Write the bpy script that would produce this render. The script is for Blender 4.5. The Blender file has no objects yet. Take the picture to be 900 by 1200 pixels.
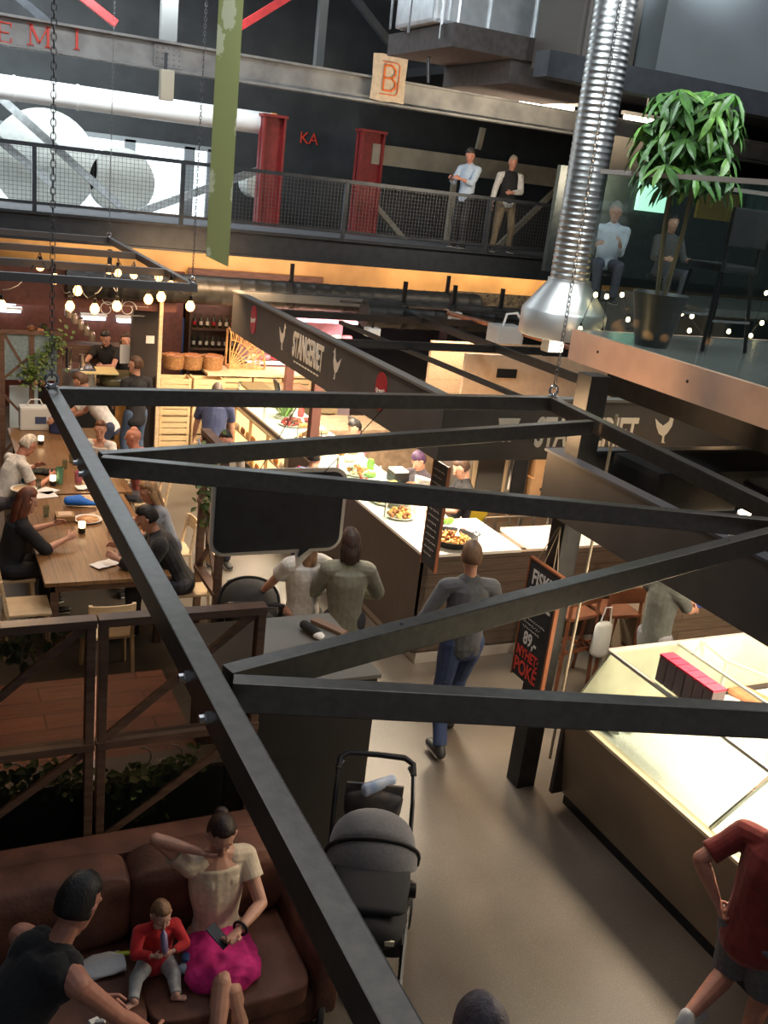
import bpy, bmesh, math, random
from mathutils import Vector, Matrix, Euler, Quaternion, noise
random.seed(7)
PI = math.pi
S = bpy.context.scene
COL = S.collection
TMP = bpy.data.scenes.new('workshop')
def bake(o):
    TMP.collection.objects.link(o)
    with bpy.context.temp_override(scene=TMP, view_layer=TMP.view_layers[0]):
        dg = bpy.context.evaluated_depsgraph_get()
        me = bpy.data.meshes.new_from_object(o.evaluated_get(dg))
    bpy.data.objects.remove(o)
    return me

# ------------------------------------------------------------------ camera
FPX, EYE = 1150.0, 4.6
def _cam_basis():
    def d(px, py):
        return Vector((px-450, -(py-600), -FPX)).normalized()
    up = -d(40, 4027)
    yy = d(-108, 152); yy = (yy - up*yy.dot(up)).normalized()
    xx = yy.cross(up)
    return Matrix((xx, yy, up))
RC = _cam_basis()
cd = bpy.data.cameras.new('camera'); cam = bpy.data.objects.new('camera', cd); COL.objects.link(cam)
cam.matrix_world = Matrix.Translation((0, 0, EYE)) @ RC.to_4x4()
cd.sensor_fit = 'VERTICAL'; cd.sensor_height = 36; cd.sensor_width = 27; cd.lens = 36*FPX/1200
cd.clip_start = 0.05; cd.clip_end = 200
S.camera = cam
def at(px, py, x=None, y=None, z=None):
    """point of a wall, floor or table plane seen along a measured sight line"""
    r = RC @ Vector((px-450, -(py-600), -FPX)); c = Vector((0, 0, EYE))
    if z is not None: t = (z-EYE)/r.z
    elif y is not None: t = y/r.y
    else: t = x/r.x
    return c + r*t

# ------------------------------------------------------------------ materials
MATS = {}
def mat(name, col, rough=.6, metal=0., var=.0, scale=12., bump=0., bscale=None, spec=.5, col2=None, emit=None, estr=0., stretch=None, coat=0., trans=0., alpha=1., sheen=0.):
    if name in MATS: return MATS[name]
    m = bpy.data.materials.new(name); m.use_nodes = True
    nt = m.node_tree; b = nt.nodes['Principled BSDF']
    c = (*col, 1)
    b.inputs['Base Color'].default_value = c
    b.inputs['Roughness'].default_value = rough; b.inputs['Metallic'].default_value = metal
    b.inputs['Specular IOR Level'].default_value = spec
    if coat: b.inputs['Coat Weight'].default_value = coat
    if sheen: b.inputs['Sheen Weight'].default_value = sheen
    if trans: b.inputs['Transmission Weight'].default_value = trans
    if alpha < 1: b.inputs['Alpha'].default_value = alpha
    if emit: b.inputs['Emission Color'].default_value = (*emit, 1); b.inputs['Emission Strength'].default_value = estr
    tc = nt.nodes.new('ShaderNodeTexCoord'); mp = nt.nodes.new('ShaderNodeMapping')
    if stretch: mp.inputs['Scale'].default_value = stretch
    nt.links.new(tc.outputs['Object'], mp.inputs[0])
    nz = nt.nodes.new('ShaderNodeTexNoise'); nz.inputs['Scale'].default_value = scale; nz.inputs['Detail'].default_value = 5
    nt.links.new(mp.outputs[0], nz.inputs[0])
    if var or col2:
        c2 = col2 if col2 else tuple(max(0, k*(1-var)) for k in col)
        c1 = col if col2 else tuple(min(1, k*(1+var)) for k in col)
        r = nt.nodes.new('ShaderNodeValToRGB')
        r.color_ramp.elements[0].position = .35; r.color_ramp.elements[1].position = .65
        r.color_ramp.elements[0].color = (*c1, 1); r.color_ramp.elements[1].color = (*c2, 1)
        nt.links.new(nz.outputs[0], r.inputs[0]); nt.links.new(r.outputs[0], b.inputs['Base Color'])
    if bump:
        bn = nt.nodes.new('ShaderNodeTexNoise'); bn.inputs['Scale'].default_value = bscale or scale*4; bn.inputs['Detail'].default_value = 4
        nt.links.new(mp.outputs[0], bn.inputs[0])
        bp = nt.nodes.new('ShaderNodeBump'); bp.inputs['Strength'].default_value = bump; bp.inputs['Distance'].default_value = .01
        nt.links.new(bn.outputs[0], bp.inputs['Height']); nt.links.new(bp.outputs[0], b.inputs['Normal'])
    MATS[name] = m; return m
def planks(name, c1, c2, cm, width=.14, length=1.2, axis=0, rough=.55, bump=.2):
    """boards: brick texture with running grain"""
    if name in MATS: return MATS[name]
    m = mat(name, c1, rough); nt = m.node_tree; b = nt.nodes['Principled BSDF']
    tc = nt.nodes.new('ShaderNodeTexCoord'); mp = nt.nodes.new('ShaderNodeMapping')
    mp.inputs['Rotation'].default_value = axis if isinstance(axis, tuple) else (0, 0, axis)
    br = nt.nodes.new('ShaderNodeTexBrick'); br.inputs['Scale'].default_value = 1
    br.inputs['Brick Width'].default_value = length; br.inputs['Row Height'].default_value = width
    br.inputs['Mortar Size'].default_value = .004; br.inputs['Color1'].default_value = (*c1, 1); br.inputs['Color2'].default_value = (*c2, 1); br.inputs['Mortar'].default_value = (*cm, 1)
    nt.links.new(tc.outputs['Object'], mp.inputs[0]); nt.links.new(mp.outputs[0], br.inputs[0])
    m2 = nt.nodes.new('ShaderNodeMapping'); m2.inputs['Scale'].default_value = (2, 40, 40)
    nz = nt.nodes.new('ShaderNodeTexNoise'); nz.inputs['Scale'].default_value = 1.5; nz.inputs['Detail'].default_value = 6
    nt.links.new(mp.outputs[0], m2.inputs[0]); nt.links.new(m2.outputs[0], nz.inputs[0])
    mx = nt.nodes.new('ShaderNodeMix'); mx.data_type = 'RGBA'; mx.blend_type = 'MULTIPLY'; mx.inputs[0].default_value = .75
    rp = nt.nodes.new('ShaderNodeValToRGB'); rp.color_ramp.elements[0].position = .3; rp.color_ramp.elements[0].color = (.45, .42, .4, 1); rp.color_ramp.elements[1].position = .65
    nt.links.new(nz.outputs[0], rp.inputs[0]); nt.links.new(br.outputs[0], mx.inputs[6]); nt.links.new(rp.outputs[0], mx.inputs[7])
    nt.links.new(mx.outputs[2], b.inputs['Base Color'])
    bp = nt.nodes.new('ShaderNodeBump'); bp.inputs['Strength'].default_value = bump; bp.inputs['Distance'].default_value = .01
    nt.links.new(nz.outputs[0], bp.inputs['Height']); nt.links.new(bp.outputs[0], b.inputs['Normal'])
    return m
def glass(name, col=(.9, .97, .95), rough=.03, mixt=.8):
    """thin pane: part clear, part reflecting"""
    if name in MATS: return MATS[name]
    m = bpy.data.materials.new(name); m.use_nodes = True; nt = m.node_tree
    for n in list(nt.nodes): nt.nodes.remove(n)
    o = nt.nodes.new('ShaderNodeOutputMaterial'); t = nt.nodes.new('ShaderNodeBsdfTransparent'); t.inputs[0].default_value = (*col, 1)
    g = nt.nodes.new('ShaderNodeBsdfPrincipled'); g.inputs['Roughness'].default_value = rough; g.inputs['Base Color'].default_value = (.02, .03, .03, 1)
    g.inputs['Specular IOR Level'].default_value = .9
    mx = nt.nodes.new('ShaderNodeMixShader'); mx.inputs[0].default_value = 1-mixt
    nt.links.new(t.outputs[0], mx.inputs[1]); nt.links.new(g.outputs[0], mx.inputs[2]); nt.links.new(mx.outputs[0], o.inputs[0])
    MATS[name] = m; return m
def glow(name, col, s):
    if name in MATS: return MATS[name]
    m = bpy.data.materials.new(name); m.use_nodes = True; b = m.node_tree.nodes['Principled BSDF']
    b.inputs['Base Color'].default_value = (*col, 1); b.inputs['Emission Color'].default_value = (*col, 1); b.inputs['Emission Strength'].default_value = s
    MATS[name] = m; return m

STEEL = mat('dark_bronze_steel', (.165, .145, .12), .28, .6, var=.12, scale=30, bump=.03)
BLACKM = mat('black_metal', (.018, .018, .019), .4, .4, var=.2)
ZINC = mat('galvanised_steel', (.55, .57, .58), .3, 1, var=.12, scale=9)
CHROME = mat('polished_steel', (.7, .7, .7), .16, 1)
GREYBOARD = mat('dark_grey_board', (.075, .07, .066), .65, var=.1, scale=4, bump=.05)
WHITE = mat('white_paint', (.75, .74, .7), .5)
CREAMTXT = mat('cream_lettering', (.8, .76, .66), .6)
REDP = mat('red_paint', (.5, .03, .03), .5, var=.15)
RUST = mat('tan_fascia_board', (.62, .37, .25), .5, var=.1, scale=3, bump=.04)
PALEWOOD = mat('pale_birch', (.62, .47, .29), .45, var=.12, scale=6, stretch=(1, 1, 8), bump=.05)
DARKWOOD = mat('dark_stained_wood', (.12, .07, .05), .55, var=.3, scale=5, stretch=(1, 1, 6), bump=.15)
LEATHER = mat('brown_leather', (.115, .047, .03), .62, var=.3, scale=5, bump=.35, bscale=45, spec=.35)
BLACKF = mat('black_fabric', (.012, .012, .013), .85, var=.2, bump=.2, bscale=200)
CHARF = mat('charcoal_fabric', (.075, .075, .085), .9, var=.15, scale=60, bump=.2, bscale=300, sheen=.3)
RUBBER = mat('black_rubber', (.02, .02, .02), .7)
LEAF = mat('leaf_green', (.07, .2, .03), .45, var=.4, scale=9)
LEAF2 = mat('leaf_light', (.16, .36, .05), .4, var=.35, scale=9)
IVY = mat('ivy_leaf', (.05, .11, .02), .5, col2=(.12, .17, .03), scale=6)
GLASS = glass('clear_glass')
GGLASS = glass('green_tinted_glass', (.93, .97, .95), .03, .9)
SKIN = mat('skin', (.55, .29, .2), .5, var=.08, scale=20)
SKINR = mat('ruddy_skin', (.5, .22, .15), .5, var=.1, scale=20)
SKINB = mat('baby_skin', (.62, .35, .26), .5, var=.06, scale=20)

# ------------------------------------------------------------------ mesh builder
class MB:
    def __init__(s): s.bm = bmesh.new()
    def box(s, c, d, rot=None, bev=0., mi=0):
        M = Matrix.Translation(Vector(c)) @ (rot.to_4x4() if rot else Matrix.Identity(4)) @ Matrix.Diagonal((d[0], d[1], d[2], 1))
        r = bmesh.ops.create_cube(s.bm, size=1, matrix=M); vs = r['verts']
        fs = {f for v in vs for f in v.link_faces}
        for f in fs: f.material_index = mi
        if bev > 0:
            es = list({e for v in vs for e in v.link_edges})
            rb = bmesh.ops.bevel(s.bm, geom=es, offset=bev, segments=2, profile=.7, affect='EDGES')
            for f in rb['faces']: f.material_index = mi
        return s
    def span(s, a, b, bev=0., mi=0):
        a, b = Vector(a), Vector(b)
        return s.box((a+b)/2, tuple(abs(k) for k in (b-a)), bev=bev, mi=mi)
    def beam(s, p0, p1, w, h, up=(0, 0, 1), bev=0., mi=0):
        p0, p1 = Vector(p0), Vector(p1); d = (p1-p0); L = d.length; d.normalize()
        u = Vector(up); x = d.cross(u)
        if x.length < 1e-4: x = Vector((1, 0, 0))
        x.normalize(); u = x.cross(d)
        return s.box((p0+p1)/2, (w, L, h), Matrix((x, d, u)).transposed(), bev, mi)
    def loft(s, secs, side=(1, 0, 0), n=12, mi=0, round_=True):
        """secs: (point, r_side, r_other); elliptic tube with rounded ends"""
        secs = [(Vector(p), a, b) for p, a, b in secs]
        if round_:
            d0 = (secs[0][0]-secs[1][0]).normalized(); d1 = (secs[-1][0]-secs[-2][0]).normalized()
            pre = [(secs[0][0]+d0*min(secs[0][1], secs[0][2])*k, secs[0][1]*q, secs[0][2]*q) for k, q in ((.98, .15), (.8, .6), (.45, .89))]
            post = [(secs[-1][0]+d1*min(secs[-1][1], secs[-1][2])*k, secs[-1][1]*q, secs[-1][2]*q) for k, q in ((.45, .89), (.8, .6), (.98, .15))]
            secs = pre+secs+post
        rings = []
        for i, (p, a, b) in enumerate(secs):
            d = secs[min(i+1, len(secs)-1)][0]-secs[max(i-1, 0)][0]; d.normalize()
            sd = Vector(side); sd = sd-d*sd.dot(d)
            if sd.length < 1e-3: sd = d.orthogonal()
            sd.normalize(); o = d.cross(sd)
            rings.append([s.bm.verts.new(p+sd*a*math.cos(2*PI*k/n)+o*b*math.sin(2*PI*k/n)) for k in range(n)])
        for r0, r1 in zip(rings, rings[1:]):
            for k in range(n):
                f = s.bm.faces.new((r0[k], r0[(k+1) % n], r1[(k+1) % n], r1[k])); f.material_index = mi
        f = s.bm.faces.new(rings[0][::-1]); f.material_index = mi
        f = s.bm.faces.new(rings[-1]); f.material_index = mi
        return s
    def cyl(s, p0, p1, r0, r1=None, n=16, mi=0):
        r1 = r0 if r1 is None else r1
        return s.loft([(p0, r0, r0), (p1, r1, r1)], Vector(Vector(p1)-Vector(p0)).orthogonal(), n, mi, False)
    def cap(s, p0, p1, r0, r1=None, n=12, mi=0):
        r1 = r0 if r1 is None else r1
        if (Vector(p1)-Vector(p0)).length < 1e-5: p1 = Vector(p0)+Vector((0, 0, .001))
        return s.loft([(p0, r0, r0), (p1, r1, r1)], Vector(Vector(p1)-Vector(p0)).orthogonal(), n, mi, True)
    def tube(s, pts, r, n=8, mi=0):
        pts = [Vector(p) for p in pts]; 
        sd = (pts[1]-pts[0]).orthogonal().normalized(); rings = []
        for i, p in enumerate(pts):
            d = (pts[min(i+1, len(pts)-1)]-pts[max(i-1, 0)]).normalized()
            sd = (sd-d*sd.dot(d)).normalized(); o = d.cross(sd)
            rings.append([s.bm.verts.new(p+(sd*math.cos(2*PI*k/n)+o*math.sin(2*PI*k/n))*r) for k in range(n)])
        for r0, r1 in zip(rings, rings[1:]):
            for k in range(n):
                f = s.bm.faces.new((r0[k], r0[(k+1) % n], r1[(k+1) % n], r1[k])); f.material_index = mi
        s.bm.faces.new(rings[0][::-1]).material_index = mi; s.bm.faces.new(rings[-1]).material_index = mi
        return s
    def ball(s, c, r, seg=14, mi=0, M=None):
        r = (r, r, r) if isinstance(r, (int, float)) else r
        T = Matrix.Translation(Vector(c)) @ (M.to_4x4() if M else Matrix.Identity(4)) @ Matrix.Diagonal((*r, 1))
        q = bmesh.ops.create_uvsphere(s.bm, u_segments=seg, v_segments=max(6, seg*2//3), radius=1, matrix=T)
        for f in {f for v in q['verts'] for f in v.link_faces}: f.material_index = mi
        return s
    def lathe(s, prof, c=(0, 0, 0), n=20, mi=0, M=None):
        c = Vector(c); M = M or Matrix.Identity(3); rings = []
        for r, z in prof:
            rings.append([s.bm.verts.new(c+M @ Vector((max(r, .0004)*math.cos(2*PI*k/n), max(r, .0004)*math.sin(2*PI*k/n), z))) for k in range(n)])
        for r0, r1 in zip(rings, rings[1:]):
            for k in range(n): s.bm.faces.new((r0[k], r0[(k+1) % n], r1[(k+1) % n], r1[k])).material_index = mi
        s.bm.faces.new(rings[0][::-1]).material_index = mi; s.bm.faces.new(rings[-1]).material_index = mi
        return s
    def prism(s, poly, o, u, v, t, mi=0):
        """polygon in plane (o,u,v) given thickness t"""
        o, u, v = Vector(o), Vector(u).normalized(), Vector(v).normalized(); w = u.cross(v)*t
        a = [s.bm.verts.new(o+u*x+v*y) for x, y in poly]; b = [s.bm.verts.new(o+u*x+v*y+w) for x, y in poly]
        n = len(poly)
        s.bm.faces.new(a[::-1]).material_index = mi; s.bm.faces.new(b).material_index = mi
        for k in range(n): s.bm.faces.new((a[k], a[(k+1) % n], b[(k+1) % n], b[k])).material_index = mi
        return s
    def leaf(s, p, d, up, L, W, mi=0, bend=.3):
        p, d, up = Vector(p), Vector(d).normalized(), Vector(up); sd = d.cross(up)
        if sd.length < 1e-3: sd = d.orthogonal()
        sd.normalize(); nrm = sd.cross(d)
        rows = []
        for t, w in ((0, .08), (.3, .8), (.6, 1.), (.85, .5), (1, .02)):
            c = p+d*L*t-nrm*bend*L*t*t
            rows.append((s.bm.verts.new(c-sd*W*w/2), s.bm.verts.new(c-nrm*W*.1*w), s.bm.verts.new(c+sd*W*w/2)))
        for a, b in zip(rows, rows[1:]):
            for k in (0, 1): s.bm.faces.new((a[k], a[k+1], b[k+1], b[k])).material_index = mi
        return s
    def mesh(s, name, smooth=False):
        bmesh.ops.recalc_face_normals(s.bm, faces=s.bm.faces)
        me = bpy.data.meshes.new(name); s.bm.to_mesh(me); s.bm.free()
        if smooth:
            for p in me.polygons: p.use_smooth = True
        return me
    def obj(s, name, m, parent=None, smooth=False, label=None, kind=None):
        me = s.mesh(name, smooth)
        for k in (m if isinstance(m, (list, tuple)) else [m]): me.materials.append(k)
        if smooth == 'auto':
            try: me.set_sharp_from_angle(angle=math.radians(40))
            except Exception: pass
        o = bpy.data.objects.new(name, me); COL.objects.link(o)
        adopt(o, parent)
        if label: o['label'] = label
        if kind: o['kind'] = kind
        return o
def world_of(o):
    M = o.matrix_basis.copy()
    if o.parent: M = world_of(o.parent) @ o.matrix_parent_inverse @ M
    return M
def adopt(o, parent):
    if parent:
        o.parent = parent; o.matrix_parent_inverse = world_of(parent).inverted()
def thing(name, label, cat, loc=(0, 0, 0), group=None):
    o = bpy.data.objects.new(name, None); COL.objects.link(o); o.location = loc; o.empty_display_size = .1
    o['label'] = label; o['category'] = cat
    if group: o['group'] = group
    return o
def tag(o, label, cat, group=None, kind=None):
    o['label'] = label; o['category'] = cat
    if group: o['group'] = group
    if kind: o['kind'] = kind
    return o
def struct(o): o['kind'] = 'structure'; return o
def dup(root, loc=None, rz=None, label=None, group=None, scale=None):
    def cp(o, par):
        c = o.copy(); COL.objects.link(c)
        if par: c.parent = par
        for k in list(o.children): cp(k, c)
        return c
    r = cp(root, None)
    if loc is not None: r.location = loc
    if rz is not None: r.rotation_euler = (0, 0, rz)
    if scale: r.scale = (scale,)*3 if isinstance(scale, (int, float)) else scale
    if label: r['label'] = label
    if group: r['group'] = group
    return r
def text_mesh(body, size, depth=.004, squeeze=1., bold=0., M=None, space=1.):
    cu = bpy.data.curves.new('lettering', 'FONT'); cu.body = body; cu.size = size; cu.extrude = depth; cu.offset = bold
    cu.align_x = 'CENTER'; cu.align_y = 'CENTER'; cu.resolution_u = 3; cu.space_character = space
    me = bake(bpy.data.objects.new('lettering', cu))
    me.transform(Matrix.Diagonal((squeeze, 1, 1, 1)))
    if M: me.transform(M)
    return me
def frame_M(o, u, v):
    o, u, v = Vector(o), Vector(u).normalized(), Vector(v).normalized(); w = u.cross(v)
    M = Matrix((u, v, w)).transposed().to_4x4(); M.translation = o; return M
def lettering(body, size, o, u, v, m, parent, name='lettering', **k):
    me = text_mesh(body, size, M=frame_M(o, u, v), **k); me.name = name; me.materials.clear(); me.materials.append(m)
    ob = bpy.data.objects.new(name, me); COL.objects.link(ob); adopt(ob, parent); return ob
def remeshed(bm_mb, voxel, name, smooth=True, it=2):
    me = bm_mb.mesh(name); o = bpy.data.objects.new(name, me)
    r = o.modifiers.new('r', 'REMESH'); r.mode = 'VOXEL'; r.voxel_size = voxel; r.use_smooth_shade = True
    if it:
        sm = o.modifiers.new('s', 'SMOOTH'); sm.iterations = it; sm.factor = .5
    out = bake(o)
    for p in out.polygons: p.use_smooth = True
    out.name = name
    return out
def link_mesh(me, name, m, parent, label=None):
    me.materials.clear(); me.materials.append(m)
    o = bpy.data.objects.new(name, me); COL.objects.link(o); adopt(o, parent)
    if label: o['label'] = label
    return o
def rumple(me, f):
    ns = [v.normal.copy() for v in me.vertices]
    for v, n in zip(me.vertices, ns): v.co = v.co+n*f(v.co)
def lamp(name, kind, loc, power, col=(1, .75, .45), size=.3, rot=None, size_y=None, spot=None, blend=.6, target=None):
    l = bpy.data.lights.new(name, kind); l.energy = power; l.color = col
    if kind == 'AREA':
        l.size = size
        if size_y: l.shape = 'RECTANGLE'; l.size_y = size_y
    elif kind != 'SUN': l.shadow_soft_size = size
    if spot: l.spot_size = math.radians(spot); l.spot_blend = blend
    o = bpy.data.objects.new(name, l); COL.objects.link(o); o.location = loc
    if rot: o.rotation_euler = rot
    if target is not None: o.rotation_euler = (Vector(target)-Vector(loc)).to_track_quat('-Z', 'Y').to_euler()
    return o

# ------------------------------------------------------------------ people
def two_bone(a, t, l1, l2, pole):
    a, t, pole = Vector(a), Vector(t), Vector(pole); d = t-a; L = d.length
    if L > (l1+l2)*.995: t = a+d.normalized()*(l1+l2)*.995; d = t-a; L = d.length
    if L < abs(l1-l2)+.02: t = a+d.normalized()*(abs(l1-l2)+.02); d = t-a; L = d.length
    x = (l1*l1-l2*l2+L*L)/(2*L); h = math.sqrt(max(0, l1*l1-x*x)); dn = d.normalized()
    p = pole-dn*pole.dot(dn)
    if p.length < 1e-4: p = dn.orthogonal()
    return a+dn*x+p.normalized()*h, t
def hand_into(mb, w, d, palm, s, left, curl=.5, spread=.18):
    d = Vector(d).normalized(); pn = Vector(palm); pn = (pn-d*pn.dot(d)).normalized(); sd = d.cross(pn)*(1 if left else -1)
    fd = .0085*s
    mb.loft([(w, .026*s, .02*s), (w+d*.03*s, .034*s, .016*s), (w+d*.075*s, .04*s, .014*s)], sd, 10)
    for k, (off, L) in enumerate(((-.028, .068), (-.0095, .077), (.0095, .072), (.027, .056))):
        b = w+d*.078*s+sd*off*s; ang = curl
        dd = (d+sd*off*spread*8).normalized(); p = b
        for seg, fr in enumerate((.45, .32, .26)):
            ang2 = curl*(seg+.6)
            q = p+(dd*math.cos(ang2)+pn*math.sin(ang2))*L*s*fr
            mb.cap(p, q, fd*(1-.1*seg), fd*(.93-.1*seg), 8); p = q
    b = w+d*.025*s-sd*.024*s
    q = b+(d*.6-sd*.65+pn*.35).normalized()*.042*s; mb.cap(b, q, .012*s, .0105*s, 8)
    mb.cap(q, q+(d*.85-sd*.15+pn*.4).normalized()*.034*s, .0105*s, .0085*s, 8)
def person(label, loc, rz, H=1.75, hair=(.05, .03, .02), style='short', skin=None, top=(.2, .2, .2), sleeve=.5, bottom=(.05, .06, .1), legs=1., shoe=(.03, .03, .03),
           pelvis=(0, 0, .93), lean=0., side=0., twist=0., look=(0, 0), hl=None, hr=None, el=(-.3, -1, -.3), er=(.3, -1, -.3), fl=(-.1, .05, 0), fr=(.1, -.05, 0),
           kl=(-.1, 1, 0), kr=(.1, 1, 0), female=False, voxel=.011, topm=None, botm=None, skirt=None, neck='crew', curl=.5, palml=None, palmr=None, baby=False, fat=1., toe=None, names=('shirt', 'trousers'), shoes=True, group=None, loose=1., hem=0.):
    skin = skin or SKIN
    s = H/1.75
    T = Matrix.Translation(Vector(loc)) @ Matrix.Rotation(rz, 4, 'Z')
    root = thing('person', label, 'person', (0, 0, 0), group); root.matrix_basis = T
    V = lambda p: Vector(p)*s
    hz = 1.35 if baby else 1.
    pel = V(pelvis); la, sa = math.radians(lean), math.radians(side)
    up = Vector((math.sin(sa), math.sin(la)*math.cos(sa), math.cos(la)*math.cos(sa))).normalized()
    sd = Vector((math.cos(math.radians(twist)), math.sin(math.radians(twist)), 0)); sd = (sd-up*sd.dot(up)).normalized(); fw = up.cross(sd)
    sh = (.165 if female else .19)*s*(.95 if baby else 1)*fat**.5; hipw = (.1 if female else .095)*s
    chest = pel+up*.34*s; neckb = pel+up*.52*s; 
    head_up = (up*.55+Vector((0, 0, 1))*.45).normalized()
    neckt = neckb+(head_up+fw*.12)*.075*s
    yaw, pit = math.radians(look[0]), math.radians(look[1])
    Rh = Matrix.Rotation(yaw, 3, 'Z')
    f0 = Rh @ Vector((fw.x, fw.y, 0)).normalized() if Vector((fw.x, fw.y, 0)).length > .1 else Vector((0, 1, 0))
    hs = Vector((f0.y, -f0.x, 0)); hf = (f0*math.cos(pit)+Vector((0, 0, 1))*math.sin(pit)).normalized(); hu = hs.cross(hf)
    HM = Matrix((hs, hf, hu)).transposed()
    k = s*hz*1.0
    hc = neckt+hu*.1*k+hf*.02*k
    # --- one continuous skin surface
    mb = MB()
    mb.loft([(pel-up*.02*s, .13*s*fat, .1*s*fat), (pel+up*.12*s, (.115 if female else .135)*s*fat, .088*s*fat), (chest, .15*s*fat, .1*s*fat), (chest+up*.11*s, .15*s*fat, .09*s*fat), (neckb-up*.02*s, .09*s, .06*s)], sd, 14)
    if female: 
        for q in (-1, 1): mb.ball(chest+up*.02*s+sd*q*.062*s+fw*.045*s, .06*s, 10)
    mb.cap(neckb-up*.03*s, neckt+hu*.02*s, .055*s, .05*s*(1.1 if baby else 1))
    # head
    def hp(x, y, z): return hc+HM @ Vector((x, y, z))*k
    mb.loft([(hp(0, .03, -.115), .03*k, .03*k), (hp(0, .022, -.09), .05*k, .055*k), (hp(0, .008, -.05), .064*k, .078*k), (hp(0, 0, 0), .073*k, .09*k), (hp(0, -.006, .04), .075*k, .094*k), (hp(0, -.008, .07), .066*k, .08*k), (hp(0, -.008, .092), .042*k, .052*k)], hs, 16)
    mb.cap(hp(0, .088, .01), hp(0, .104, -.03), .009*k, .014*k, 8)                       # nose
    mb.cap(hp(-.02, .078, -.062), hp(.02, .078, -.062), .009*k, .009*k, 8)              # lips
    mb.cap(hp(-.045, .072, .028), hp(.045, .072, .028), .011*k, .011*k, 8)              # brow
    mb.ball(hp(0, .072, -.098), .018*k, 8)
    if baby:
        for q in (-1, 1): mb.ball(hp(q*.036, .05, -.06), .034*k, 8)
    for q in (-1, 1): mb.loft([(hp(q*.074, 0, -.025), .008*k, .014*k), (hp(q*.082, -.006, .02), .009*k, .02*k)], hs, 8)
    # arms
    al = 1. if not baby else .8
    if hl is None: hl = (-.24, .08, .82)
    if hr is None: hr = (.24, .08, .82)
    arms = []
    for q, h, pole, pv in ((-1, hl, el, palml), (1, hr, er, palmr)):
        so = neckb-up*.065*s+sd*q*sh
        e, w = two_bone(so, V(h), .285*s*al, .255*s*al, Vector(pole))
        arms.append((so, e, w))
        mb.cap(neckb-up*.04*s+sd*q*.05*s, so, .058*s, .056*s*fat)
        mb.cap(so, e, .05*s*fat, .038*s*fat); mb.loft([(e, .04*s*fat, .036*s*fat), (e.lerp(w, .3), .042*s*fat, .038*s*fat), (w, .026*s, .022*s)], (w-e).orthogonal(), 12)
        hd = (w-e).normalized()
        pvv = Vector(pv) if pv is not None else (-sd*q+Vector((0, 0, -.3)))
        hand_into(mb, w, hd, pvv, s*(.85 if baby else 1), q < 0, curl)
    lg = []
    for q, f, pole in ((-1, fl, kl), (1, fr, kr)):
        hj = pel+sd*q*hipw-up*.02*s
        kn, an = two_bone(hj, V(f)+Vector((0, 0, .085*s)), .43*s*(.6 if baby else 1), .42*s*(.6 if baby else 1), Vector(pole))
        lg.append((hj, kn, an))
        mb.cap(hj, kn, .082*s*fat, .056*s*fat); mb.loft([(kn, .055*s*fat, .055*s*fat), (kn.lerp(an, .3), .056*s*fat, .056*s*fat), (an, .036*s, .036*s)], (an-kn).orthogonal(), 12)
        fdv = Vector(pole); fdv.z = 0
        fdv = (fdv-Vector((0, 0, 0))).normalized() if fdv.length > .1 else Vector((0, 1, 0))
        if toe: fdv = Vector(toe).normalized()
        sh_dn = (an-kn).normalized(); tip = an+fdv*.15*s*(.6 if baby else 1)+Vector((0, 0, -.045*s)); heel = an-fdv*.03*s+Vector((0, 0, -.045*s))
        lg[-1] = (hj, kn, an, heel, tip, fdv)
        mb.cap(an, heel, .036*s, .034*s); mb.loft([(heel, .034*s, .03*s), (tip, .042*s, .022*s)], fdv.cross(Vector((0, 0, 1))), 10)
    body = link_mesh(remeshed(mb, voxel*.8, 'body'), 'body', skin, None)
    kids = [body]
    # face details
    for q in (-1, 1):
        e = MB(); e.ball(hp(q*.029, .083, .008), (.011*k, .006*k, .0055*k), 8, M=HM); e.ball(hp(q*.029, .0875, .008), .0042*k, 6, mi=1)
        kids.append(e.obj('eye', [mat('eye_white', (.45, .38, .34), .3), mat('eye_dark', (.02, .015, .01), .2)], smooth=True))
    e = MB(); e.loft([(hp(-.022, .0835, -.06), .003*k, .003*k), (hp(0, .0885, -.0625), .007*k, .005*k), (hp(.022, .0835, -.06), .003*k, .003*k)], hu, 8)
    kids.append(e.obj('lips', mat('lip_red', (.36, .1, .08), .45), smooth=True))
    # hair
    if style != 'bald':
        hm = mat('hair_%02d%02d%02d' % tuple(int(c*99) for c in hair), hair, .5, var=.35, scale=25, bump=.5, bscale=90, stretch=(1, 1, .3))
        hb = MB(); q = bmesh.ops.create_uvsphere(hb.bm, u_segments=28, v_segments=18, radius=1)
        thick = {'short': 1.07, 'buzz': 1.025, 'long': 1.12, 'bun': 1.08, 'bob': 1.14, 'cap': 1.1, 'hood': 1.3}[style]
        for v in q['verts']:
            x, y, z = v.co; r = thick
            line = .42 if style != 'cap' else .3
            face = y > .05 and z < line+.2*(1-abs(x)) and style != 'hood'
            low = z < (-.4 if style in ('short', 'buzz', 'bun', 'cap') else -.65) and style != 'hood'
            if face: r = .7
            if low: r = min(r, .8)
            nn = noise.noise(v.co*5)*.035*(1 if r > 1 else 0)
            v.co = hc+HM @ Vector((x*.08*(r+nn), y*.103*(r+nn)-.008, z*.126*(r+nn)+.014))*k
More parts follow.
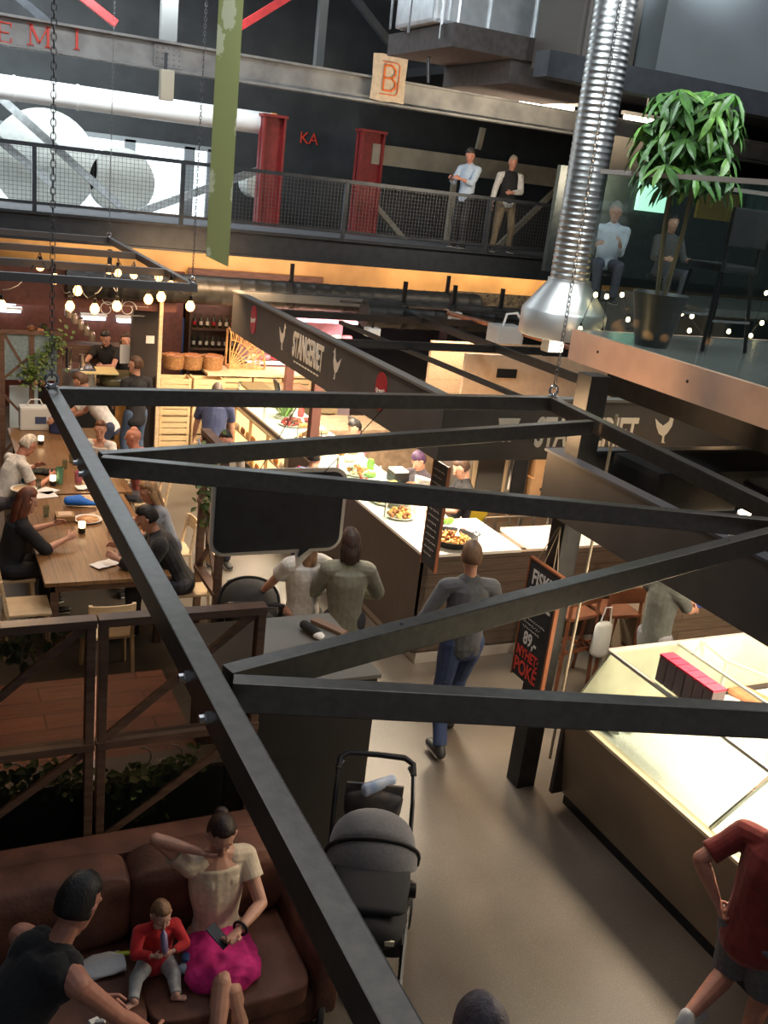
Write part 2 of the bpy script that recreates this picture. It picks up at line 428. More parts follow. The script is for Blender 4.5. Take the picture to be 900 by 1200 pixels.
        if style in ('long', 'bob'):
            L = .2 if style == 'long' else .06
            hb.loft([(hp(0, -.075, .03), .07*k, .035*k), (hp(0, -.09, -.06), .08*k, .04*k), (hp(0, -.09, -.1-L*.5), .075*k, .035*k), (hp(0, -.08, -.1-L), .05*k, .025*k)], hs, 14)
            for qq in (-1, 1): hb.loft([(hp(qq*.06, -.02, .04), .022*k, .05*k), (hp(qq*.078, -.03, -.05), .022*k, .05*k), (hp(qq*.07, -.045, -.11-L*.5), .02*k, .035*k)], hs, 10)
        if style == 'bun': hb.ball(hp(0, -.09, .075), .042*k, 12)
        kids.append(hb.obj('hair' if style != 'cap' else 'cap', hm, smooth=True))
    # clothes
    tm = topm or mat('cloth_%02d%02d%02d' % tuple(int(c*99) for c in top), top, .85, var=.12, scale=25, bump=.35, bscale=28, sheen=.15)
    bmm = botm or mat('cloth_%02d%02d%02d' % tuple(int(c*99) for c in bottom), bottom, .85, var=.15, scale=25, bump=.35, bscale=28)
    g = .014*s*loose
    if top is not None:
        cb = MB()
        nk = {'crew': (-.012, .1), 'scoop': (-.07, .13), 'tank': (-.035, .125)}[neck]
        cb.loft([(pel-up*(.04+hem)*s, .145*s*fat+g+hem*.1, .112*s*fat+g), (pel+up*.1*s, (.12 if female else .14)*s*fat+g, .095*s*fat+g), (chest, .152*s*fat+g, .105*s*fat+g), (chest+up*.1*s, .153*s*fat+g, .093*s*fat+g), (neckb+up*nk[0]*s, nk[1]*s, .07*s)], sd, 18)
        if female:
            for q in (-1, 1): cb.ball(chest+up*.02*s+sd*q*.06*s+fw*.045*s, .07*s, 12)
        for so, e_, w_ in arms:
            q = -1 if so is arms[0][0] else 1
            if neck == 'tank':
                cb.cap(neckb-up*.035*s+sd*q*.1*s, chest+sd*q*.115*s+up*.07*s, .06*s, .078*s); cb.ball(neckb.lerp(so, .45)-up*.06*s-fw*.012*s, .095*s, 12); cb.loft([(chest+up*.06*s, .158*s, .108*s), (neckb-up*.05*s, .12*s, .085*s)], sd, 16); cb.cap(neckb-up*.07*s+sd*q*.02*s, neckb-up*.07*s+sd*q*.12*s, .07*s, .06*s); continue
            cb.cap(neckb-up*(.05 if neck == 'crew' else .06)*s+sd*q*(.05 if neck == 'crew' else .1)*s, so, .055*s+g, .055*s*fat+g)
            if sleeve <= 1.0: 
                en = so.lerp(e_, min(1, sleeve)); cb.cyl(so, en+ (en-so).normalized()*.01, .052*s*fat+g, (.052-.012*sleeve)*s*fat+g*1.3)
            else:
                cb.cap(so, e_, .052*s*fat+g, .04*s*fat+g); cb.cyl(e_, e_.lerp(w_, min(.97, sleeve-1)), .041*s*fat+g, .03*s+g); cb.ball(e_, .042*s*fat+g, 10)
        me = remeshed(cb, voxel*.9, names[0])
        rumple(me, lambda c: noise.noise(Vector((c.x*9, c.y*9, c.z*5))/s)*.012*s)
        kids.append(link_mesh(me, names[0], tm, None))
    cb = MB()
    if skirt:
        kk = [(pel+up*.04*s, .12*s, .09*s)]
        kn = (lg[0][1]+lg[1][1])/2; hj = (lg[0][0]+lg[1][0])/2
        spread = (lg[0][1]-lg[1][1]).length/2
        for t, wd in ((.0, .175), (.35, .205), (skirt*.8, .215), (skirt, .22)): kk.append((hj.lerp(kn, t), max(wd*s, spread*t+.12*s), .11*s))
        cb.loft(kk, sd, 20); me = remeshed(cb, voxel, 'skirt')
        rumple(me, lambda c: noise.noise(c*14)*.018*s)
        kids.append(link_mesh(me, 'skirt', bmm, None))
    elif legs > 0:
        cb.loft([(pel-up*.06*s, .14*s*fat+g*.5, .11*s*fat+g*.5), (pel+up*.07*s, .135*s*fat+g*.4, .098*s*fat+g*.4)], sd, 16)
        for hj, kn, an, heel, tip, fdv in lg:
            if legs <= 1.0 and legs < 1: cb.cyl(hj, hj.lerp(kn, legs*1.0), .09*s*fat+g, (.09-.02*legs)*s*fat+g*1.8)
            else:
                cb.cap(hj, kn, .088*s*fat+g*.6, .062*s*fat+g*.6); cb.cyl(kn, kn.lerp(an, .98), .06*s*fat+g*.6, .045*s+g*.8); cb.ball(kn, .062*s*fat+g*.5, 10)
        me = remeshed(cb, voxel, names[1])
        rumple(me, lambda c: noise.noise(Vector((c.x*9, c.y*9, c.z*5)))*.01*s)
        kids.append(link_mesh(me, names[1], bmm, None))
    if shoes:
        sm = mat('shoe_%02d%02d%02d' % tuple(int(c*99) for c in shoe), shoe, .5)
        for hj, kn, an, heel, tip, fdv in lg:
            cb = MB(); q = fdv.cross(Vector((0, 0, 1)))
            cb.loft([(heel+Vector((0, 0, .0)), .04*s, .04*s), (heel.lerp(tip, .5), .044*s, .038*s), (tip+fdv*.02*s, .046*s, .028*s)], q, 12)
            cb.loft([(heel+Vector((0, 0, -.03*s)), .043*s, .012*s), (tip+fdv*.02*s+Vector((0, 0, -.024*s)), .049*s, .012*s)], q, 12, mi=1)
            cb.cap(an, heel, .043*s, .042*s)
            kids.append(cb.obj('shoe', [sm, mat('shoe_sole', (.55, .53, .5), .6)], smooth=True))
    for o in kids:
        o.parent = root
    J = dict(arms=[[T @ p for p in a] for a in arms], head=T @ hc, hf=T.to_3x3() @ hf, hu=T.to_3x3() @ hu, hs=T.to_3x3() @ hs, legs=[[T @ p for p in l[:3]] for l in lg], s=s, T=T, root=root)
    return J
# ================================================================== SETTING
def concrete():
    m = mat('polished_concrete', (.19, .165, .135), .38, spec=.5); nt = m.node_tree; b = nt.nodes['Principled BSDF']
    tc = nt.nodes.new('ShaderNodeTexCoord')
    n1 = nt.nodes.new('ShaderNodeTexNoise'); n1.inputs['Scale'].default_value = .9; n1.inputs['Detail'].default_value = 8
    r1 = nt.nodes.new('ShaderNodeValToRGB'); r1.color_ramp.elements[0].position = .3; r1.color_ramp.elements[0].color = (.085, .07, .055, 1); r1.color_ramp.elements[1].position = .7; r1.color_ramp.elements[1].color = (.16, .138, .112, 1)
    n2 = nt.nodes.new('ShaderNodeTexNoise'); n2.inputs['Scale'].default_value = 120; n2.inputs['Detail'].default_value = 2
    r2 = nt.nodes.new('ShaderNodeValToRGB'); r2.color_ramp.elements[0].position = .55; r2.color_ramp.elements[0].color = (.8, .8, .8, 1); r2.color_ramp.elements[1].position = .75; r2.color_ramp.elements[1].color = (2, 1.9, 1.8, 1)
    mx = nt.nodes.new('ShaderNodeMix'); mx.data_type = 'RGBA'; mx.blend_type = 'MULTIPLY'; mx.inputs[0].default_value = .8
    rr = nt.nodes.new('ShaderNodeMapRange'); rr.inputs[3].default_value = .25; rr.inputs[4].default_value = .55
    for n in (n1, n2): nt.links.new(tc.outputs['Object'], n.inputs[0])
    nt.links.new(n1.outputs[0], r1.inputs[0]); nt.links.new(n2.outputs[0], r2.inputs[0])
    nt.links.new(r1.outputs[0], mx.inputs[6]); nt.links.new(r2.outputs[0], mx.inputs[7]); nt.links.new(mx.outputs[2], b.inputs['Base Color'])
    nt.links.new(n1.outputs[0], rr.inputs[0]); nt.links.new(rr.outputs[0], b.inputs['Roughness'])
    return m
struct(MB().span((-8, -3, -.2), (26, 26, 0)).obj('floor', concrete()))
WALLD = mat('charcoal_hall_wall', (.035, .037, .038), .8, var=.2, scale=2)
b = MB(); b.span((-8, 22, 0), (26, 22.3, 3.3)); b.span((5.9, 22, 3.3), (26, 22.3, 9)); b.span((-8, 22, 4.85), (5.9, 22.3, 9)); b.span((-8, 22, 3.3), (-7, 22.3, 4.85))
struct(b.obj('wall_far', WALLD))
struct(MB().span((-8.3, -3, 0), (-8, 22.3, 9)).obj('wall_left', WALLD))
struct(MB().span((26, -3, 0), (26.3, 22.3, 9)).obj('wall_right', WALLD))
# big daylit window in the far wall behind the footbridge
SKYG = glow('daylight_pane', (.85, .95, 1), 1.9)
wn = MB()
for x in (-7, -4.6, -2.2, .2, 2.5, 4.05, 5.3, 5.8): wn.span((x, 21.95, 3.3), (x+(.22 if x > 4 and x < 5.5 else .1), 22.05, 4.85))
wn.span((-7, 21.95, 3.25), (5.9, 22.1, 3.35)); wn.span((-7, 21.95, 4.8), (5.9, 22.1, 4.9))
wf = struct(wn.obj('window_1', mat('window_frame_grey', (.25, .27, .28), .5)))
MB().span((-7, 22.12, 3.3), (5.9, 22.14, 4.85)).obj('pane', SKYG, wf, label='bright daylit glass')
# warm bulkhead above the back shops
BULK = mat('ochre_bulkhead', (.55, .38, .17), .6, var=.2, scale=1.2)
struct(MB().span((-8, 19.6, 2.25), (26, 19.75, 3.45)).obj('trim_1', BULK))
struct(MB().span((-8, 18.3, 3.3), (26, 21.95, 3.45)).obj('floor_upper', mat('bridge_deck', (.08, .08, .085), .7, var=.2)))
# ceiling pieces over the right
b = MB(); b.span((10.2, 11, 6.6), (26, 22, 6.75)); b.span((8.9, 14.4, 6.6), (10.2, 22, 6.75)); struct(b.obj('ceiling', mat('dark_ceiling', (.03, .03, .032), .8)))

# ================================================================== FOOTBRIDGE
BR = thing('footbridge', 'dark steel footbridge with mesh railing crossing the hall behind the stalls', 'footbridge', (6, 16.6, 3.25))
dk = mat('bridge_dark_steel', (.05, .055, .062), .45, .5, var=.15, scale=6)
b = MB(); b.span((-7, 16.05, 3.52), (24, 18, 3.6)); b.obj('deck', mat('bridge_deck', (.08, .08, .085), .7, var=.2), BR)
b = MB(); b.span((-7, 16, 3.22), (24, 16.03, 3.6)); b.span((-7, 15.93, 3.58), (24, 16.1, 3.62)); b.span((-7, 15.93, 3.2), (24, 16.1, 3.235))
b.obj('edge_beam', dk, BR)
b = MB(); b.span((-7, 17.97, 3.22), (24, 18, 3.6)); b.obj('edge_beam', dk, BR)
b = MB(); b.span((-7, 15.96, 4.52), (24, 16.02, 4.58)); b.obj('handrail', dk, BR)
b = MB(); b.span((-7, 15.96, 3.72), (24, 16.0, 3.76)); b.obj('bottom_rail', dk, BR)
for px in (-120, 40, 213, 405, 575, 770, 980, 1200):
    X = at(px, 230, y=16).x
    MB().span((X-.03, 15.95, 3.58), (X+.03, 16.02, 4.55)).obj('railing_post', dk, BR)
b = MB(); x = -5
while x < 18: b.span((x-.0022, 15.985, 3.74), (x+.0022, 15.99, 4.54)); x += .06
z = 3.78
while z < 4.52: b.span((-5, 15.985, z-.0022), (18, 15.99, z+.0022)); z += .06
b.obj('wire_mesh', mat('mesh_wire', (.12, .12, .12), .5, .5), BR)
# roof girder with red letters
GIRD = mat('painted_girder', (.36, .355, .34), .55, col2=(.22, .217, .21), scale=3)
G = thing('roof_girder', 'long grey riveted girder with red capital letters above the footbridge', 'girder', (6, 16.3, 6.2))
def girder(y, z0, z1, x0, x1, par, m):
    b = MB(); b.span((x0, y, z0), (x1, y+.02, z1)); b.span((x0, y-.13, z1-.035), (x1, y+.14, z1)); b.span((x0, y-.13, z0), (x1, y+.14, z0+.035)); b.obj('girder_web', m, par)
girder(16.3, 5.83, 6.24, -7, 24, G, GIRD)
for px in (197,):
    X = at(px, 70, y=16.28).x
    b = MB(); b.span((X-.22, 16.27, 5.88), (X+.22, 16.3, 6.19))
    for i in range(5):
        for j in range(4): b.ball((X-.17+i*.085, 16.265, 5.92+j*.075), .014, 8)
    b.obj('splice_plate', GIRD, G)
for ch, px, py in (('E', 3, 37), ('M', 46, 42), ('I', 90, 46)):
    p = at(px, py, y=16.29)
    if ch == 'E' : p = at(6, 38, y=16.29)
    q = MB(); w = {'E': .16, 'M': .24, 'I': .1}[ch]; h = .27; T_ = .035; o = (p.x, 16.295, p.z)
    def bar(x0, z0, x1, z1, t): q.beam((p.x+x0, 16.285, p.z+z0), (p.x+x1, 16.285, p.z+z1), t, .012, up=(0, 1, 0))
    if ch == 'I': bar(0, -h/2, 0, h/2, T_)
    if ch == 'E':
        bar(-w/2, -h/2, -w/2, h/2, T_); bar(-w/2, h/2-.01, w/2, h/2-.01, .018); bar(-w/2, -h/2+.01, w/2, -h/2+.01, .018); bar(-w/2, 0, w/3, 0, .018); bar(w/2, h/2, w/2, h/2-.06, .015); bar(w/2, -h/2, w/2, -h/2+.07, .015)
    if ch == 'M':
        bar(-w/2, -h/2, -w/2, h/2, .018); bar(w/2, -h/2, w/2, h/2, T_); bar(-w/2, h/2, 0, -h/2+.04, T_); bar(0, -h/2+.04, w/2, h/2, .018)
    for xx in ((-w/2, w/2) if ch == 'M' else (0,) if ch == 'I' else (-w/2,)):
        bar(xx-.045, -h/2, xx+.045, -h/2, .014); bar(xx-.045, h/2, xx+.045, h/2, .014)
    q.obj('letter', mat('red_letter', (.75, .06, .03), .5), G, label='red serif letter '+ch)
# posts and braces of the roof truss above/behind the girder
TR = thing('roof_truss', 'dark roof truss of posts and crossing braces above the lettered girder', 'truss', (6, 17.5, 6.2))
b = MB(); b.span((-7, 17.4, 7.6), (24, 17.6, 7.9)); b.obj('top_chord', dk, TR)
for px, w in ((197, .2), (376, .11), (-60, .15), (560, .12)):
    X = at(px, 30, y=17.5).x
    MB().span((X-w/2*1.3, 17.4, 6.2), (X+w/2*1.3, 17.55, 7.7)).obj('truss_post', mat('post_grey', (.12, .12, .115), .6), TR)
for (a, c, m) in (((88, -10), (136, 28), REDP), ((270, 38), (345, -8), REDP), ((410, -10), (460, 55), dk), ((0, -20), (60, 30), dk)):
    MB().beam(at(*a, y=17.45), at(*c, y=17.45), .12, .12).obj('brace', m, TR, label='red painted brace' if m is REDP else None)
# pale lower truss band, red columns and diagonals behind the bridge
TB = thing('lower_truss', 'pale horizontal truss chord with diagonals behind the two men on the footbridge', 'truss', (9, 19, 4))
PALEG = mat('pale_concrete_beam', (.3, .27, .21), .7, var=.15, scale=3)
p0 = at(437, 172, y=19); p1 = at(700, 222, y=19)
zz = (p0.z+p1.z)/2
b = MB(); b.span((p0.x, 19, zz-.19), (24, 19.2, zz+.19)); b.obj('chord', PALEG, TB)
for a, c in (((432, 232), (482, 290)), ((572, 300), (662, 212)), ((535, 190), (522, 290)), ((560, 175), (566, 150))):
    MB().beam(at(*a, y=19.1), at(*c, y=19.1), .1, .1).obj('diagonal', PALEG, TB)
REDC = mat('deep_red_column', (.22, .012, .012), .55, var=.15)
for i, (px, w, t, bt, lab) in enumerate(((316, .44, 137, 275, 'red painted column by the window, with its orange lit top'), (431, .5, 155, 285, 'red painted column left of the men on the bridge, under the cloth sign'))):
    X = at(px, 210, y=19).x; z1 = at(px, t, y=19).z; 
    o = thing('column', lab, 'column', (X, 19, 3.45), 'red columns behind the footbridge')
    b = MB(); b.span((X-w/2, 18.9, 3.45), (X-w/2+.04, 19.2, z1)); b.span((X+w/2-.04, 18.9, 3.45), (X+w/2, 19.2, z1)); b.span((X-w/2, 19.03, 3.45), (X+w/2, 19.07, z1)); b.obj('shaft', REDC, o)
    MB().span((X-w/2-.03, 18.88, z1), (X+w/2+.03, 19.22, z1+.05)).obj('cap_plate', REDC, o)
o = lettering('KA', .34, at(362, 163, y=21.97), (1, 0, 0), (0, 0, 1), mat('red_letter', (.75, .06, .03)), None, 'wall_letters')
tag(o, 'small red capital letters on the dark wall between the red columns', 'lettering')
# white sunlit air duct and diagonals by the window
D = thing('air_duct', 'long white round air duct hanging above the footbridge, left side', 'duct', (0, 19.5, 5.5))
a, c = at(-60, 92, y=19.3), at(322, 150, y=19.3); zc = (a.z+c.z)/2+.02
b = MB(); b.cyl((-6, 19.3, zc), (c.x-.1, 19.3, zc), .2, n=24)
for i in range(9): b.cyl((-5.7+i*1.05, 19.3, zc), (-5.66+i*1.05, 19.3, zc), .215, n=24)
b.obj('duct_tube', mat('white_duct', (.85, .85, .83), .4, emit=None), D, smooth='auto')
o = MB(); o.cyl((c.x-.1, 19.3, zc), (c.x+.0, 19.3, zc), .21, n=24); o.obj('end_cap', mat('orange_cap', (.8, .3, .1), .5), D, label='orange end cap')
for i, (x0, y0, x1, y1) in enumerate(((-10, 105, 150, 250), (-30, 140, 60, 215), (160, 250, 330, 190))):
    o = MB().beam(at(x0, y0, y=20.3), at(x1, y1, y=20.3), .12, .14).obj('window_brace', mat('grey_brace', (.4, .42, .42), .5, var=.2))
    tag(o, ['grey diagonal brace falling from top left across the bright window', 'short diagonal brace at the far left edge of the bright window', 'diagonal brace rising to the red column beside the window'][i], 'brace', 'braces at the window')
for i, (px, py, r) in enumerate(((50, 190, .95), (140, 212, .62), (300, 215, .3))):
    p = at(px, py, y=21.2+.0*i)
    o = thing('ventilation_drum', ['largest pale ventilation drum at the left of the window', 'middle pale ventilation drum before the window', 'smallest pale ventilation drum beside the left red column'][i], 'drum', (p.x, 21.2, p.z), 'pale drums by the window')
    b = MB(); b.cyl((p.x, 20.9, p.z), (p.x, 21.5, p.z), r, n=40); b.obj('shell', mat('pale_drum', (.8, .82, .76), .5, var=.06), o, smooth='auto')
    b = MB(); b.cyl((p.x, 20.86, p.z), (p.x, 20.9, p.z), r*1.03, n=40); b.cyl((p.x, 20.85, p.z), (p.x, 20.86, p.z), r*.12, n=20); b.obj('rim', mat('pale_drum', ()), o, smooth='auto')
p = at(195, 100, y=15.8)
o = thing('wall_lamp', 'boxy cream lamp hanging below the lettered girder splice plate', 'lamp', p, None)
MB().box(p, (.2, .16, .42), bev=.02).obj('housing', mat('cream_plastic', (.6, .55, .42), .5), o)
MB().box(p+Vector((0, .1, .3)), (.04, .04, .3)).obj('bracket', dk, o)
# cloth sign B
p = at(456, 92, y=16.1)
o = thing('cloth_sign', 'cream cloth sign with orange letter B hanging on the girder', 'sign', p)
b = MB(); w, h = .31, .36
b.prism([(-w, -h*.95), (-w*.3, -h*1.02), (w*.4, -h*.97), (w, -h), (w*.97, 0), (w, h), (w*.2, h*.96), (-w*.5, h), (-w*1.02, h*.95), (-w*.97, 0)], p, (1, 0, .0), (0, 0, 1), -.012); b.obj('cloth', mat('cream_canvas', (.62, .5, .36), .9, var=.1, bump=.2), o)
OR = mat('orange_paint', (.75, .16, .02), .6)
q = MB()
def arcb(pts, t=.028):
    for a_, c_ in zip(pts, pts[1:]): q.beam((p.x+a_[0], 16.08, p.z+a_[1]), (p.x+c_[0], 16.08, p.z+c_[1]), t, .012, up=(0, 1, 0))
arcb([(-.1, -.19), (-.1, .19), (.04, .19), (.1, .13), (.1, .06), (.04, .0), (-.1, 0)]); arcb([(.04, 0), (.12, -.06), (.12, -.13), (.05, -.19), (-.1, -.19)])
arcb([(-.15, .24), (.13, .24), (.17, .2), (.17, -.2), (.13, -.25), (-.15, -.25)], .012)
q.obj('letter', OR, o, label='orange letter B')
# galvanised big duct, ceiling units at upper right
D = thing('large_air_duct', 'large shiny galvanised air duct with rods under the roof, top centre', 'duct', (8, 13, 6.8))
zt = at(560, 42, y=13).z
a = at(462, 40, y=13); c = at(705, 10, y=13)
a.x += .35
b = MB(); b.span((a.x, 12.6, zt), (c.x, 13.8, zt+1.2), bev=.05)
for i in range(4): b.span((a.x+.1+i*(c.x-a.x)/4, 12.56, zt), (a.x+.14+i*(c.x-a.x)/4, 12.62, zt+1.2))
b.obj('duct_body', mat('bright_galvanised', (.75, .77, .78), .35, .55, var=.1, scale=5), D)
b = MB()
for px, py0, py1 in ((458, 5, 48), (480, 10, 45), (518, 0, 42), (537, 0, 38)):
    X = at(px, 20, y=12.5).x; b.span((X-.012, 12.48, zt-.2), (X+.012, 12.5, zt+1.3))
b.obj('hanger_rods', CHROME, D)
b = MB(); a = at(452, 45, y=12.6); c = at(700, 75, y=12.6); b.span((a.x+1.7, 12.3, zt-.6), (c.x+.2, 14.2, zt-.3), bev=.03); b.span((a.x+.75, 12.2, zt-.3), (c.x+.4, 14.2, zt-.02)); 
tag(b.obj('ceiling_unit', mat('brown_grey_unit', (.09, .075, .07), .6, var=.2)), 'dark brown ceiling unit right below the shiny duct', 'ceiling unit')
b = MB(); q0 = at(502, 95, y=13.5); 
b.tube([at(502, 97, y=13.5), at(502, 68, y=13.5), at(507, 62, y=13.5), at(554, 55, y=13.5), at(555, 66, y=13.5)], .025, 8)
tag(b.obj('bent_pipe', CHROME), 'thin bright bent pipe below the ceiling unit, right of the cloth sign', 'pipe')
GP = mat('blue_grey_panel', (.15, .17, .18), .5, var=.05, scale=2)
a = at(768, 82, y=10.6); c = at(905, 112, y=10.6)
pz = at(768, 82, y=10.6).z
b = MB(); b.span((a.x, 10.6, pz), (a.x+7, 12.5, pz+2.4)); tag(b.obj('ventilation_box', GP), 'big smooth blue-grey ventilation box at the top right corner', 'ventilation box')
b = MB(); b.span((a.x-.9, 11, pz-.05), (a.x-.05, 12, pz+2.2)); 
for i in range(3): b.span((a.x-.85+i*.3, 10.96, pz-.05), (a.x-.8+i*.3, 11, pz+2.2))
tag(b.obj('duct_chase', mat('grey_brown_chase', (.14, .125, .11), .5, .3)), 'ribbed grey-brown duct chase left of the blue-grey box', 'duct')
b = MB(); b.span((a.x-1.6, 10.5, pz-.3), (a.x+7, 10.8, pz-.02)); tag(b.obj('ceiling_beam', dk), 'dark beam running under the blue-grey ventilation box', 'beam')
for i, (x0, y0, x1, y1) in enumerate(((610, 116, 672, 128), (732, 136, 778, 146))):
    a, c = at(x0, y0, y=15), at(x1, y1, y=15); zc = (a.z+c.z)/2
    o = thing('tube_light', ['white tube light left of the round spiral duct', 'white tube light behind the green tree'][i], 'light', (a+c)/2, 'tube lights under the roof')
    b = MB(); b.cyl((a.x, 15, zc), (c.x, 15, zc), .035, n=12); b.obj('tube', glow('tube_white', (1, .95, .85), 7), o)
    MB().span((a.x-.05, 14.95, zc+.04), (c.x+.05, 15.05, zc+.1)).obj('fixture', WHITE, o)
    MB().span(((a.x+c.x)/2-.01, 14.99, zc+.1), ((a.x+c.x)/2+.01, 15.01, 6.62)).obj('stem', WHITE, o)
# fluted dark slab ceiling of bridge level behind (lit concrete)
# ================================================================== HANGING STEEL FRAME (foreground)
HF = thing('hanging_steel_frame', 'large dark steel frame with zigzag braces hanging on chains in the foreground', 'frame', (2, 2.5, 3.4))
ZF = 3.4; w_, h_ = .062, .085
FL, FR, NL, NR = Vector((.61, 5.08, ZF)), Vector((3.64, 5.08, ZF)), Vector((.61, -1.2, ZF)), Vector((3.1, -1.2, ZF))
def member(a, c, nm, w=w_, h=h_, hol=True):
    b = MB(); b.beam(a, c, w, h, bev=.004); o = b.obj(nm, STEEL, HF); return o
member(FL+Vector((0, .03, 0)), NL, 'side_rail'); member(FR+Vector((0, .03, 0)), NR, 'side_rail')
member(FL+Vector((.03, 0, 0)), FR-Vector((.03, 0, 0)), 'end_rail'); member(NL, NR, 'end_rail')
ZP = [(3.52, 4.5), (.66, 3.93), (3.38, 2.8), (.66, 2.06), (3.2, 1.14), (.66, .3)]
for i in range(len(ZP)-1):
    a = Vector((*ZP[i], ZF)); c = Vector((*ZP[i+1], ZF)); d = (c-a).normalized()
    off = Vector((0, -.05, 0)) if i % 2 == 1 else Vector((0, 0, 0))
    member(a+(off if i % 2 else 0*off), c+Vector((0, 0.0, 0)), 'zigzag_brace', .05, .08)
for (x, y) in ((.61, 2.13), (.61, 1.93), (.61, 3.95), (.61, 3.8), (3.4, 2.8), (3.4, 4.5)):
    b = MB(); b.cyl((x-.052, y, ZF-.01), (x-.028, y, ZF-.01), .011, n=8); b.cyl((x-.038, y, ZF-.01), (x-.03, y, ZF-.01), .016, n=12); b.obj('bolt', CHROME, HF, label='bright bolt')
for P_ in ZP[:5]:
    for q in (-1, 1):
        x = P_[0]+(.25 if P_[0] < 2 else -.25)*(1+.2*q)
b = MB()
for i in range(5):
    a = Vector((*ZP[i], ZF+.0405)); c = Vector((*ZP[i+1], ZF+.0405))
    for t in (.2, .8): p = a.lerp(c, t); b.cyl(p, p+Vector((0, 0, .001)), .005, n=10)
b.obj('drill_holes', BLACKM, HF)
def chain(p, top, label, grp='hanging chains', r=.0026, L=.042):
    p = Vector(p); n = int((top-p.z)/(L*.72)); b = MB()
    for i in range(n):
        c = p+Vector((0, 0, i*L*.72)); ang = i % 2
        pts = []
        for k in range(9):
            a = 2*PI*k/8; x = math.cos(a)*L*.28; zz_ = math.sin(a)*L*.5
            pts.append(c+(Vector((x, 0, zz_)) if ang else Vector((0, x, zz_))))
        b.tube(pts, r, 5)
    o = b.obj('chain', mat('chain_steel', (.25, .25, .25), .35, .9)); tag(o, label, 'chain', grp); return o
def eyebolt(p, par):
    b = MB(); pts = [Vector(p)+Vector((math.cos(a)*.03, 0, .04+math.sin(a)*.03)) for a in [2*PI*k/14 for k in range(15)]]; b.tube(pts, .008, 8); b.cyl(Vector(p)+Vector((0, 0, -.06)), Vector(p)+Vector((0, 0, .012)), .01, n=8); b.cyl(p, Vector(p)+Vector((0, 0, .008)), .03, n=14)
    b.obj('eye_bolt', CHROME, par, smooth='auto', label='bright eye bolt')
eyebolt((.61, 5.08, ZF+.043), HF); eyebolt((3.64, 5.08, ZF+.043), HF)
chain((.61, 5.08, ZF+.11), 8.2, 'steel chain holding the far left corner of the foreground frame')
chain((3.64, 5.08, ZF+.11), 7.0, 'steel chain holding the far right corner of the foreground frame')
# ------------------------------------------------------------------ second hanging frame over the long table
H2 = thing('hanging_light_frame', 'grey hanging frame with string lights over the communal table', 'frame', (0, 11.5, 3.4))
g2 = mat('grey_frame_steel', (.16, .155, .15), .35, .6)
def m2(a, c, nm): MB().beam(a, c, .06, .08, bev=.004).obj(nm, g2, H2)
for nm, y, x1 in (('end_rail', 9.8, 2.55), ('cross_rail', 11.0, 2.5), ('cross_rail', 12.6, 2.5), ('end_rail', 14.6, 2.55)): m2((-3.5, y, 3.4), (x1, y, 3.4), nm)
m2((2.52, 9.78, 3.4), (2.52, 14.6, 3.4), 'side_rail'); m2((-3.5, 9.78, 3.4), (-3.5, 14.6, 3.4), 'side_rail')
eyebolt((2.5, 9.8, 3.44), H2); eyebolt((2.5, 14.55, 3.44), H2)
chain((2.5, 9.8, 3.5), 8.5, 'steel chain holding the near corner of the light frame over the table')
chain((2.5, 14.55, 3.5), 8.5, 'steel chain holding the far corner of the light frame over the table')
BULB = glow('warm_bulb', (1, .5, .17), 6)
BULBD = glow('dim_bulb', (1, .35, .08), 3)
pb = thing('pendant_bulb', 'x', 'light bulb', (0, 0, 0), 'bare bulbs over the communal table')
b = MB(); b.lathe([(.0, -.078), (.028, -.068), (.045, -.04), (.045, -.012), (.026, .02), (.016, .03)], n=14); b.obj('bulb', BULB, pb, smooth=True)
b = MB(); b.cyl((0, 0, .03), (0, 0, .075), .017, n=12); b.cyl((0, 0, .075), (0, 0, .12), .004, n=6); b.obj('socket', BLACKM, pb)
bl = [(47, 309, 11.2, 'small bulb top left, nearest the left edge among the upper ones'), (64, 324, 10.2, 'bulb beside the left chain'), (128, 313, 11.2, 'left one of the touching bulb pair under the frame'), (138, 316, 11.0, 'right one of the touching bulb pair under the frame'), (157, 319, 11.6, 'small bulb right of the touching pair'),
      (91, 338, 10.6, 'single small bulb above the counter lamps'), (82, 356, 10.4, 'bulb left of the two large low bulbs'), (111, 359, 9.9, 'lowest large bulb above the bartender'), (137, 356, 10.0, 'large bulb right of the lowest one'), (174, 348, 10.2, 'bulb left of the brown post'), (189, 345, 10.0, 'bulb at the top of the brown post'),
      (200, 332, 10.6, 'dim bulb near the right end of the frame'), (223, 356, 9.7, 'rightmost bulb hanging clear of the frame'), (2, 355, 10.0, 'bulb cut by the left photo edge'), (186, 322, 11.4, 'faint bulb on the frame side rail')]
for i, (px, py, Y, lab) in enumerate(bl):
    p = at(px, py, y=Y); o = pb if i == 0 else dup(pb)
    o.location = p; o['label'] = lab
b = MB(); pts = []
order = sorted(bl, key=lambda t: t[0])
P = [at(t[0], t[1], y=t[2])+Vector((0, 0, .12)) for t in order]
for a, c in zip(P, P[1:]):
    for k in range(5):
        t = k/5; q = a.lerp(c, t); q.z -= .12*math.sin(PI*t); pts.append(q)
b.tube(pts, .005, 5); tag(b.obj('light_cable', BLACKM), 'black cable linking the bare bulbs over the table', 'cable')
b = MB()
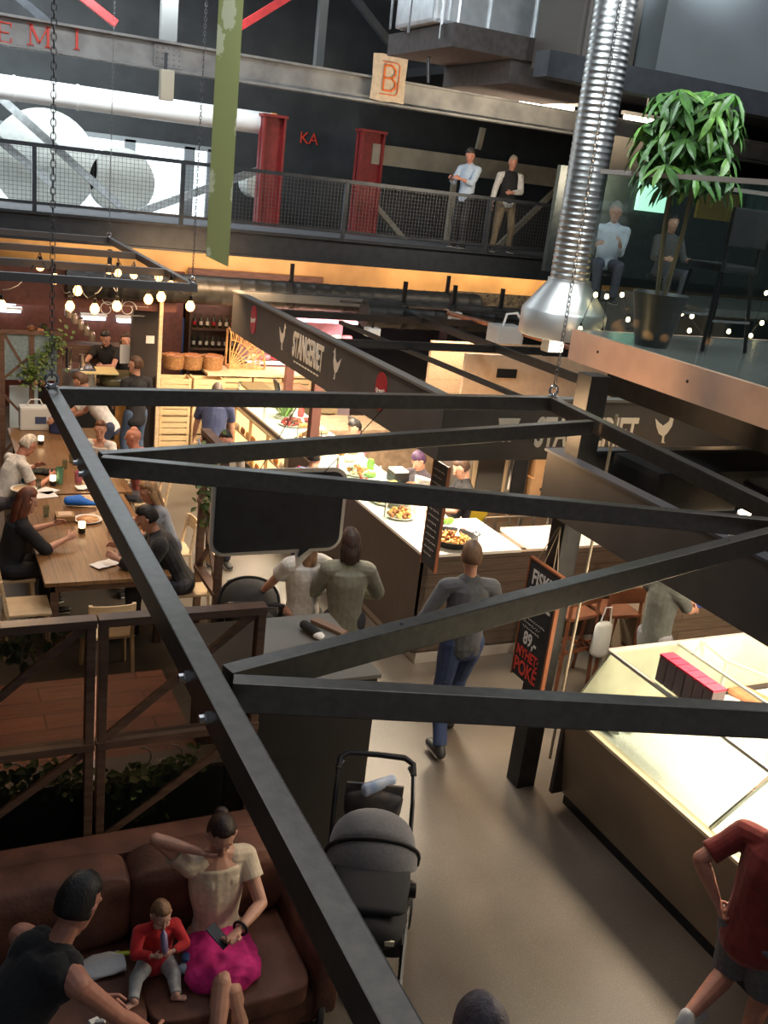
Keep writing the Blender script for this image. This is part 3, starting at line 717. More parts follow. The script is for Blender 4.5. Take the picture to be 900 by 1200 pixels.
# ------------------------------------------------------------------ green fabric banner
p = at(254, 303, y=8.0); BX = p.x
o = thing('fabric_banner', 'long narrow green fabric banner with pale leaf prints, hanging from above', 'banner', (BX, 8, 3.9))
def banner_mat():
    m = mat('green_printed_cloth', (.33, .36, .14), .85); nt = m.node_tree; bs = nt.nodes['Principled BSDF']
    tc = nt.nodes.new('ShaderNodeTexCoord'); mp = nt.nodes.new('ShaderNodeMapping'); mp.inputs['Scale'].default_value = (3.4, 3.4, 1.6); mp.inputs['Rotation'].default_value = (0, .3, 0)
    vo = nt.nodes.new('ShaderNodeTexVoronoi'); vo.inputs['Scale'].default_value = 1.6
    nz = nt.nodes.new('ShaderNodeTexNoise'); nz.inputs['Scale'].default_value = 30
    ad = nt.nodes.new('ShaderNodeMath'); ad.operation = 'MULTIPLY_ADD'; ad.inputs[1].default_value = .3
    r = nt.nodes.new('ShaderNodeValToRGB'); r.color_ramp.elements[0].position = .43; r.color_ramp.elements[0].color = (.75, .76, .5, 1); r.color_ramp.elements[1].position = .47; r.color_ramp.elements[1].color = (.42, .45, .17, 1)
    nt.links.new(tc.outputs['Object'], mp.inputs[0]); nt.links.new(mp.outputs[0], vo.inputs[0]); nt.links.new(tc.outputs['Object'], nz.inputs[0])
    nt.links.new(nz.outputs[0], ad.inputs[0]); nt.links.new(vo.outputs['Distance'], ad.inputs[2]); nt.links.new(ad.outputs[0], r.inputs[0]); nt.links.new(r.outputs[0], bs.inputs['Base Color'])
    return m
b = MB(); n = 40; rows = []
for i in range(n+1):
    z = 3.88+i*.1; t = i/n; xo = BX+(-.01)*i*.0
    rows.append([b.bm.verts.new((xo-.095+.19*k/4, 8+.012*math.sin(z*1.3), z-(.07*k/4 if i == 0 else 0))) for k in range(5)])
for r0, r1 in zip(rows, rows[1:]):
    for k in range(4): b.bm.faces.new((r0[k], r0[k+1], r1[k+1], r1[k]))
ob = b.obj('cloth', banner_mat(), o); sm = ob.modifiers.new('t', 'SOLIDIFY'); sm.thickness = .004

# ------------------------------------------------------------------ spiral duct with hood
HX, HY = 6.62, 9.3
D = thing('spiral_duct', 'shiny round spiral duct ending in a wide extraction hood above the sausage stall', 'duct', (HX, HY, 3.2))
pt = at(713, 0, y=HY); pb_ = at(672, 270, y=HY)
print('duct', pt, pb_)
def spiral():
    m = mat('spiral_duct_steel', (.62, .62, .6), .34, 1); nt = m.node_tree; bs = nt.nodes['Principled BSDF']
    tc = nt.nodes.new('ShaderNodeTexCoord'); wv = nt.nodes.new('ShaderNodeTexWave'); wv.bands_direction = 'Z'; wv.inputs['Scale'].default_value = 5; wv.inputs['Distortion'].default_value = .3
    bp = nt.nodes.new('ShaderNodeBump'); bp.inputs['Strength'].default_value = .2; bp.inputs['Distance'].default_value = .01
    nt.links.new(tc.outputs['Object'], wv.inputs[0]); nt.links.new(wv.outputs[0], bp.inputs['Height']); nt.links.new(bp.outputs[0], bs.inputs['Normal']); return m
b = MB(); pr = []
z = 3.78
while z < 8: pr += [(.216, z), (.221, z+.012), (.221, z+.022), (.216, z+.034)]; z += .065
b.lathe(pr, (HX, HY, 0), 32); b.obj('duct_tube', spiral(), D, smooth='auto')
b = MB(); b.lathe([(.02, 3.18), (.47, 3.18), (.48, 3.2), (.48, 3.46), (.46, 3.49), (.24, 3.78), (.24, 3.82)], (HX, HY, 0), 36); b.obj('hood', mat('hood_steel', (.72, .71, .68), .4, .85), D, smooth='auto')
b = MB(); b.box((HX-.15, HY-.1, 3.1), (.22, .14, .16), bev=.02); b.cyl((HX-.15, HY-.1, 3.14), (HX-.15, HY-.1, 3.24), .03, n=8); 
o = thing('floodlight', 'white floodlight box hanging right under the extraction hood', 'light', (HX-.15, HY-.1, 3.1)); b.obj('housing', WHITE, o)
MB().box((HX-.15, HY-.175, 3.09), (.18, .012, .12)).obj('lens', glow('flood_lens', (1, .9, .75), 4), o)

# ================================================================== SAUSAGE STALL
CX, CY0, CY1 = 4.45, 7.87, 14.6      # counter planes
FX, FY = 4.3, 7.62                   # fascia planes
CWOOD = planks('stall_cladding', (.115, .082, .062), (.085, .062, .048), (.03, .02, .015), .14, 3, (PI/2, 0, 0), .5)
CWOODY = planks('stall_cladding_side', (.105, .076, .058), (.078, .057, .045), (.03, .02, .015), .14, 3, (PI/2, 0, PI/2), .5)
K = thing('stall_fascia', 'dark grey sausage stall fascia board with cream lettering and red oval logos', 'fascia', (FX, FY, 2.3))
FB, FT = 2.24, 2.82
b = MB(); b.span((FX, FY, FB), (FX+.06, 14.4, FT)); b.obj('side_board', GREYBOARD, K)
b = MB(); b.span((FX+.06, FY, FB), (14, FY+.06, FT)); b.obj('front_board', GREYBOARD, K)
b = MB(); b.span((FX-.02, FY-.02, FT), (FX+.1, 14.4, FT+.025)); b.span((FX+.1, FY-.02, FT), (14, FY+.1, FT+.025)); b.span((FX+.1, 14.3, FT-.1), (10, 14.42, FT+.025)); b.obj('top_trim', mat('grey_trim', (.22, .22, .21), .4, .5), K)
ZU = (0, 0, 1)
lp = lambda px, py: at(px, py, x=FX)
c = lp(369, 416)
print('text pos', c, lp(340, 400), lp(400, 440), lp(342, 388), lp(297, 382), lp(447, 455))
lettering('STANGERIET', .42, (FX-.004, lp(361, 407).y, 2.55), (0, -1, 0), ZU, CREAMTXT, K, squeeze=.44, bold=.012)
b = MB(); yy_ = lp(361, 407).y
for q in range(9):
    b.span((FX-.006, yy_+.45-q*.1-.07, 2.345), (FX-.001, yy_+.45-q*.1, 2.362))
b.obj('tagline', CREAMTXT, K, label='tiny cream tagline')
HEN = [(-.09, .02), (-.12, .1), (-.07, .06), (-.02, .03), (.03, .07), (.045, .14), (.06, .17), (.075, .145), (.1, .125), (.075, .11), (.075, .03), (.04, -.04), (.015, -.065), (.02, -.12), (.04, -.135), (.0, -.135), (-.005, -.07), (-.05, -.045)]
def animal(poly, o, u, par, nm, s=1.): 
    b = MB(); b.prism([(x*s, y*s) for x, y in poly], o, u, ZU, .004); b.obj(nm, CREAMTXT, par, label='cream '+nm.replace('_', ' '))
animal(HEN, (FX-.001, lp(331, 396).y, 2.56), (0, -1, 0), K, 'hen_figure', 1.15)
animal([(-x, y) for x, y in HEN][::-1], (FX-.001, lp(394, 428).y, 2.58), (0, -1, 0), K, 'hen_figure', 1.15)
def oval(par, o, u, w=.12, h=.2):
    o, u = Vector(o), Vector(u); b = MB()
    poly = [(max(-w, min(w, w*1.12*math.cos(2*PI*k/24))), h*math.sin(2*PI*k/24)) for k in range(24)]
    b.prism(poly, o, u, ZU, .01); g = b.obj('logo', mat('logo_red', (.42, .02, .03), .4), par, label='red oval logo')
    t = lettering('Stange', .1, o+u.cross(Vector(ZU))*.012, (u+Vector((0, 0, .25))), (Vector((0, 0, 1))-u*.25), CREAMTXT, g, squeeze=.8)
oval(K, (FX-.0, lp(297, 382).y, 2.58), (0, -1, 0)); oval(K, (FX-.0, lp(447, 455).y, 2.58), (0, -1, 0), .13, .2)
# front board: pot figure and lettering
qy = lambda px, py: at(px, py, y=FY)
px_ = qy(597, 492)
b = MB(); b.prism([(-.12, .1), (.12, .1), (.1, .02), (.04, -.04), (.02, -.05), (.05, -.13), (.02, -.13), (0, -.06), (-.02, -.13), (-.05, -.13), (-.03, -.04), (-.1, .02)], (px_.x, FY-.004, 2.55), (1, 0, 0), ZU, -.004); b.obj('pig_figure', CREAMTXT, K, label='cream pig figure')
lettering('STANGERIET', .4, (qy(690, 495).x, FY-.006, 2.5), (1, 0, 0), ZU, CREAMTXT, K, squeeze=.53, bold=.012)
animal([(x*1.1, y) for x, y in HEN], (qy(780, 495).x, FY-.001, 2.55), (1, 0, 0), K, 'hen_figure', 1.1)
# counters
C1 = thing('stall_counter', 'long sausage stall counter clad in dark wood with a lit white top', 'counter', (CX, 11, 0))
b = MB(); b.span((CX, CY0, .12), (CX+.06, CY1, 1.17)); b.obj('side_cladding', CWOODY, C1)
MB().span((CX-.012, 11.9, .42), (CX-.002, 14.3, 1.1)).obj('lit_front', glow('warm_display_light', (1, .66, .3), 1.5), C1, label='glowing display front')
for zz in (.42, .76, 1.08): MB().span((CX-.05, 11.88, zz), (CX, 14.32, zz+.025)).obj('display_shelf', mat('pale_shelf_edge', (.5, .36, .2), .4), C1)
for yy in (11.88, 12.68, 13.48, 14.3): MB().span((CX-.055, yy, .42), (CX, yy+.025, 1.1)).obj('display_upright', mat('pale_shelf_edge', ()), C1)
b = MB(); b.span((CX, CY0, .12), (9.5, CY0+.06, 1.17)); b.obj('front_cladding', CWOOD, C1)
b = MB(); b.span((CX+.05, CY0+.05, 0), (CX+.1, CY1, .12)); b.span((CX+.05, CY0-.0, 0), (9.5, CY0+.05, .13)); b.obj('kickboard', mat('pale_kickboard', (.42, .39, .36), .35, .4), C1)
MARB = mat('white_counter_top', (.8, .77, .7), .3, var=.05, scale=5)
b = MB(); b.span((CX-.01, CY0-.01, 1.17), (CX+.8, CY1, 1.2)); b.span((CX+.8, CY0-.01, 1.17), (CX+1.12, CY0+.95, 1.2)); b.obj('worktop', MARB, C1)
b = MB(); b.span((CX+.74, CY0+.9, 0), (CX+.8, CY1, 1.17)); b.obj('inner_panel', mat('steel_panel', (.4, .38, .35), .35, .7), C1)
# glass display
GD = thing('glass_food_display', 'low glass food display standing along the sausage stall counter', 'display case', (CX+.2, 10.5, 1.2))
MB().span((CX+.02, 8.05, 1.2), (CX+.03, 14.4, 1.46)).obj('front_pane', GGLASS, GD)
MB().span((CX+.02, 8.9, 1.46), (CX+.4, 14.4, 1.47)).obj('top_pane', GLASS, GD)
for y in (8.9, 10.3, 11.7, 13.1, 14.38): MB().span((CX+.02, y-.012, 1.2), (CX+.045, y+.012, 1.46)).obj('upright', CHROME, GD)
# posts of stall
for i, (x, y, lab) in enumerate(((4.47, 11.15, 'dark red-brown post halfway along the sausage stall counter'), (5.3, 14.45, 'dark post at the far end of the sausage stall counter'), (9.4, 7.9, 'dark post at the right end of the sausage stall front'))):
    o = MB().span((x-.06, y-.06, 1.2 if i < 2 else 0), (x+.06, y+.06, 2.3), bev=.006).obj('stall_post', mat('redbrown_post', (.1, .035, .025), .5)); tag(o, lab, 'post')
# roof framework over the stall
RF = thing('stall_roof_frame', 'black open roof framework with rails above the sausage stall', 'roof frame', (6, 11, 2.8))
for a, c in (((4.4, 12.6, 2.8), (9.5, 12.6, 2.8)), ((4.4, 10.6, 2.78), (9.5, 10.6, 2.78)), ((6.6, 7.7, 2.8), (6.6, 14.4, 2.8)), ((8.8, 7.7, 2.8), (8.8, 14.4, 2.8)), ((4.4, 14.35, 2.8), (9.5, 14.35, 2.8))):
    MB().beam(a, c, .07, .09).obj('rail', BLACKM, RF)
a, c = at(400, 395, z=2.7), at(560, 455, z=2.7)
MB().beam((5.3, 12.6, 2.72), (5.5, 7.7, 2.72), .05, .05).obj('rail', BLACKM, RF)
MB().beam((5.6, 13.4, 2.9), (9.0, 13.0, 2.9), .03, .03).obj('conduit', CHROME, RF, label='thin bright conduit')
b = MB(); b.tube([(7.3, 13.2, 2.85), (7.5, 12, 2.86), (7.6, 11, 2.86), (7.7, 10, 2.86)], .035); b.obj('copper_pipe', mat('copper', (.4, .17, .1), .35, .8), RF)
# fabric/insulated ducts lying on the roofs
for i, (x0, x1, Y, z, r, lab) in enumerate(((2.0, 8.9, 15.2, 2.72, .22, 'thick black duct lying below the footbridge, behind the stall roof'), (6.0, 8.9, 13.4, 2.75, .2, 'black duct lying on the sausage stall roof, nearer one'))):
    o = thing('black_duct', lab, 'duct', ((x0+x1)/2, Y, z), 'black insulated ducts')
    b = MB(); prof = []; n = int((x1-x0)/.25)
    M_ = Matrix(((0, 0, 1), (0, 1, 0), (-1, 0, 0)))
    for k in range(n+1): prof += [(r, x0+k*.25*(x1-x0)/(n*.25)-.0), (r*1.03, x0+k*.25*(x1-x0)/(n*.25)+.02), (r, x0+k*.25*(x1-x0)/(n*.25)+.04)]
    b.lathe(prof, (0, Y, z), 20, M=M_); b.obj('duct_sleeve', mat('black_foil', (.022, .022, .02), .35, var=.3, bump=.3), o, smooth='auto')
    for k in range(3): b = MB(); X = x0+.6+k*(x1-x0-1.2)/2; b.lathe([(r*1.05, X), (r*1.05, X+.06)], (0, Y, z), 20, M=M_); b.span((X, Y-.02, z), (X+.06, Y+.02, z+.5)); b.obj('strap', BLACKM, o)
o = thing('power_box', 'grey power box with looping cable beside the extraction hood', 'power box', (7.9, 11.4, 2.9))
b = MB(); p = at(592, 391, y=11.6); b.box(p, (.42, .3, .24), bev=.02); b.obj('housing', mat('light_grey_box', (.42, .42, .4), .5), o)
b = MB(); b.tube([p+Vector((-.12, -.1, .1)), p+Vector((-.08, -.1, .28)), p+Vector((.08, -.1, .3)), p+Vector((.2, -.1, .16)), p+Vector((.22, -.1, -.05))], .018); b.obj('cable_loop', WHITE, o)
for i, (px, py, Y, lab) in enumerate(((436, 389, 12.6, 'small white spotlight box on the roof rail, left one'), (532, 370, 13.2, 'small white spotlight box further right near the black duct end'))):
    p = at(px, py, y=Y); o = thing('spotlight_box', lab, 'light', p, 'small roof spotlights')
    MB().box(p, (.2, .15, .12), bev=.015).obj('housing', WHITE, o); MB().box(p+Vector((0, 0, .11)), (.03, .03, .12)).obj('bracket', BLACKM, o)
# wood pile panel below bridge
p0, p1 = at(528, 352, y=15.4), at(650, 362, y=15.4)
WP = mat('stone_basket_fill', (.35, .25, .13), .9, col2=(.06, .04, .03), scale=14, bump=.8)
b = MB(); b.span((p0.x, 15.4, p1.z-.25), (p1.x+4, 15.6, p0.z+.15)); o = b.obj('log_store', WP); tag(o, 'long store of small split logs below the footbridge, left of the hood', 'firewood', kind='stuff')
b = MB(); b.span((p0.x, 15.35, 0), (p1.x+4, 15.65, p1.z-.25)); tag(b.obj('dark_back_unit', BLACKM), 'dark tall unit carrying the log store', 'cabinet')
# fabric-wrapped small chimney of wooden screens
PW2 = planks('birch_panel', (.52, .36, .22), (.46, .31, .19), (.3, .2, .12), .2, 2, (PI/2, PI/2, 0), .5)
p0, p1 = at(505, 415, y=12.4), at(552, 440, y=12.4)
b = MB(); b.span((p0.x, 12.4, 1.2), (p0.x+1.9, 12.46, 2.55)); tag(b.obj('wood_partition', PW2), 'pale wooden partition inside the sausage stall, seen through its open roof', 'partition')
p0 = at(545, 430, y=11.2); b = MB(); b.span((p0.x, 11.2, 0), (p0.x+2.9, 11.26, 2.6)); b.span((p0.x+.5, 11.17, 2.3), (p0.x+.8, 11.2, 2.42), mi=1)
tag(b.obj('back_panel', [mat('tan_panel', (.5, .34, .22), .5, var=.06), BLACKM]), 'tan back panel with a black vent below the extraction hood', 'panel')
# ================================================================== FOOD AND STAFF SIDE OF THE SAUSAGE STALL
def pile(c, rx, ry, h, n, m, r, label, cat, name, smooth=True):
    """heap nobody could count: one object"""
    b = MB()
    for i in range(n):
        a = random.random()*2*PI; q = math.sqrt(random.random()); x, y = math.cos(a)*q*rx, math.sin(a)*q*ry
        z = h*(1-q*q)*random.random()
        M_ = Euler((random.random()*3, random.random()*3, random.random()*3)).to_matrix()
        b.ball(Vector(c)+Vector((x, y, z)), (r*random.uniform(.7, 1.3), r*random.uniform(.5, .9), r*random.uniform(.4, .8)), 8, M=M_, mi=random.randrange(len(m)))
    return b.obj(name, m, None, smooth=True)
ORF = mat('roast_orange', (.55, .22, .05), .5, var=.3, scale=30); YEF = mat('roast_yellow', (.7, .42, .12), .5, var=.3, scale=30); BRF = mat('roast_brown', (.25, .09, .03), .5, var=.3)
PINKM = mat('pink_meat', (.6, .2, .2), .4, var=.3, scale=25); REDM = mat('red_meat', (.4, .05, .05), .4, var=.3, scale=25); CREAMF = mat('cream_food', (.75, .65, .45), .5, var=.2)
# paella pan
p = at(530, 634, z=1.23); 
o = thing('paella_pan', 'wide black pan heaped with orange roasted food at the stall counter corner', 'pan', (p.x, p.y, 1.2))
b = MB(); b.lathe([(.001, 1.201), (.18, 1.201), (.25, 1.29), (.262, 1.292), (.25, 1.275), (.18, 1.215), (.001, 1.215)], (p.x, p.y, 0), 32)
b.obj('pan_body', BLACKM, o, smooth='auto')
for q in (-1, 1): b = MB(); b.tube([(p.x+q*.25, p.y-.05, 1.285), (p.x+q*.3, p.y-.04, 1.3), (p.x+q*.3, p.y+.04, 1.3), (p.x+q*.25, p.y+.05, 1.285)], .008); b.obj('handle', BLACKM, o)
f = pile((p.x, p.y, 1.25), .2, .2, .07, 260, [ORF, YEF, BRF], .02, '', '', 'roasted_food'); tag(f, 'heap of orange roasted pieces in the black pan', 'food', kind='stuff')
b = MB(); b.cap((p.x+.02, p.y-.05, 1.33), (p.x+.16, p.y+.16, 1.42), .008); b.loft([((p.x+.0, p.y-.09, 1.32), .03, .01), ((p.x+.02, p.y-.05, 1.33), .02, .01)], (1, -1, 0)); tag(b.obj('serving_spoon', mat('cream_wood', (.8, .7, .5), .5), smooth=True), 'pale serving spoon stuck in the black food pan', 'spoon')
# items in the display, each its own
def dish(x, y, r, fm, lab, n=50, ppr=.03):
    o = thing('platter', lab, 'platter', (x, y, 1.2), 'platters in the stall display')
    b = MB(); b.lathe([(.001, 1.202), (r*.7, 1.202), (r, 1.225), (r*.98, 1.23), (r*.68, 1.21), (.001, 1.21)], (x, y, 0), 24); b.obj('plate', WHITE, o, smooth='auto')
    f = pile((x, y, 1.23), r*.75, r*.75, .08, n, fm, ppr, '', '', 'food'); f.parent = o; f.matrix_parent_inverse = world_of(o).inverted(); f['kind'] = 'stuff'
for args in ((4.68, 8.95, .17, [BRF, YEF], 'platter of brown rolls nearest the tall chalk menu in the stall display'), (4.75, 9.45, .2, [CREAMF, YEF], 'platter of pale food second from the tall chalk menu'), (4.7, 10.0, .17, [PINKM, REDM], 'platter of red cured meat in the stall display'),
             (4.85, 10.5, .2, [CREAMF, ORF], 'platter of cream and orange food midway in the display'), (4.7, 11.5, .2, [PINKM, CREAMF], 'platter of pink and cream food beyond the red-brown post'), (4.8, 12.1, .2, [YEF, BRF], 'platter of golden food further along the display'), (4.8, 12.8, .2, [REDM, BRF], 'dark red platter near the far end of the display')):
    dish(*args)
# stacked white plates & bowls, black trays
for i, (px, py, lab) in enumerate(((500, 560, 'stack of white plates lit brightly behind the tall chalk menu'), (470, 585, 'low stack of white plates nearer the post on the counter'))):
    p = at(px, py, z=1.3); o = thing('plate_stack', lab, 'plates', (p.x, p.y, 1.2), 'white plate stacks'); b = MB(); pr = [(.001, 1.2)]
    for k in range(8): pr += [(.1, 1.205+k*.014), (.14, 1.212+k*.014), (.1, 1.214+k*.014)]
    pr.append((.001, 1.32)); b.lathe(pr, (p.x, p.y, 0), 24); b.obj('plates', WHITE, o, smooth='auto')
p = at(475, 560, z=1.25); b = MB(); b.span((p.x-.2, p.y-.1, 1.2), (p.x-.0, p.y+.12, 1.34), bev=.01); b.span((p.x-.19, p.y-.09, 1.34), (p.x-.01, p.y+.11, 1.36), mi=1); tag(b.obj('napkin_box', [BLACKM, WHITE]), 'black box of white napkins on the stall counter', 'box')
p = at(487, 571, z=1.22); b = MB(); b.lathe([(.001, 1.2), (.1, 1.2), (.13, 1.25), (.115, 1.25), (.09, 1.215), (.001, 1.215)], (p.x, p.y, 0), 24); tag(b.obj('brown_bowl', mat('brown_clay', (.2, .1, .05), .4), smooth='auto'), 'round brown bowl beside the napkin box', 'bowl')
# tall chalk menu at the corner
CHALK = mat('chalkboard', (.022, .022, .024), .7, var=.3, scale=8)
def scribble(b, o, u, w, rows, h, m=0, seed=1):
    rnd = random.Random(seed); o, u = Vector(o), Vector(u)
    for r in range(rows):
        x = 0; z = -r*h
        while x < w*rnd.uniform(.7, 1):
            L = rnd.uniform(.012, .03); a = rnd.uniform(-1.2, 1.2)
            c = o+u*(x+L/2)+Vector((0, 0, z)); b.beam(c-(u*math.cos(a)+Vector((0, 0, math.sin(a))))*L/2, c+(u*math.cos(a)+Vector((0, 0, math.sin(a))))*L/2, .002, .005, up=(0, 0, 1), mi=m); x += L*1.1
o = thing('tall_chalk_menu', 'tall narrow black chalk menu standing at the sausage stall counter corner', 'menu', (CX, 7.85, 1.2))
b = MB(); b.span((CX-.03, 7.6, 1.13), (CX-.01, 7.88, 2.18), bev=.003); b.obj('board', CHALK, o)
b = MB(); b.span((CX-.034, 7.585, 1.12), (CX-.006, 7.6, 2.19)); b.span((CX-.034, 7.88, 1.12), (CX-.006, 7.895, 2.19)); b.obj('edge_strip', mat('orange_wood', (.3, .1, .04), .5), o)
b = MB(); scribble(b, (CX-.032, 7.86, 2.1), (0, -1, 0), .22, 14, .065, seed=4); b.obj('chalk_writing', mat('chalk', (.6, .58, .54), .9), o)
# oven, boxes, worktops inside
BW = thing('stall_worktop', 'steel worktop with open shelf inside the sausage stall', 'worktop', (6.6, 9.7, 0))
SST = mat('brushed_steel', (.42, .39, .35), .3, .9, var=.1, scale=5)
b = MB(); b.span((6.0, 9.9, .88), (8.9, 10.7, .93), bev=.01); b.span((6.0, 10.66, .93), (8.9, 10.7, 1.05)); b.obj('top', SST, BW)
for x in (6.05, 7.4, 8.85):
    for y in (9.95, 10.6): MB().span((x-.02, y-.02, 0), (x+.02, y+.02, .88)).obj('leg', SST, BW)
MB().span((6.0, 9.95, .4), (8.9, 10.65, .43)).obj('shelf', SST, BW)
b = MB(); b.span((5.9, 8.7, 0), (7.9, 9.2, .86), bev=.02); b.span((5.9, 8.66, .4), (6.3, 8.7, .8)); 
tag(b.obj('steel_fridge_counter', mat('tan_steel_front', (.32, .25, .19), .35, .5)), 'tan steel undercounter unit just inside the stall corner', 'cabinet')
b = MB(); b.span((6.2, 8.5, .86), (7.5, 9.25, .9)); tag(b.obj('white_chopping_board', MARB), 'brightly lit white board on the steel unit behind the pillar', 'board')
OV = thing('combi_oven', 'steel combi oven with dark glass door inside the sausage stall', 'oven', (6.55, 10.3, .93))
b = MB(); b.span((6.05, 9.95, .95), (6.95, 10.65, 1.75), bev=.02); b.obj('housing', SST, OV)
b = MB(); b.span((6.12, 9.92, 1.0), (6.62, 9.95, 1.7), bev=.01); b.obj('door', mat('warm_steel', (.5, .38, .25), .3, .8), OV); MB().span((6.18, 9.905, 1.08), (6.56, 9.925, 1.62), bev=.01).obj('door_glass', mat('oven_glass', (.015, .012, .01), .1), OV)
b = MB(); b.span((6.64, 9.9, 1.15), (6.67, 9.92, 1.55)); b.obj('door_handle', CHROME, OV)
b = MB(); b.span((6.72, 9.93, 1.0), (6.92, 9.95, 1.7)); b.obj('control_panel', BLACKM, OV)
CB = mat('cardboard', (.42, .24, .11), .8, var=.08, scale=8)
for i, (x, z, w, h, lab) in enumerate(((7.3, .93, .55, .34, 'lower cardboard box stacked on the steel worktop right of the oven'), (7.32, 1.27, .52, .26, 'upper cardboard box of the stack right of the oven'))):
    o = thing('cardboard_box', lab, 'box', (x, 10.2, z), 'cardboard boxes on the worktop'); b = MB(); b.span((x-w/2, 9.95, z), (x+w/2, 10.45, z+h), bev=.006); b.obj('carton', CB, o)
    b = MB(); 
    for k in (-.1, .1): b.span((x+k-.03, 9.945, z+h*.5), (x+k+.03, 9.951, z+h*.62))
    b.obj('hand_hole', BLACKM, o)
b = MB(); 
for k in range(5): b.box((7.25+k*.03, 10.2, 1.545+k*.012), (.5, .4, .01), Euler((0, 0, k*.2)).to_matrix())
tag(b.obj('paper_stack', mat('olive_paper', (.3, .27, .1), .8)), 'loose olive paper sheets lying on the cardboard boxes', 'paper')
b = MB(); b.box((5.95, 9.55, 1.02), (.3, .25, .3), Euler((.2, .4, .3)).to_matrix(), bev=.03); tag(b.obj('yellow_crate', mat('yellow_plastic', (.6, .42, .02), .5)), 'yellow plastic tub beside the dark shirted cook', 'tub')
b = MB(); 
for k in range(3):
    b.tube([(6.1+k*.35, 9.45, 0), (6.1+k*.35, 9.45, .95), (6.1+k*.35, 9.75, .95), (6.1+k*.35, 9.75, 0)], .015)
b.tube([(6.1, 9.45, .5), (6.8, 9.45, .5)], .015); b.tube([(6.1, 9.45, .95), (6.8, 9.45, .95)], .015); tag(b.obj('tray_trolley', SST), 'steel tray trolley frame below the cardboard boxes', 'trolley')
# POS screen
for i, (px, py, Y, rz, lab) in enumerate(((416, 500, 11.8, .5, 'till screen on the brightly lit counter beyond the red-brown post'), (325, 455, 13.9, .3, 'tablet till screen standing before the pink meat display'))):
    p = at(px, py, y=Y); o = thing('till_screen', lab, 'screen', p, 'till screens')
    R_ = Euler((-.25, 0, rz+1.2)).to_matrix()
    MB().box(p, (.3, .03, .24), R_, bev=.01).obj('casing', BLACKM, o); MB().box(p+R_ @ Vector((0, -.018, 0)), (.26, .004, .2), R_).obj('display', glow('screen_blue', (.45, .65, .75), 1.2), o)
    b = MB(); b.cyl(p-Vector((0, 0, .12)), p-Vector((0, 0, .3)), .02); b.box(p-Vector((0, 0, .3)), (.2, .2, .02)); b.obj('stand', BLACKM, o)
# potted plant on counter
p = at(335, 490, z=1.3); p = at(333, 490, y=13.2)
o = thing('potted_plant', 'small potted plant with grassy leaves by the red-brown post', 'plant', (p.x, p.y, p.z-.15))
b = MB(); b.lathe([(.001, -.15), (.09, -.15), (.13, .05), (.12, .05), (.1, .02), (.001, .02)], p, 20); b.obj('pot', mat('pale_pot', (.6, .56, .5), .5), o, smooth='auto')
b = MB()
for i in range(60):
    a = random.random()*6.3; d = Vector((math.cos(a)*.6, math.sin(a)*.6, 1.1+random.random())); b.leaf(p+Vector((math.cos(a)*.04, math.sin(a)*.04, .02)), d, (0, 0, 1), random.uniform(.2, .36), .03, bend=.4)
b.obj('leaves', LEAF2, o)
# left glass cabinet with pastries, at far end of stall; bottles and packs
LITW = glow('lit_shelf_panel', (1, .72, .35), 1.6)
o = thing('lit_cabinet', 'low glowing glass cabinet of warm shelves left of the red-brown post', 'cabinet', (5.0, 14.9, 0))
p0, p1 = at(288, 500, y=14.9), at(362, 480, y=14.9)
b = MB(); b.span((p0.x, 14.9, 0), (p1.x, 15.5, .5)); b.span((p0.x, 15.45, .5), (p1.x, 15.5, 1.2)); b.span((p0.x, 14.9, 1.2), (p1.x, 15.5, 1.24)); b.obj('body', mat('cabinet_wood', (.35, .22, .1), .5), o)
b = MB(); b.span((p0.x+.02, 15.42, .52), (p1.x-.02, 15.44, 1.18)); b.obj('light_panel', LITW, o, label='warm glowing back panel')
for z in (.74, .96): MB().span((p0.x, 14.95, z), (p1.x, 15.45, z+.02)).obj('shelf', mat('warm_shelf', (.5, .36, .2), .4), o)
MB().span((p0.x, 14.9, .5), (p1.x, 14.91, 1.2)).obj('pane', GLASS, o)
k = 0
for z in (.5, .76, .98):
    for x in (p0.x+.12, p0.x+.35, p0.x+.6, p0.x+.85):
        if x < p1.x-.05:
            q = MB(); 
            for j in range(10): q.ball((x+random.uniform(-.07, .07), 15.15+random.uniform(-.1, .1), z+.05+random.uniform(0, .05)), (.04, .03, .025), 7)
            g = q.obj('pastry_heap', [YEF, ORF, CREAMF][k % 3], smooth=True); k += 1
            tag(g, 'heap of golden pastries inside the glowing cabinet', 'pastries', 'pastry heaps in the glowing cabinet', 'stuff')
for zz in (.447, .787):
    for i in range(9):
        y = 12.02+i*.26
        g = MB().loft([((CX-.035, y-.05, zz+.05), .022, .045), ((CX-.035, y+.05, zz+.05), .022, .05)], (1, 0, 0), 10).obj('bread_loaf', [ORF, YEF, BRF, CREAMF][(i+int(zz*10)) % 4], smooth=True); tag(g, 'small loaf on the glowing display front of the sausage stall counter', 'loaf', 'loaves on the glowing display front')
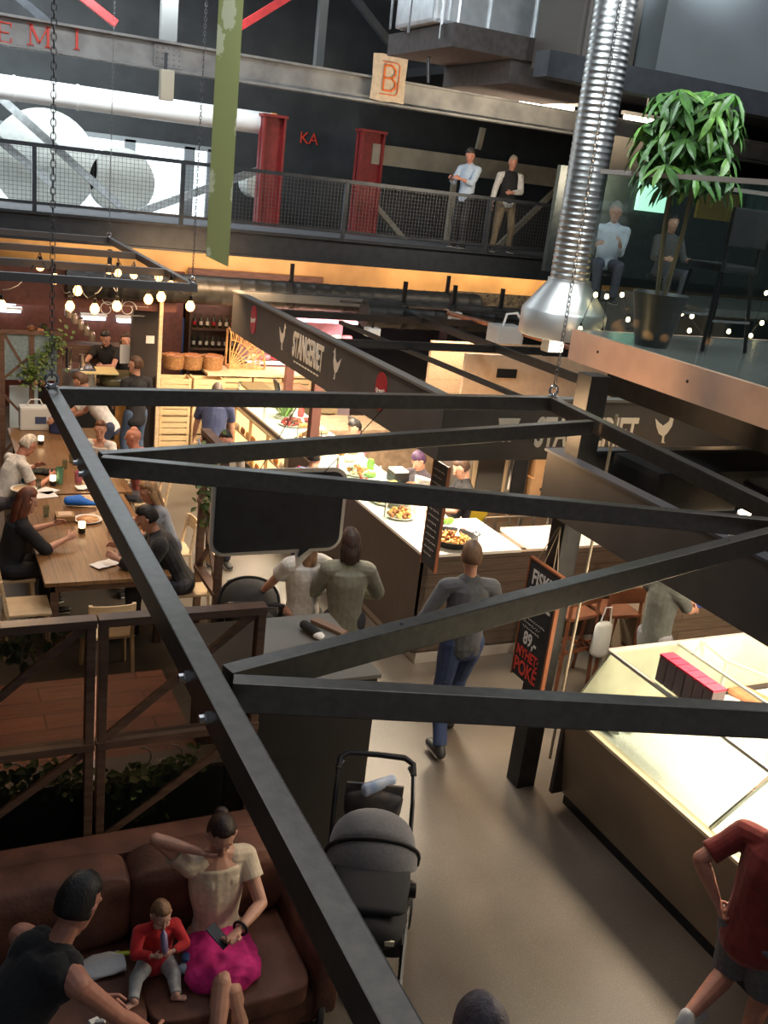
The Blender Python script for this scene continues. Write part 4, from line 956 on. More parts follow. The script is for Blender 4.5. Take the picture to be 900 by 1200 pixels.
# red packets + bottles
p = at(285, 510, y=14.6)
o = thing('snack_shelf', 'wooden rack stacked with red and pink packets under the hanging frame', 'rack', (p.x, 14.6, 0))
b = MB(); b.span((p.x-.45, 14.45, 0), (p.x+.12, 14.85, 1.0)); b.obj('rack_body', DARKWOOD, o)
cols = [mat('packet_red', (.55, .03, .05), .4), mat('packet_pink', (.65, .1, .25), .4), mat('packet_purple', (.2, .08, .4), .4)]
for i in range(5):
    for j in range(2):
        g = MB().box((p.x-.38+i*.11, 14.55+j*.15, 1.06+random.uniform(0, .02)), (.085, .05, .12), Euler((.2, .1*random.uniform(-1, 1), .3)).to_matrix(), bev=.01).obj('packet', cols[(i+j) % 3])
        tag(g, 'small red or pink snack packet standing on the wooden rack', 'packet', 'snack packets on the rack')
def bottle(c, h=.3, m=None, group='', label='', cap=None):
    o = thing('bottle', label, 'bottle', c, group)
    b = MB(); r = h*.13; b.lathe([(.001, 0), (r, 0), (r, h*.6), (r*.4, h*.75), (r*.35, h), (.001, h)], c, 10); b.obj('bottle_body', m, o, smooth='auto')
    b = MB(); b.lathe([(r*1.02, h*.2), (r*1.02, h*.48)], c, 10); b.obj('label', cap or CREAMTXT, o)
    return o
BOTD = mat('dark_bottle', (.02, .03, .01), .15); BOTG = mat('green_bottle', (.05, .1, .03), .15)
for i in range(6):
    c = at(300+i*5, 518+i*3, y=14.2-i*.06); bottle((c.x, c.y, c.z), .3, BOTD, 'dark bottles on the stall corner', 'dark bottle with pale label in the slanting row beside the red packets', mat('lime_label', (.5, .5, .15), .5))
MB_ = MB(); c = at(315, 535, y=14.0); MB_.span((c.x-.35, 13.6, 0), (c.x+.35, 14.35, .95)); tag(MB_.obj('bottle_plinth', DARKWOOD), 'dark wooden plinth carrying the row of dark bottles', 'plinth')

# ================================================================== MEAT COUNTER AND BACK SHOPS UNDER THE BRIDGE
PL = (1, .55, .6)
p0, p1 = at(300, 430, y=16.2), at(395, 450, y=16.2)
o = thing('meat_counter', 'bright pink lit meat display counter below the fascia far end', 'display counter', (p0.x, 16.2, 0))
b = MB(); b.span((p0.x-.1, 16.2, 0), (p1.x+.3, 17.0, 1.0)); b.obj('counter_body', mat('counter_white', (.6, .5, .45), .5), o)
b = MB(); b.span((p0.x-.1, 16.9, 1.0), (p1.x+.3, 17.0, 2.2)); b.obj('back_wall', mat('rosy_wall', (.6, .35, .38), .5), o)
for z in (1.35, 1.75): MB().span((p0.x-.1, 16.35, z), (p1.x+.3, 16.9, z+.03)).obj('shelf', WHITE, o)
MB().span((p0.x-.1, 16.22, 2.15), (p1.x+.3, 16.95, 2.2)).obj('top', mat('rosy_wall', (.6, .35, .38)), o)
for j, z in enumerate((1.0, 1.38, 1.78)):
    for i in range(9):
        x = p0.x+.05+i*.22
        g = MB().loft([((x-.05, 16.6, z+.06), .06, .05), ((x+.05, 16.55, z+.07), .07, .05)], (0, 1, 0), 10).obj('meat_cut', [PINKM, REDM, CREAMF][(i+j*2) % 3], smooth=True)
        tag(g, 'cut of meat in the pink lit display counter', 'meat', 'meat cuts in the pink lit display')
# pale crates counter
CR = mat('crate_pine', (.62, .45, .24), .6, var=.1, scale=8, stretch=(1, 1, 6), bump=.1)
crate = thing('wooden_crate', 'x', 'crate', (0, 0, 0), 'pale wooden crates at the bread stall')
b = MB()
for k in range(3): b.span((-.24, -.16, .02+k*.095), (.24, -.145, .1+k*.095))
b.obj('front_slats', CR, crate)
b = MB()
for k in range(3): b.span((-.24, .145, .02+k*.095), (.24, .16, .1+k*.095))
b.obj('back_slats', CR, crate)
for q in (-1, 1):
    b = MB(); b.span((q*.24-.008, -.16, .0), (q*.24+.008, .16, .3))
    for r in (-1, 1): b.span((q*.22-.02, r*.155-.012, 0), (q*.22+.02, r*.155+.012, .3))
    b.obj('end_board', CR, crate)
b = MB(); b.span((-.24, -.15, 0), (.24, .15, .012)); b.obj('base', CR, crate)
x0 = at(175, 480, y=15.5).x
n = 0; rowsn = ['bottom', 'second', 'third', 'top']
for i in range(6):
    for j in range(4):
        c = crate if n == 0 else dup(crate)
        c.location = (x0+.35+i*.53, 15.6+(.0 if i > 1 else -.2), .08+j*.31); c['label'] = 'pale slatted crate in the %s layer, %s stack from the left at the bread stall' % (rowsn[j], ['first', 'second', 'third', 'fourth', 'fifth', 'last'][i]); n += 1
tp = 1.33
b = MB(); b.span((x0+.9, 15.4, tp), (x0+3.4, 16.1, tp+.04)); tag(b.obj('bread_counter_top', PALEWOOD), 'pale board lying across the crates under the baskets', 'board')
WK = mat('wicker', (.4, .2, .07), .6, col2=(.2, .09, .03), scale=40, bump=.8)
def basket(c, r, h, label):
    o = thing('wicker_basket', label, 'basket', c, 'round wicker baskets on the crates'); b = MB()
    pr = [(.001, 0), (r*.8, 0)]
    for k in range(8): t = k/7; pr += [(r*(.82+.18*t)+.008*(k % 2), h*t)]
    pr += [(r*.93, h), (r*.78, .03), (.001, .03)]; b.lathe(pr, c, 24); b.obj('weave', WK, o, smooth='auto')
    b = MB()
    for k in range(5): a = k*1.3; b.loft([(Vector(c)+Vector((math.cos(a)*r*.4-.07, math.sin(a)*r*.4, h*.85+.03*(k % 2))), .035, .03), (Vector(c)+Vector((math.cos(a)*r*.4+.07, math.sin(a)*r*.4, h*.95)), .035, .03)], (0, 0, 1), 8)
    b.obj('bread', BRF if True else None, o, smooth=True)
for i, (px, py) in enumerate(((203, 432), (224, 440), (248, 441))):
    p = at(px, py, y=15.75); basket((p.x, 15.75, tp+.04), .19, .22, 'round wicker bread basket, %s of three on the crates' % ['left', 'middle', 'right'][i])
# fan-shaped wicker piece
p = at(268, 445, y=15.8)
o = thing('wicker_fan_basket', 'large fan-shaped open wicker basket standing at the right end of the crates', 'basket', (p.x, 15.8, tp+.04))
b = MB(); c0 = Vector((p.x, 15.8, tp+.06)); R0 = .62
for k in range(9):
    a = PI/2*(k/8); b.tube([c0, c0+Vector((math.cos(a)*R0*.5, .03, math.sin(a)*R0*.55)), c0+Vector((math.cos(a)*R0, 0, math.sin(a)*R0*1.1))], .012, 6)
for rr in (.25, .42, .62): b.tube([c0+Vector((math.cos(PI/2*k/10)*rr, .01, math.sin(PI/2*k/10)*rr*1.1)) for k in range(11)], .018 if rr > .5 else .012, 6)
for k in range(20): a = PI/2*k/20; b.tube([c0+Vector((math.cos(a)*.42, .02, math.sin(a)*.46)), c0+Vector((math.cos(a+.15)*.62, .02, math.sin(a+.15)*.68))], .007, 5)
b.obj('weave', mat('light_wicker', (.6, .33, .12), .6, var=.3), o)
b = MB(); b.tube([c0+Vector((0, .25, 0)), c0+Vector((0, .25, .62)), c0+Vector((.2, .25, .58)), c0+Vector((.5, .25, .3)), c0+Vector((.6, .25, 0)), c0+Vector((0, .25, 0))], .018); b.span(c0+Vector((0, 0, -.02)), c0+Vector((.62, .26, .0))); b.obj('back_frame', mat('light_wicker', (1, 1, 1)), o)
# wine shelves on back wall
p0, p1 = at(222, 372, y=19.2), at(322, 430, y=19.2)
o = thing('wine_shelf', 'dark wall shelf of wine bottles behind the baskets', 'shelf', (p0.x, 19.2, 0))
b = MB(); b.span((p0.x, 19.45, 0), (p1.x+1, 19.5, 2.6)); b.obj('back_panel', DARKWOOD, o)
zs = [at(250, 408, y=19.2).z, at(250, 385, y=19.2).z, at(250, 432, y=19.2).z]
for z in zs: MB().span((p0.x, 19.1, z-.03), (p1.x+1, 19.45, z)).obj('shelf_board', DARKWOOD, o)
for x in (p0.x, p0.x+.95, p0.x+1.9): MB().span((x-.02, 19.1, 0), (x+.02, 19.45, 2.4)).obj('upright', DARKWOOD, o)
for j, z in enumerate(zs[:2]):
    for i in range(14):
        x = p0.x+.12+i*.13
        if abs((x-p0.x) % .95) < .06: continue
        bottle((x, 19.25, z), .27, BOTD, 'wine bottles on the dark wall shelf', 'wine bottle with pale label on the %s row of the dark wall shelf' % ['lower', 'upper'][j], CREAMTXT if j == 0 or i % 3 else cols[0])
# blue banner + light bits between post and shelves
p0, p1 = at(192, 385, y=18.8), at(214, 400, y=18.8)
tag(MB().span((at(196, 380, y=18.8).x, 18.8, 0), (at(216, 380, y=18.8).x, 18.83, at(200, 372, y=18.8).z)).obj('blue_poster', mat('blue_board', (.03, .1, .3), .5)), 'blue panel between the brown post and the wine shelf', 'panel')
p = at(188, 390, y=15.9)
# bar kiosk at left back: posts, chalk hanging menu, counter
p = at(190, 400, y=15.0)
tag(MB().span((p.x-.028, 15.12, 0), (p.x+.028, 15.19, 2.88)).obj('kiosk_post', PALEWOOD), 'thin pale wooden post at the corner of the bar kiosk', 'post')
p0 = at(166, 400, y=15.6); tag(MB().span((p0.x-.16, 15.5, 0), (p0.x+.3, 15.7, 2.75), bev=.01).obj('kiosk_column', mat('black_brown_column', (.03, .022, .018), .5)), 'broad black-brown column behind the thin pale post', 'column')
tag(MB().box(at(176, 398, y=15.495), (.13, .01, .12)).obj('small_notice', WHITE), 'small white notice on the black-brown column', 'notice')
p0, p1 = at(75, 350, y=15.2), at(200, 340, y=15.2)
KB = mat('maroon_kiosk_wall', (.1, .03, .02), .6, var=.2)
b = MB(); b.span((p0.x-3.5, 15.2, 2.35), (p1.x+.1, 15.28, 2.9)); o = b.obj('kiosk_header', KB); tag(o, 'dark maroon header board of the bar kiosk with swirly chalk lettering', 'header board')
CHK = mat('chalk', (.6, .58, .54)); b = MB()
for (px, py, r) in ((128, 350, .14), (125, 362, .12), (140, 352, .09), (150, 362, .13)):
    c = at(px, py, y=15.19); b.tube([c+Vector((math.cos(t*.5)*r*(1-t*.04), 0, math.sin(t*.5)*r*(1-t*.04))) for t in range(15)], .008, 5)
scribble(b, at(138, 358, y=15.19), (1, 0, 0), .5, 2, .14, seed=9)
b.obj('chalk_swirls', mat('chalk', ()), o)
# kiosk back wall with lit zones
b = MB(); b.span((-4, 18.6, 0), (4.6, 18.7, 2.6)); tag(b.obj('kiosk_back_wall', KB), 'dark maroon back wall of the bar kiosk', 'wall panel')
for i, (x0, y0, x1, y1, lab) in enumerate(((-5, 345, 20, 360, 'big bright ceiling lamp strip at the left edge of the bar kiosk'), (22, 346, 55, 354, 'second bright lamp strip in the bar kiosk'), (98, 372, 126, 378, 'long bright lamp strip above the bartenders'), (0, 364, 26, 369, 'dim lower lamp strip at the left edge'), (140, 375, 160, 381, 'short bright strip right of the bartenders'))):
    a, c = at(x0, y0, y=18.3), at(x1, y1, y=18.3)
    g = thing('lamp_strip', lab, 'light', (a+c)/2, 'lamp strips in the bar kiosk'); MB().span((a.x, 18.48, min(a.z, c.z)), (c.x, 18.6, max(a.z, c.z)), bev=.02).obj('diffuser', glow('cool_lamp', (.75, .88, 1), 5), g); MB().span((a.x-.02, 18.47, max(a.z, c.z)), (c.x+.02, 18.6, max(a.z, c.z)+.04)).obj('fixture', WHITE, g)
# bar counter
p0, p1 = at(75, 410, y=15.8), at(170, 430, y=15.8)
BC = thing('bar_counter', 'dark bar counter with curved glass cake display below the bartenders', 'counter', (p0.x, 15.8, 0))
b = MB(); b.span((p0.x, 15.8, 0), (p1.x+.2, 16.5, .95)); b.obj('body', mat('ochre_panel', (.4, .2, .05), .5, var=.2), BC)
b = MB(); b.span((p0.x+.1, 15.79, .15), (p0.x+.8, 15.8, .8)); b.obj('dark_panel', BLACKM, BC)
b = MB(); b.span((p0.x-.05, 15.75, .95), (p1.x+.25, 16.55, 1.0)); b.obj('top', mat('dark_bar_top', (.1, .08, .05), .3), BC)
b = MB(); b.loft([((p0.x+.75, 16.1, 1.08), .27, .16), ((p1.x, 16.1, 1.08), .27, .16)], (0, 1, 0), 20); b.obj('curved_glass', mat('dark_olive_glass', (.12, .11, .06), .12), BC, smooth=True)
b = MB(); b.span((p0.x-.1, 15.8, 1.0), (p0.x+.5, 16.4, 1.3), bev=.03); b.cyl((p0.x+.1, 16, 1.3), (p0.x+.1, 16, 1.6), .05); b.cyl((p0.x+.3, 16, 1.3), (p0.x+.3, 16, 1.5), .05)
tag(b.obj('espresso_machine', CHROME), 'shiny espresso machine at the left end of the bar counter', 'coffee machine')
p = at(115, 413, y=15.9); tag(MB().span((p.x-.3, 15.7, 1.24), (p.x+.3, 16.2, 1.27), bev=.01).obj('cutting_board', mat('yellow_board', (.7, .6, .3), .5)), 'pale yellow cutting board under the left bartender hands', 'board')
for i in range(5):
    p = at(80+i*7, 372+i*7, y=17.0); g = thing('glow_jar', 'shiny glass jar on the kiosk shelf, reflecting the lamps', 'jar', p, 'shiny jars on the kiosk shelf'); MB().lathe([(.001, 0), (.055, 0), (.06, .12), (.04, .16), (.04, .18), (.001, .18)], p, 14).obj('jar_body', mat('amber_glass', (.4, .35, .3), .12, .6), g, smooth='auto'); MB().lathe([(.045, .18), (.045, .2), (.001, .2)], p, 14).obj('lid', CHROME, g)
b = MB(); a = at(80, 375, y=17.2); b.span((a.x-.1, 17.0, 0), (a.x+.9, 17.4, at(100, 405, y=17).z)); tag(b.obj('jar_shelf', DARKWOOD), 'dark stand carrying the shiny jars behind the bar counter', 'stand')
# tall glass screens of bottles near black tshirt man: menu card
p = at(148, 415, y=15.75); tag(MB().box(p, (.2, .012, .3)).obj('menu_card', WHITE), 'pale menu card before the right bartender', 'card')

# ================================================================== BALCONY ON THE RIGHT
BX0, BZ = 5.1, 3.6
BAL = thing('balcony', 'balcony with tan fascia and green glass balustrade at the right', 'balcony', (BX0, 4, 3.3))
b = MB(); b.span((BX0, -2, BZ-.26), (BX0+.05, 7.0, BZ+.0)); b.span((BX0+.05, 6.95, BZ-.26), (12, 7.0, BZ)); b.obj('fascia', RUST, BAL)
b = MB(); b.span((BX0+.05, -2, BZ-.14), (12, 6.95, BZ)); b.obj('floor_slab', mat('balcony_floor', (.16, .16, .15), .2, var=.2), BAL)
b = MB(); b.span((BX0+.3, -2, BZ-.5), (BX0+.42, 6.8, BZ-.14)); b.span((BX0+.3, 6.6, BZ-.5), (12, 6.72, BZ-.14)); b.obj('support_beam', BLACKM, BAL)
for i in range(5): b = MB(); b.cyl((BX0-.004, 6.6-i*1.1, BZ-.12), (BX0+.01, 6.6-i*1.1, BZ-.12), .012, n=10); b.obj('screw', BLACKM, BAL)
RZ = 4.87
for i, (y0, y1) in enumerate(((5.5, 6.98), (3.95, 5.47), (2.4, 3.92), (.85, 2.37))):
    MB().span((BX0+.015, y0, BZ), (BX0+.03, y1, RZ)).obj('glass_pane', GGLASS, BAL)
for i in range(4): MB().span((BX0+.03+i*1.5, 6.965, BZ), (BX0+1.5+i*1.5, 6.98, RZ)).obj('glass_pane', GGLASS, BAL)
b = MB(); b.span((BX0, -2, RZ), (BX0+.05, 7.0, RZ+.035)); b.span((BX0, 6.95, RZ), (12, 7.0, RZ+.035)); b.obj('top_rail', mat('tan_grey_rail', (.3, .26, .23), .4, .3), BAL)
# plant in tall pot
PX, PY = 6.6, 5.9
PX, PY = 5.38, 6.3
p2 = Vector((PX, PY, 5.1))
o = thing('potted_tree', 'green umbrella tree in a tapered dark pot on the balcony', 'plant', (PX, PY, BZ))
b = MB(); b.lathe([(.001, BZ), (.13, BZ), (.22, BZ+.42), (.2, BZ+.42), (.17, BZ+.38), (.001, BZ+.38)], (PX, PY, 0), 24); b.obj('pot', mat('dark_grey_pot', (.05, .052, .055), .4), o, smooth='auto')
b = MB(); tops = []
for k in range(4):
    a = k*1.6; tx = PX+math.cos(a)*.1; ty = PY+math.sin(a)*.1; top = Vector((PX+math.cos(a)*.12, PY+math.sin(a)*.12, BZ+1.35+.12*k)); b.tube([(PX+math.cos(a)*.03, PY+math.sin(a)*.03, BZ+.35), (tx, ty, BZ+.9), top], .016, 7); tops.append(top)
b.obj('stems', mat('plant_stem', (.2, .15, .08), .6), o)
b = MB()
for k in range(120):
    t = random.choice(tops); zz_ = random.uniform(-.28, .38)
    a = random.random()*6.28; rad = (random.random()**.6)*.4*(1-.5*abs(zz_))
    c = Vector((p2.x, p2.y, t.z+zz_))*0+Vector((PX+math.cos(a)*rad, PY+math.sin(a)*rad, BZ+1.52+zz_))
    nl = 6; tilt = Vector((math.cos(a)*.5, math.sin(a)*.5, .8)).normalized()
    for j in range(nl):
        q = 2*PI*j/nl+k; d = Vector((math.cos(q), math.sin(q), -.1)); d = (d-tilt*d.dot(tilt)*.8).normalized()
        b.leaf(c, d-Vector((0, 0, .15)), tilt, random.uniform(.16, .24), random.uniform(.05, .07), mi=random.choice((0, 0, 1)), bend=.5)
b.obj('foliage', [LEAF, LEAF2], o)
# bar chair on balcony
cx, cy = 6.0, 6.35
o = thing('balcony_bar_chair', 'black high bar chair with padded back on the balcony', 'chair', (cx, cy, BZ))
for sx in (-1, 1):
    for sy in (-1, 1): MB().beam((cx+sx*.23, cy+sy*.22, BZ), (cx+sx*.17, cy+sy*.17, BZ+.62), .03, .03).obj('leg', BLACKM, o)
b = MB(); b.box((cx, cy, BZ+.66), (.4, .4, .06), bev=.02); b.obj('seat', BLACKF, o)
b = MB(); b.box((cx, cy-.2, BZ+.98), (.4, .04, .3), bev=.015); b.obj('backrest', BLACKF, o)
for sx in (-1, 1): MB().beam((cx+sx*.17, cy-.19, BZ+.66), (cx+sx*.17, cy-.2, BZ+1.0), .025, .025).obj('back_post', BLACKM, o)
b = MB(); b.box((cx, cy+.22, BZ+.25), (.4, .02, .02)); b.box((cx, cy-.22, BZ+.25), (.4, .02, .02)); b.obj('footrest', CHROME, o)
# gallery table and lit green doorway, yellow banner behind the balcony
b = MB(); b.span((9.5, 10.3, 3.4), (20, 12, 3.5)); tag(b.obj('rear_gallery_floor', mat('balcony_floor', ())), 'dark gallery floor beyond the balcony', 'gallery floor')
for i, (x0, y0, x1, y1, m, lab, nm, Y) in enumerate(((752, 210, 778, 250, glow('green_exit_light', (.5, 1, .75), 1.6), 'bright green lit doorway seen through the balcony glass', 'lit_doorway', 14.24), (822, 222, 870, 262, mat('ochre_board', (.45, .3, .04), .5), 'ochre board seen behind the balcony bar chair', 'board', 14.24),
      (872, 212, 905, 262, mat('teal_curtain', (.1, .2, .18), .6, var=.4, scale=3, stretch=(6, 6, 1)), 'teal striped curtain at the right photo edge behind the glass', 'curtain', 14.24), (680, 152, 760, 178, mat('beige_band', (.4, .35, .28), .6), 'beige wall band behind the green tree', 'band', 15.5))):
    a, c = at(x0, y0, y=Y), at(x1, y1, y=Y); tag(MB().span((a.x, Y, min(a.z, c.z) if Y < 15 else 3.5), (c.x, Y+.06, max(a.z, c.z)), bev=.01).obj(nm, m), lab, nm.split('_')[-1])
a = at(690, 300, y=14.5)
b = MB(); b.span((a.x-1, 14.3, 3.5), (a.x+9, 14.4, 5.2)); tag(b.obj('gallery_partition', mat('dark_teal_wall', (.035, .045, .045), .5, var=.2)), 'dark partition behind the balcony glass', 'partition')
# warm bulbs above shop beyond balcony glass
px = [(698, 345), (711, 347), (729, 345), (680, 385), (705, 390), (736, 374), (749, 391), (786, 369), (799, 367), (811, 370), (808, 387), (789, 397), (827, 404), (854, 388), (880, 393), (844, 424), (858, 429), (898, 343), (893, 378)]
words = ['upper row first', 'upper row second', 'upper row third', 'lowest at the hood', 'low one at the glass corner', 'large one near the second glass joint', 'low large one beside the pot', 'small one left of the pot rim', 'tiny one at the pot', 'one right of the pot', 'low one below the pot', 'lower one under the pot base', 'one beside the chair foot', 'one under the chair', 'orange one near the right edge', 'lowest pair left one', 'lowest pair right one', 'topmost at the right edge', 'second at the right edge']
sb = thing('string_bulb', 'x', 'light bulb', (0, 0, 0), 'small warm bulbs strung beyond the balcony glass')
MB().lathe([(.001, -.035), (.022, -.022), (.024, 0), (.012, .025), (.001, .03)], n=10).obj('bulb', glow('small_bulb', (1, .72, .4), 14), sb, smooth=True); MB().cyl((0, 0, .025), (0, 0, .055), .012, n=8).obj('socket', BLACKM, sb)
for i, ((x, y), w) in enumerate(zip(px, words)):
    g = sb if i == 0 else dup(sb); g.location = at(x, y, y=8.6+.25*(i % 3)); g['label'] = 'small warm string bulb beyond the balcony glass, '+w
P = [at(x, y, y=8.6+.25*(i % 3))+Vector((0, 0, .055)) for i, (x, y) in enumerate(px)]; P.sort(key=lambda v: v.x); b = MB(); b.tube(P, .004, 5); tag(b.obj('bulb_cable', BLACKM), 'thin black cable of the small warm bulbs beyond the balcony', 'cable')
# things under/behind balcony
b = MB(); b.span((5.4, 13.3, 0), (16, 14.2, 1.0), bev=.02); tag(b.obj('rear_counter', mat('tan_counter', (.4, .28, .18), .5, var=.2)), 'long tan counter far behind the sausage stall', 'counter')
# kitchen shop to the right beyond balcony (dim grey with light band)
b = MB(); b.span((10.5, 10.8, 0), (10.6, 14.2, 3.3)); 
tag(b.obj('side_partition', mat('grey_partition', (.12, .12, .12), .5)), 'grey partition beside the stalls under the balcony', 'partition')

# ================================================================== FISH STALL (right)
PIL = thing('steel_pillar', 'dark square steel pillar standing between the two stalls', 'pillar', (4.45, 5.75, 0))
b = MB(); b.span((4.37, 5.67, 0), (4.54, 5.84, 3.46), bev=.005); b.obj('shaft', mat('pillar_grey', (.035, .035, .035), .4, .4, var=.15), PIL)
b = MB(); b.tube([(4.6, 5.6, 3.2), (4.6, 5.6, 2.6), (4.59, 5.6, 1.2), (4.59, 5.6, .3)], .012); b.obj('cable', mat('pale_cable', (.5, .42, .3), .5), PIL, label='pale cable')
FF = thing('fish_stall_fascia', 'plain dark grey fascia board of the fish stall, right side', 'fascia', (4.3, 3, 2.4))
b = MB(); b.span((4.28, -2, 2.38), (4.34, 5.92, 2.83)); b.obj('side_board', GREYBOARD, FF)
b = MB(); b.span((4.34, 5.88, 2.38), (9.5, 5.94, 2.83)); b.obj('end_board', GREYBOARD, FF)
b = MB(); b.span((4.27, -2, 2.83), (4.38, 5.95, 2.85)); b.span((4.38, 5.85, 2.83), (9.5, 5.95, 2.85)); b.obj('top_trim', mat('blue_grey_trim', (.12, .13, .15), .4, .5), FF)
RF2 = thing('fish_stall_roof_frame', 'black roof rails and lamp battens inside the fish stall', 'roof frame', (6, 3, 2.7))
for a, c in (((5.6, -2, 2.75), (5.6, 5.5, 2.75)), ((4.4, 4.6, 2.75), (9.4, 4.6, 2.75)), ((4.4, 3.2, 2.75), (9.4, 3.2, 2.75)), ((7.4, -2, 2.75), (7.4, 5.5, 2.75))): MB().beam(a, c, .06, .08).obj('rail', BLACKM, RF2)
tag(MB().span((4.75, 5.2, 2.45), (9.5, 5.75, 2.88), bev=.06).obj('black_duct', mat('matte_black_board', (.015, .015, .015), .95, spec=.1)), 'square black duct lying over the far end of the fish stall', 'duct', 'black insulated ducts')
for i, y in enumerate((4.95, 4.6)): g = thing('lamp_batten', ['pale lamp batten nearest the black duct in the fish stall roof', 'second pale lamp batten in the fish stall roof'][i], 'light', (5.2, y, 2.6), 'lamp battens'); MB().span((4.75, y, 2.55), (5.45, y+.1, 2.62)).obj('housing', mat('tan_batten', (.5, .4, .25), .5), g)

# lamps in fish stall
for i, y in enumerate((4.9, 3.6, 2.2)):
    g = thing('stall_lamp', 'spot lamp hanging inside the fish stall, %s from the pillar' % ['first', 'second', 'third'][i], 'lamp', (5.3, y, 2.6), 'fish stall lamps'); MB().cyl((5.3, y, 2.5), (5.3, y, 2.7), .05).obj('housing', BLACKM, g); MB().cyl((5.3, y, 2.49), (5.3, y, 2.5), .042).obj('lens', glow('lamp_lens', (1, .9, .7), 8), g)
# spotlight glare at (870,602)
p = at(872, 603, y=4.2); g = thing('ceiling_spot', 'small bright round spot lamp on the fish stall roof at the right', 'lamp', p); MB().cyl(p, p+Vector((0, 0, -.05)), .05).obj('housing', BLACKM, g); MB().ball(p+Vector((0, 0, .012)), (.04, .04, .018), 14).obj('lens', glow('spot_lens', (1, .8, .5), 14), g)
# fish counter
FC = thing('fish_counter', 'fish display counter with tan steel front, glass top and bright ice bed', 'display counter', (4.5, 4, 0))
FRT = mat('tan_steel_counter', (.27, .205, .14), .35, .3, var=.2, scale=1.3)
b = MB(); b.span((4.62, -2, .1), (8.6, 5.45, .72)); b.obj('base', FRT, FC)
b = MB(); b.prism([(4.5, .86), (4.52, .86), (4.64, .1), (4.62, .1)], (0, 5.45, 0), (1, 0, 0), ZU, 7.45); b.obj('front_panel', FRT, FC)
b = MB(); b.span((4.64, -2, 0), (4.7, 5.4, .1)); b.obj('plinth', BLACKM, FC)
b = MB(); b.span((4.52, 5.41, .1), (8.6, 5.45, .86)); b.obj('end_panel', mat('dark_end_panel', (.05, .04, .035), .4), FC)
ICE = mat('crushed_ice', (.8, .8, .76), .4, var=.06, scale=30, bump=.8, bscale=60)
b = MB(); b.span((4.56, -2, .72), (7.4, 5.4, .8)); b.obj('ice_bed', ICE, FC, kind='stuff', label='bright bed of crushed ice')
b = MB(); b.span((4.49, -2, .86), (4.56, 5.46, .885)); b.span((4.56, 5.4, .86), (7.6, 5.46, .885)); b.obj('sill', mat('cream_sill', (.6, .52, .36), .35), FC)
MB().prism([(4.52, .885), (4.535, .885), (4.83, 1.34), (4.815, 1.34)], (0, 5.42, 0), (1, 0, 0), ZU, 7.4).obj('front_glass', GGLASS, FC)
MB().span((4.82, -2, 1.345), (5.5, 5.42, 1.357)).obj('top_glass', GGLASS, FC)
MB().prism([(4.535, .885), (6.9, .885), (6.9, 1.34), (4.83, 1.34)], (0, 5.42, 0), (1, 0, 0), ZU, .02).obj('end_wall', mat('cream_case_end', (.62, .57, .44), .4, var=.12, scale=4), FC)
b = MB(); b.beam((4.82, 5.42, 1.35), (6.95, 5.42, 1.35), .03, .03); b.beam((4.82, 5.42, 1.35), (4.82, -2, 1.35), .025, .025); b.beam((5.5, 5.42, 1.35), (5.5, -2, 1.35), .02, .02); b.obj('rails', mat('white_rail', (.7, .7, .66), .35, .5), FC)
for y in (3.7, 1.6): MB().beam((4.56, y+.15, .885), (4.82, y, 1.35), .022, .022).obj('strut', CHROME, FC)
b = MB(); b.beam((5.75, 5.1, .8), (5.75, 5.1, 1.32), .025, .025); b.beam((5.75, 5.1, 1.32), (6.2, 4.1, 1.32), .025, .025); b.beam((5.75, 5.42, 1.35), (5.75, 5.1, 1.32), .02, .02); b.obj('inner_support', mat('white_rail', ()), FC)
b = MB(); b.span((5.6, 4.35, .8), (7.3, 4.4, 1.15)); b.span((5.6, 4.35, 1.15), (7.3, 4.62, 1.17)); b.obj('glass_divider', GGLASS, FC)
# fish
def fish(c, ang, L, m, lab):
    o = thing('fish', lab, 'fish', c, 'fish on the ice'); d = Vector((math.cos(ang), math.sin(ang), 0)); s_ = Vector((-d.y, d.x, 0)); c = Vector(c)
    b = MB(); b.loft([(c-d*L*.5, L*.03, L*.03), (c-d*L*.42, L*.09, L*.06), (c-d*L*.15, L*.14, L*.08), (c+d*L*.15, L*.11, L*.06), (c+d*L*.38, L*.04, L*.025)], s_, 12); b.obj('body', m, o, smooth=True)
    b = MB(); b.prism([(0, .0), (.16*L, .12*L), (.13*L, 0), (.16*L, -.12*L)], c+d*L*.38-Vector((0, 0, .004)), d, s_, .008); b.obj('tail_fin', m, o)
SIL = mat('silver_fish', (.4, .42, .4), .25, .4, var=.3, scale=15); SAL = mat('salmon_flesh', (.75, .25, .12), .4, var=.15)
fd = [(4.72, 5.22, 1.7, .34, SIL, 'dark silver fish lying in the far left corner of the ice'), (4.86, 5.2, 1.9, .32, SIL, 'second silver fish beside the corner one'), (5.0, 5.24, 2.1, .3, SIL, 'third silver fish from the far left corner'), (6.3, 4.9, .2, .4, SIL, 'silver fish lying behind the glass divider')]
for x, y, a, L, m, lab in fd: fish((x, y, .84), a, L, m, lab)
for i, (x, y, w, l, a, lab) in enumerate(((6.35, 5.2, .2, .5, .3, 'orange salmon fillet left one at the back of the case'), (6.8, 5.15, .25, .6, -.4, 'large orange salmon fillet right one at the back of the case'), (5.25, 3.6, .07, .25, .4, 'small orange fillet strip in the middle of the ice'), (5.05, 2.95, .16, .14, .3, 'dark red square cut near the man in red'))):
    b = MB(); b.box((x, y, .83), (w, l, .05), Euler((0, 0, a)).to_matrix(), bev=.02); g = b.obj('fillet', SAL if i < 3 else BRF, smooth=True); tag(g, lab, 'fillet', 'fillets on the ice')
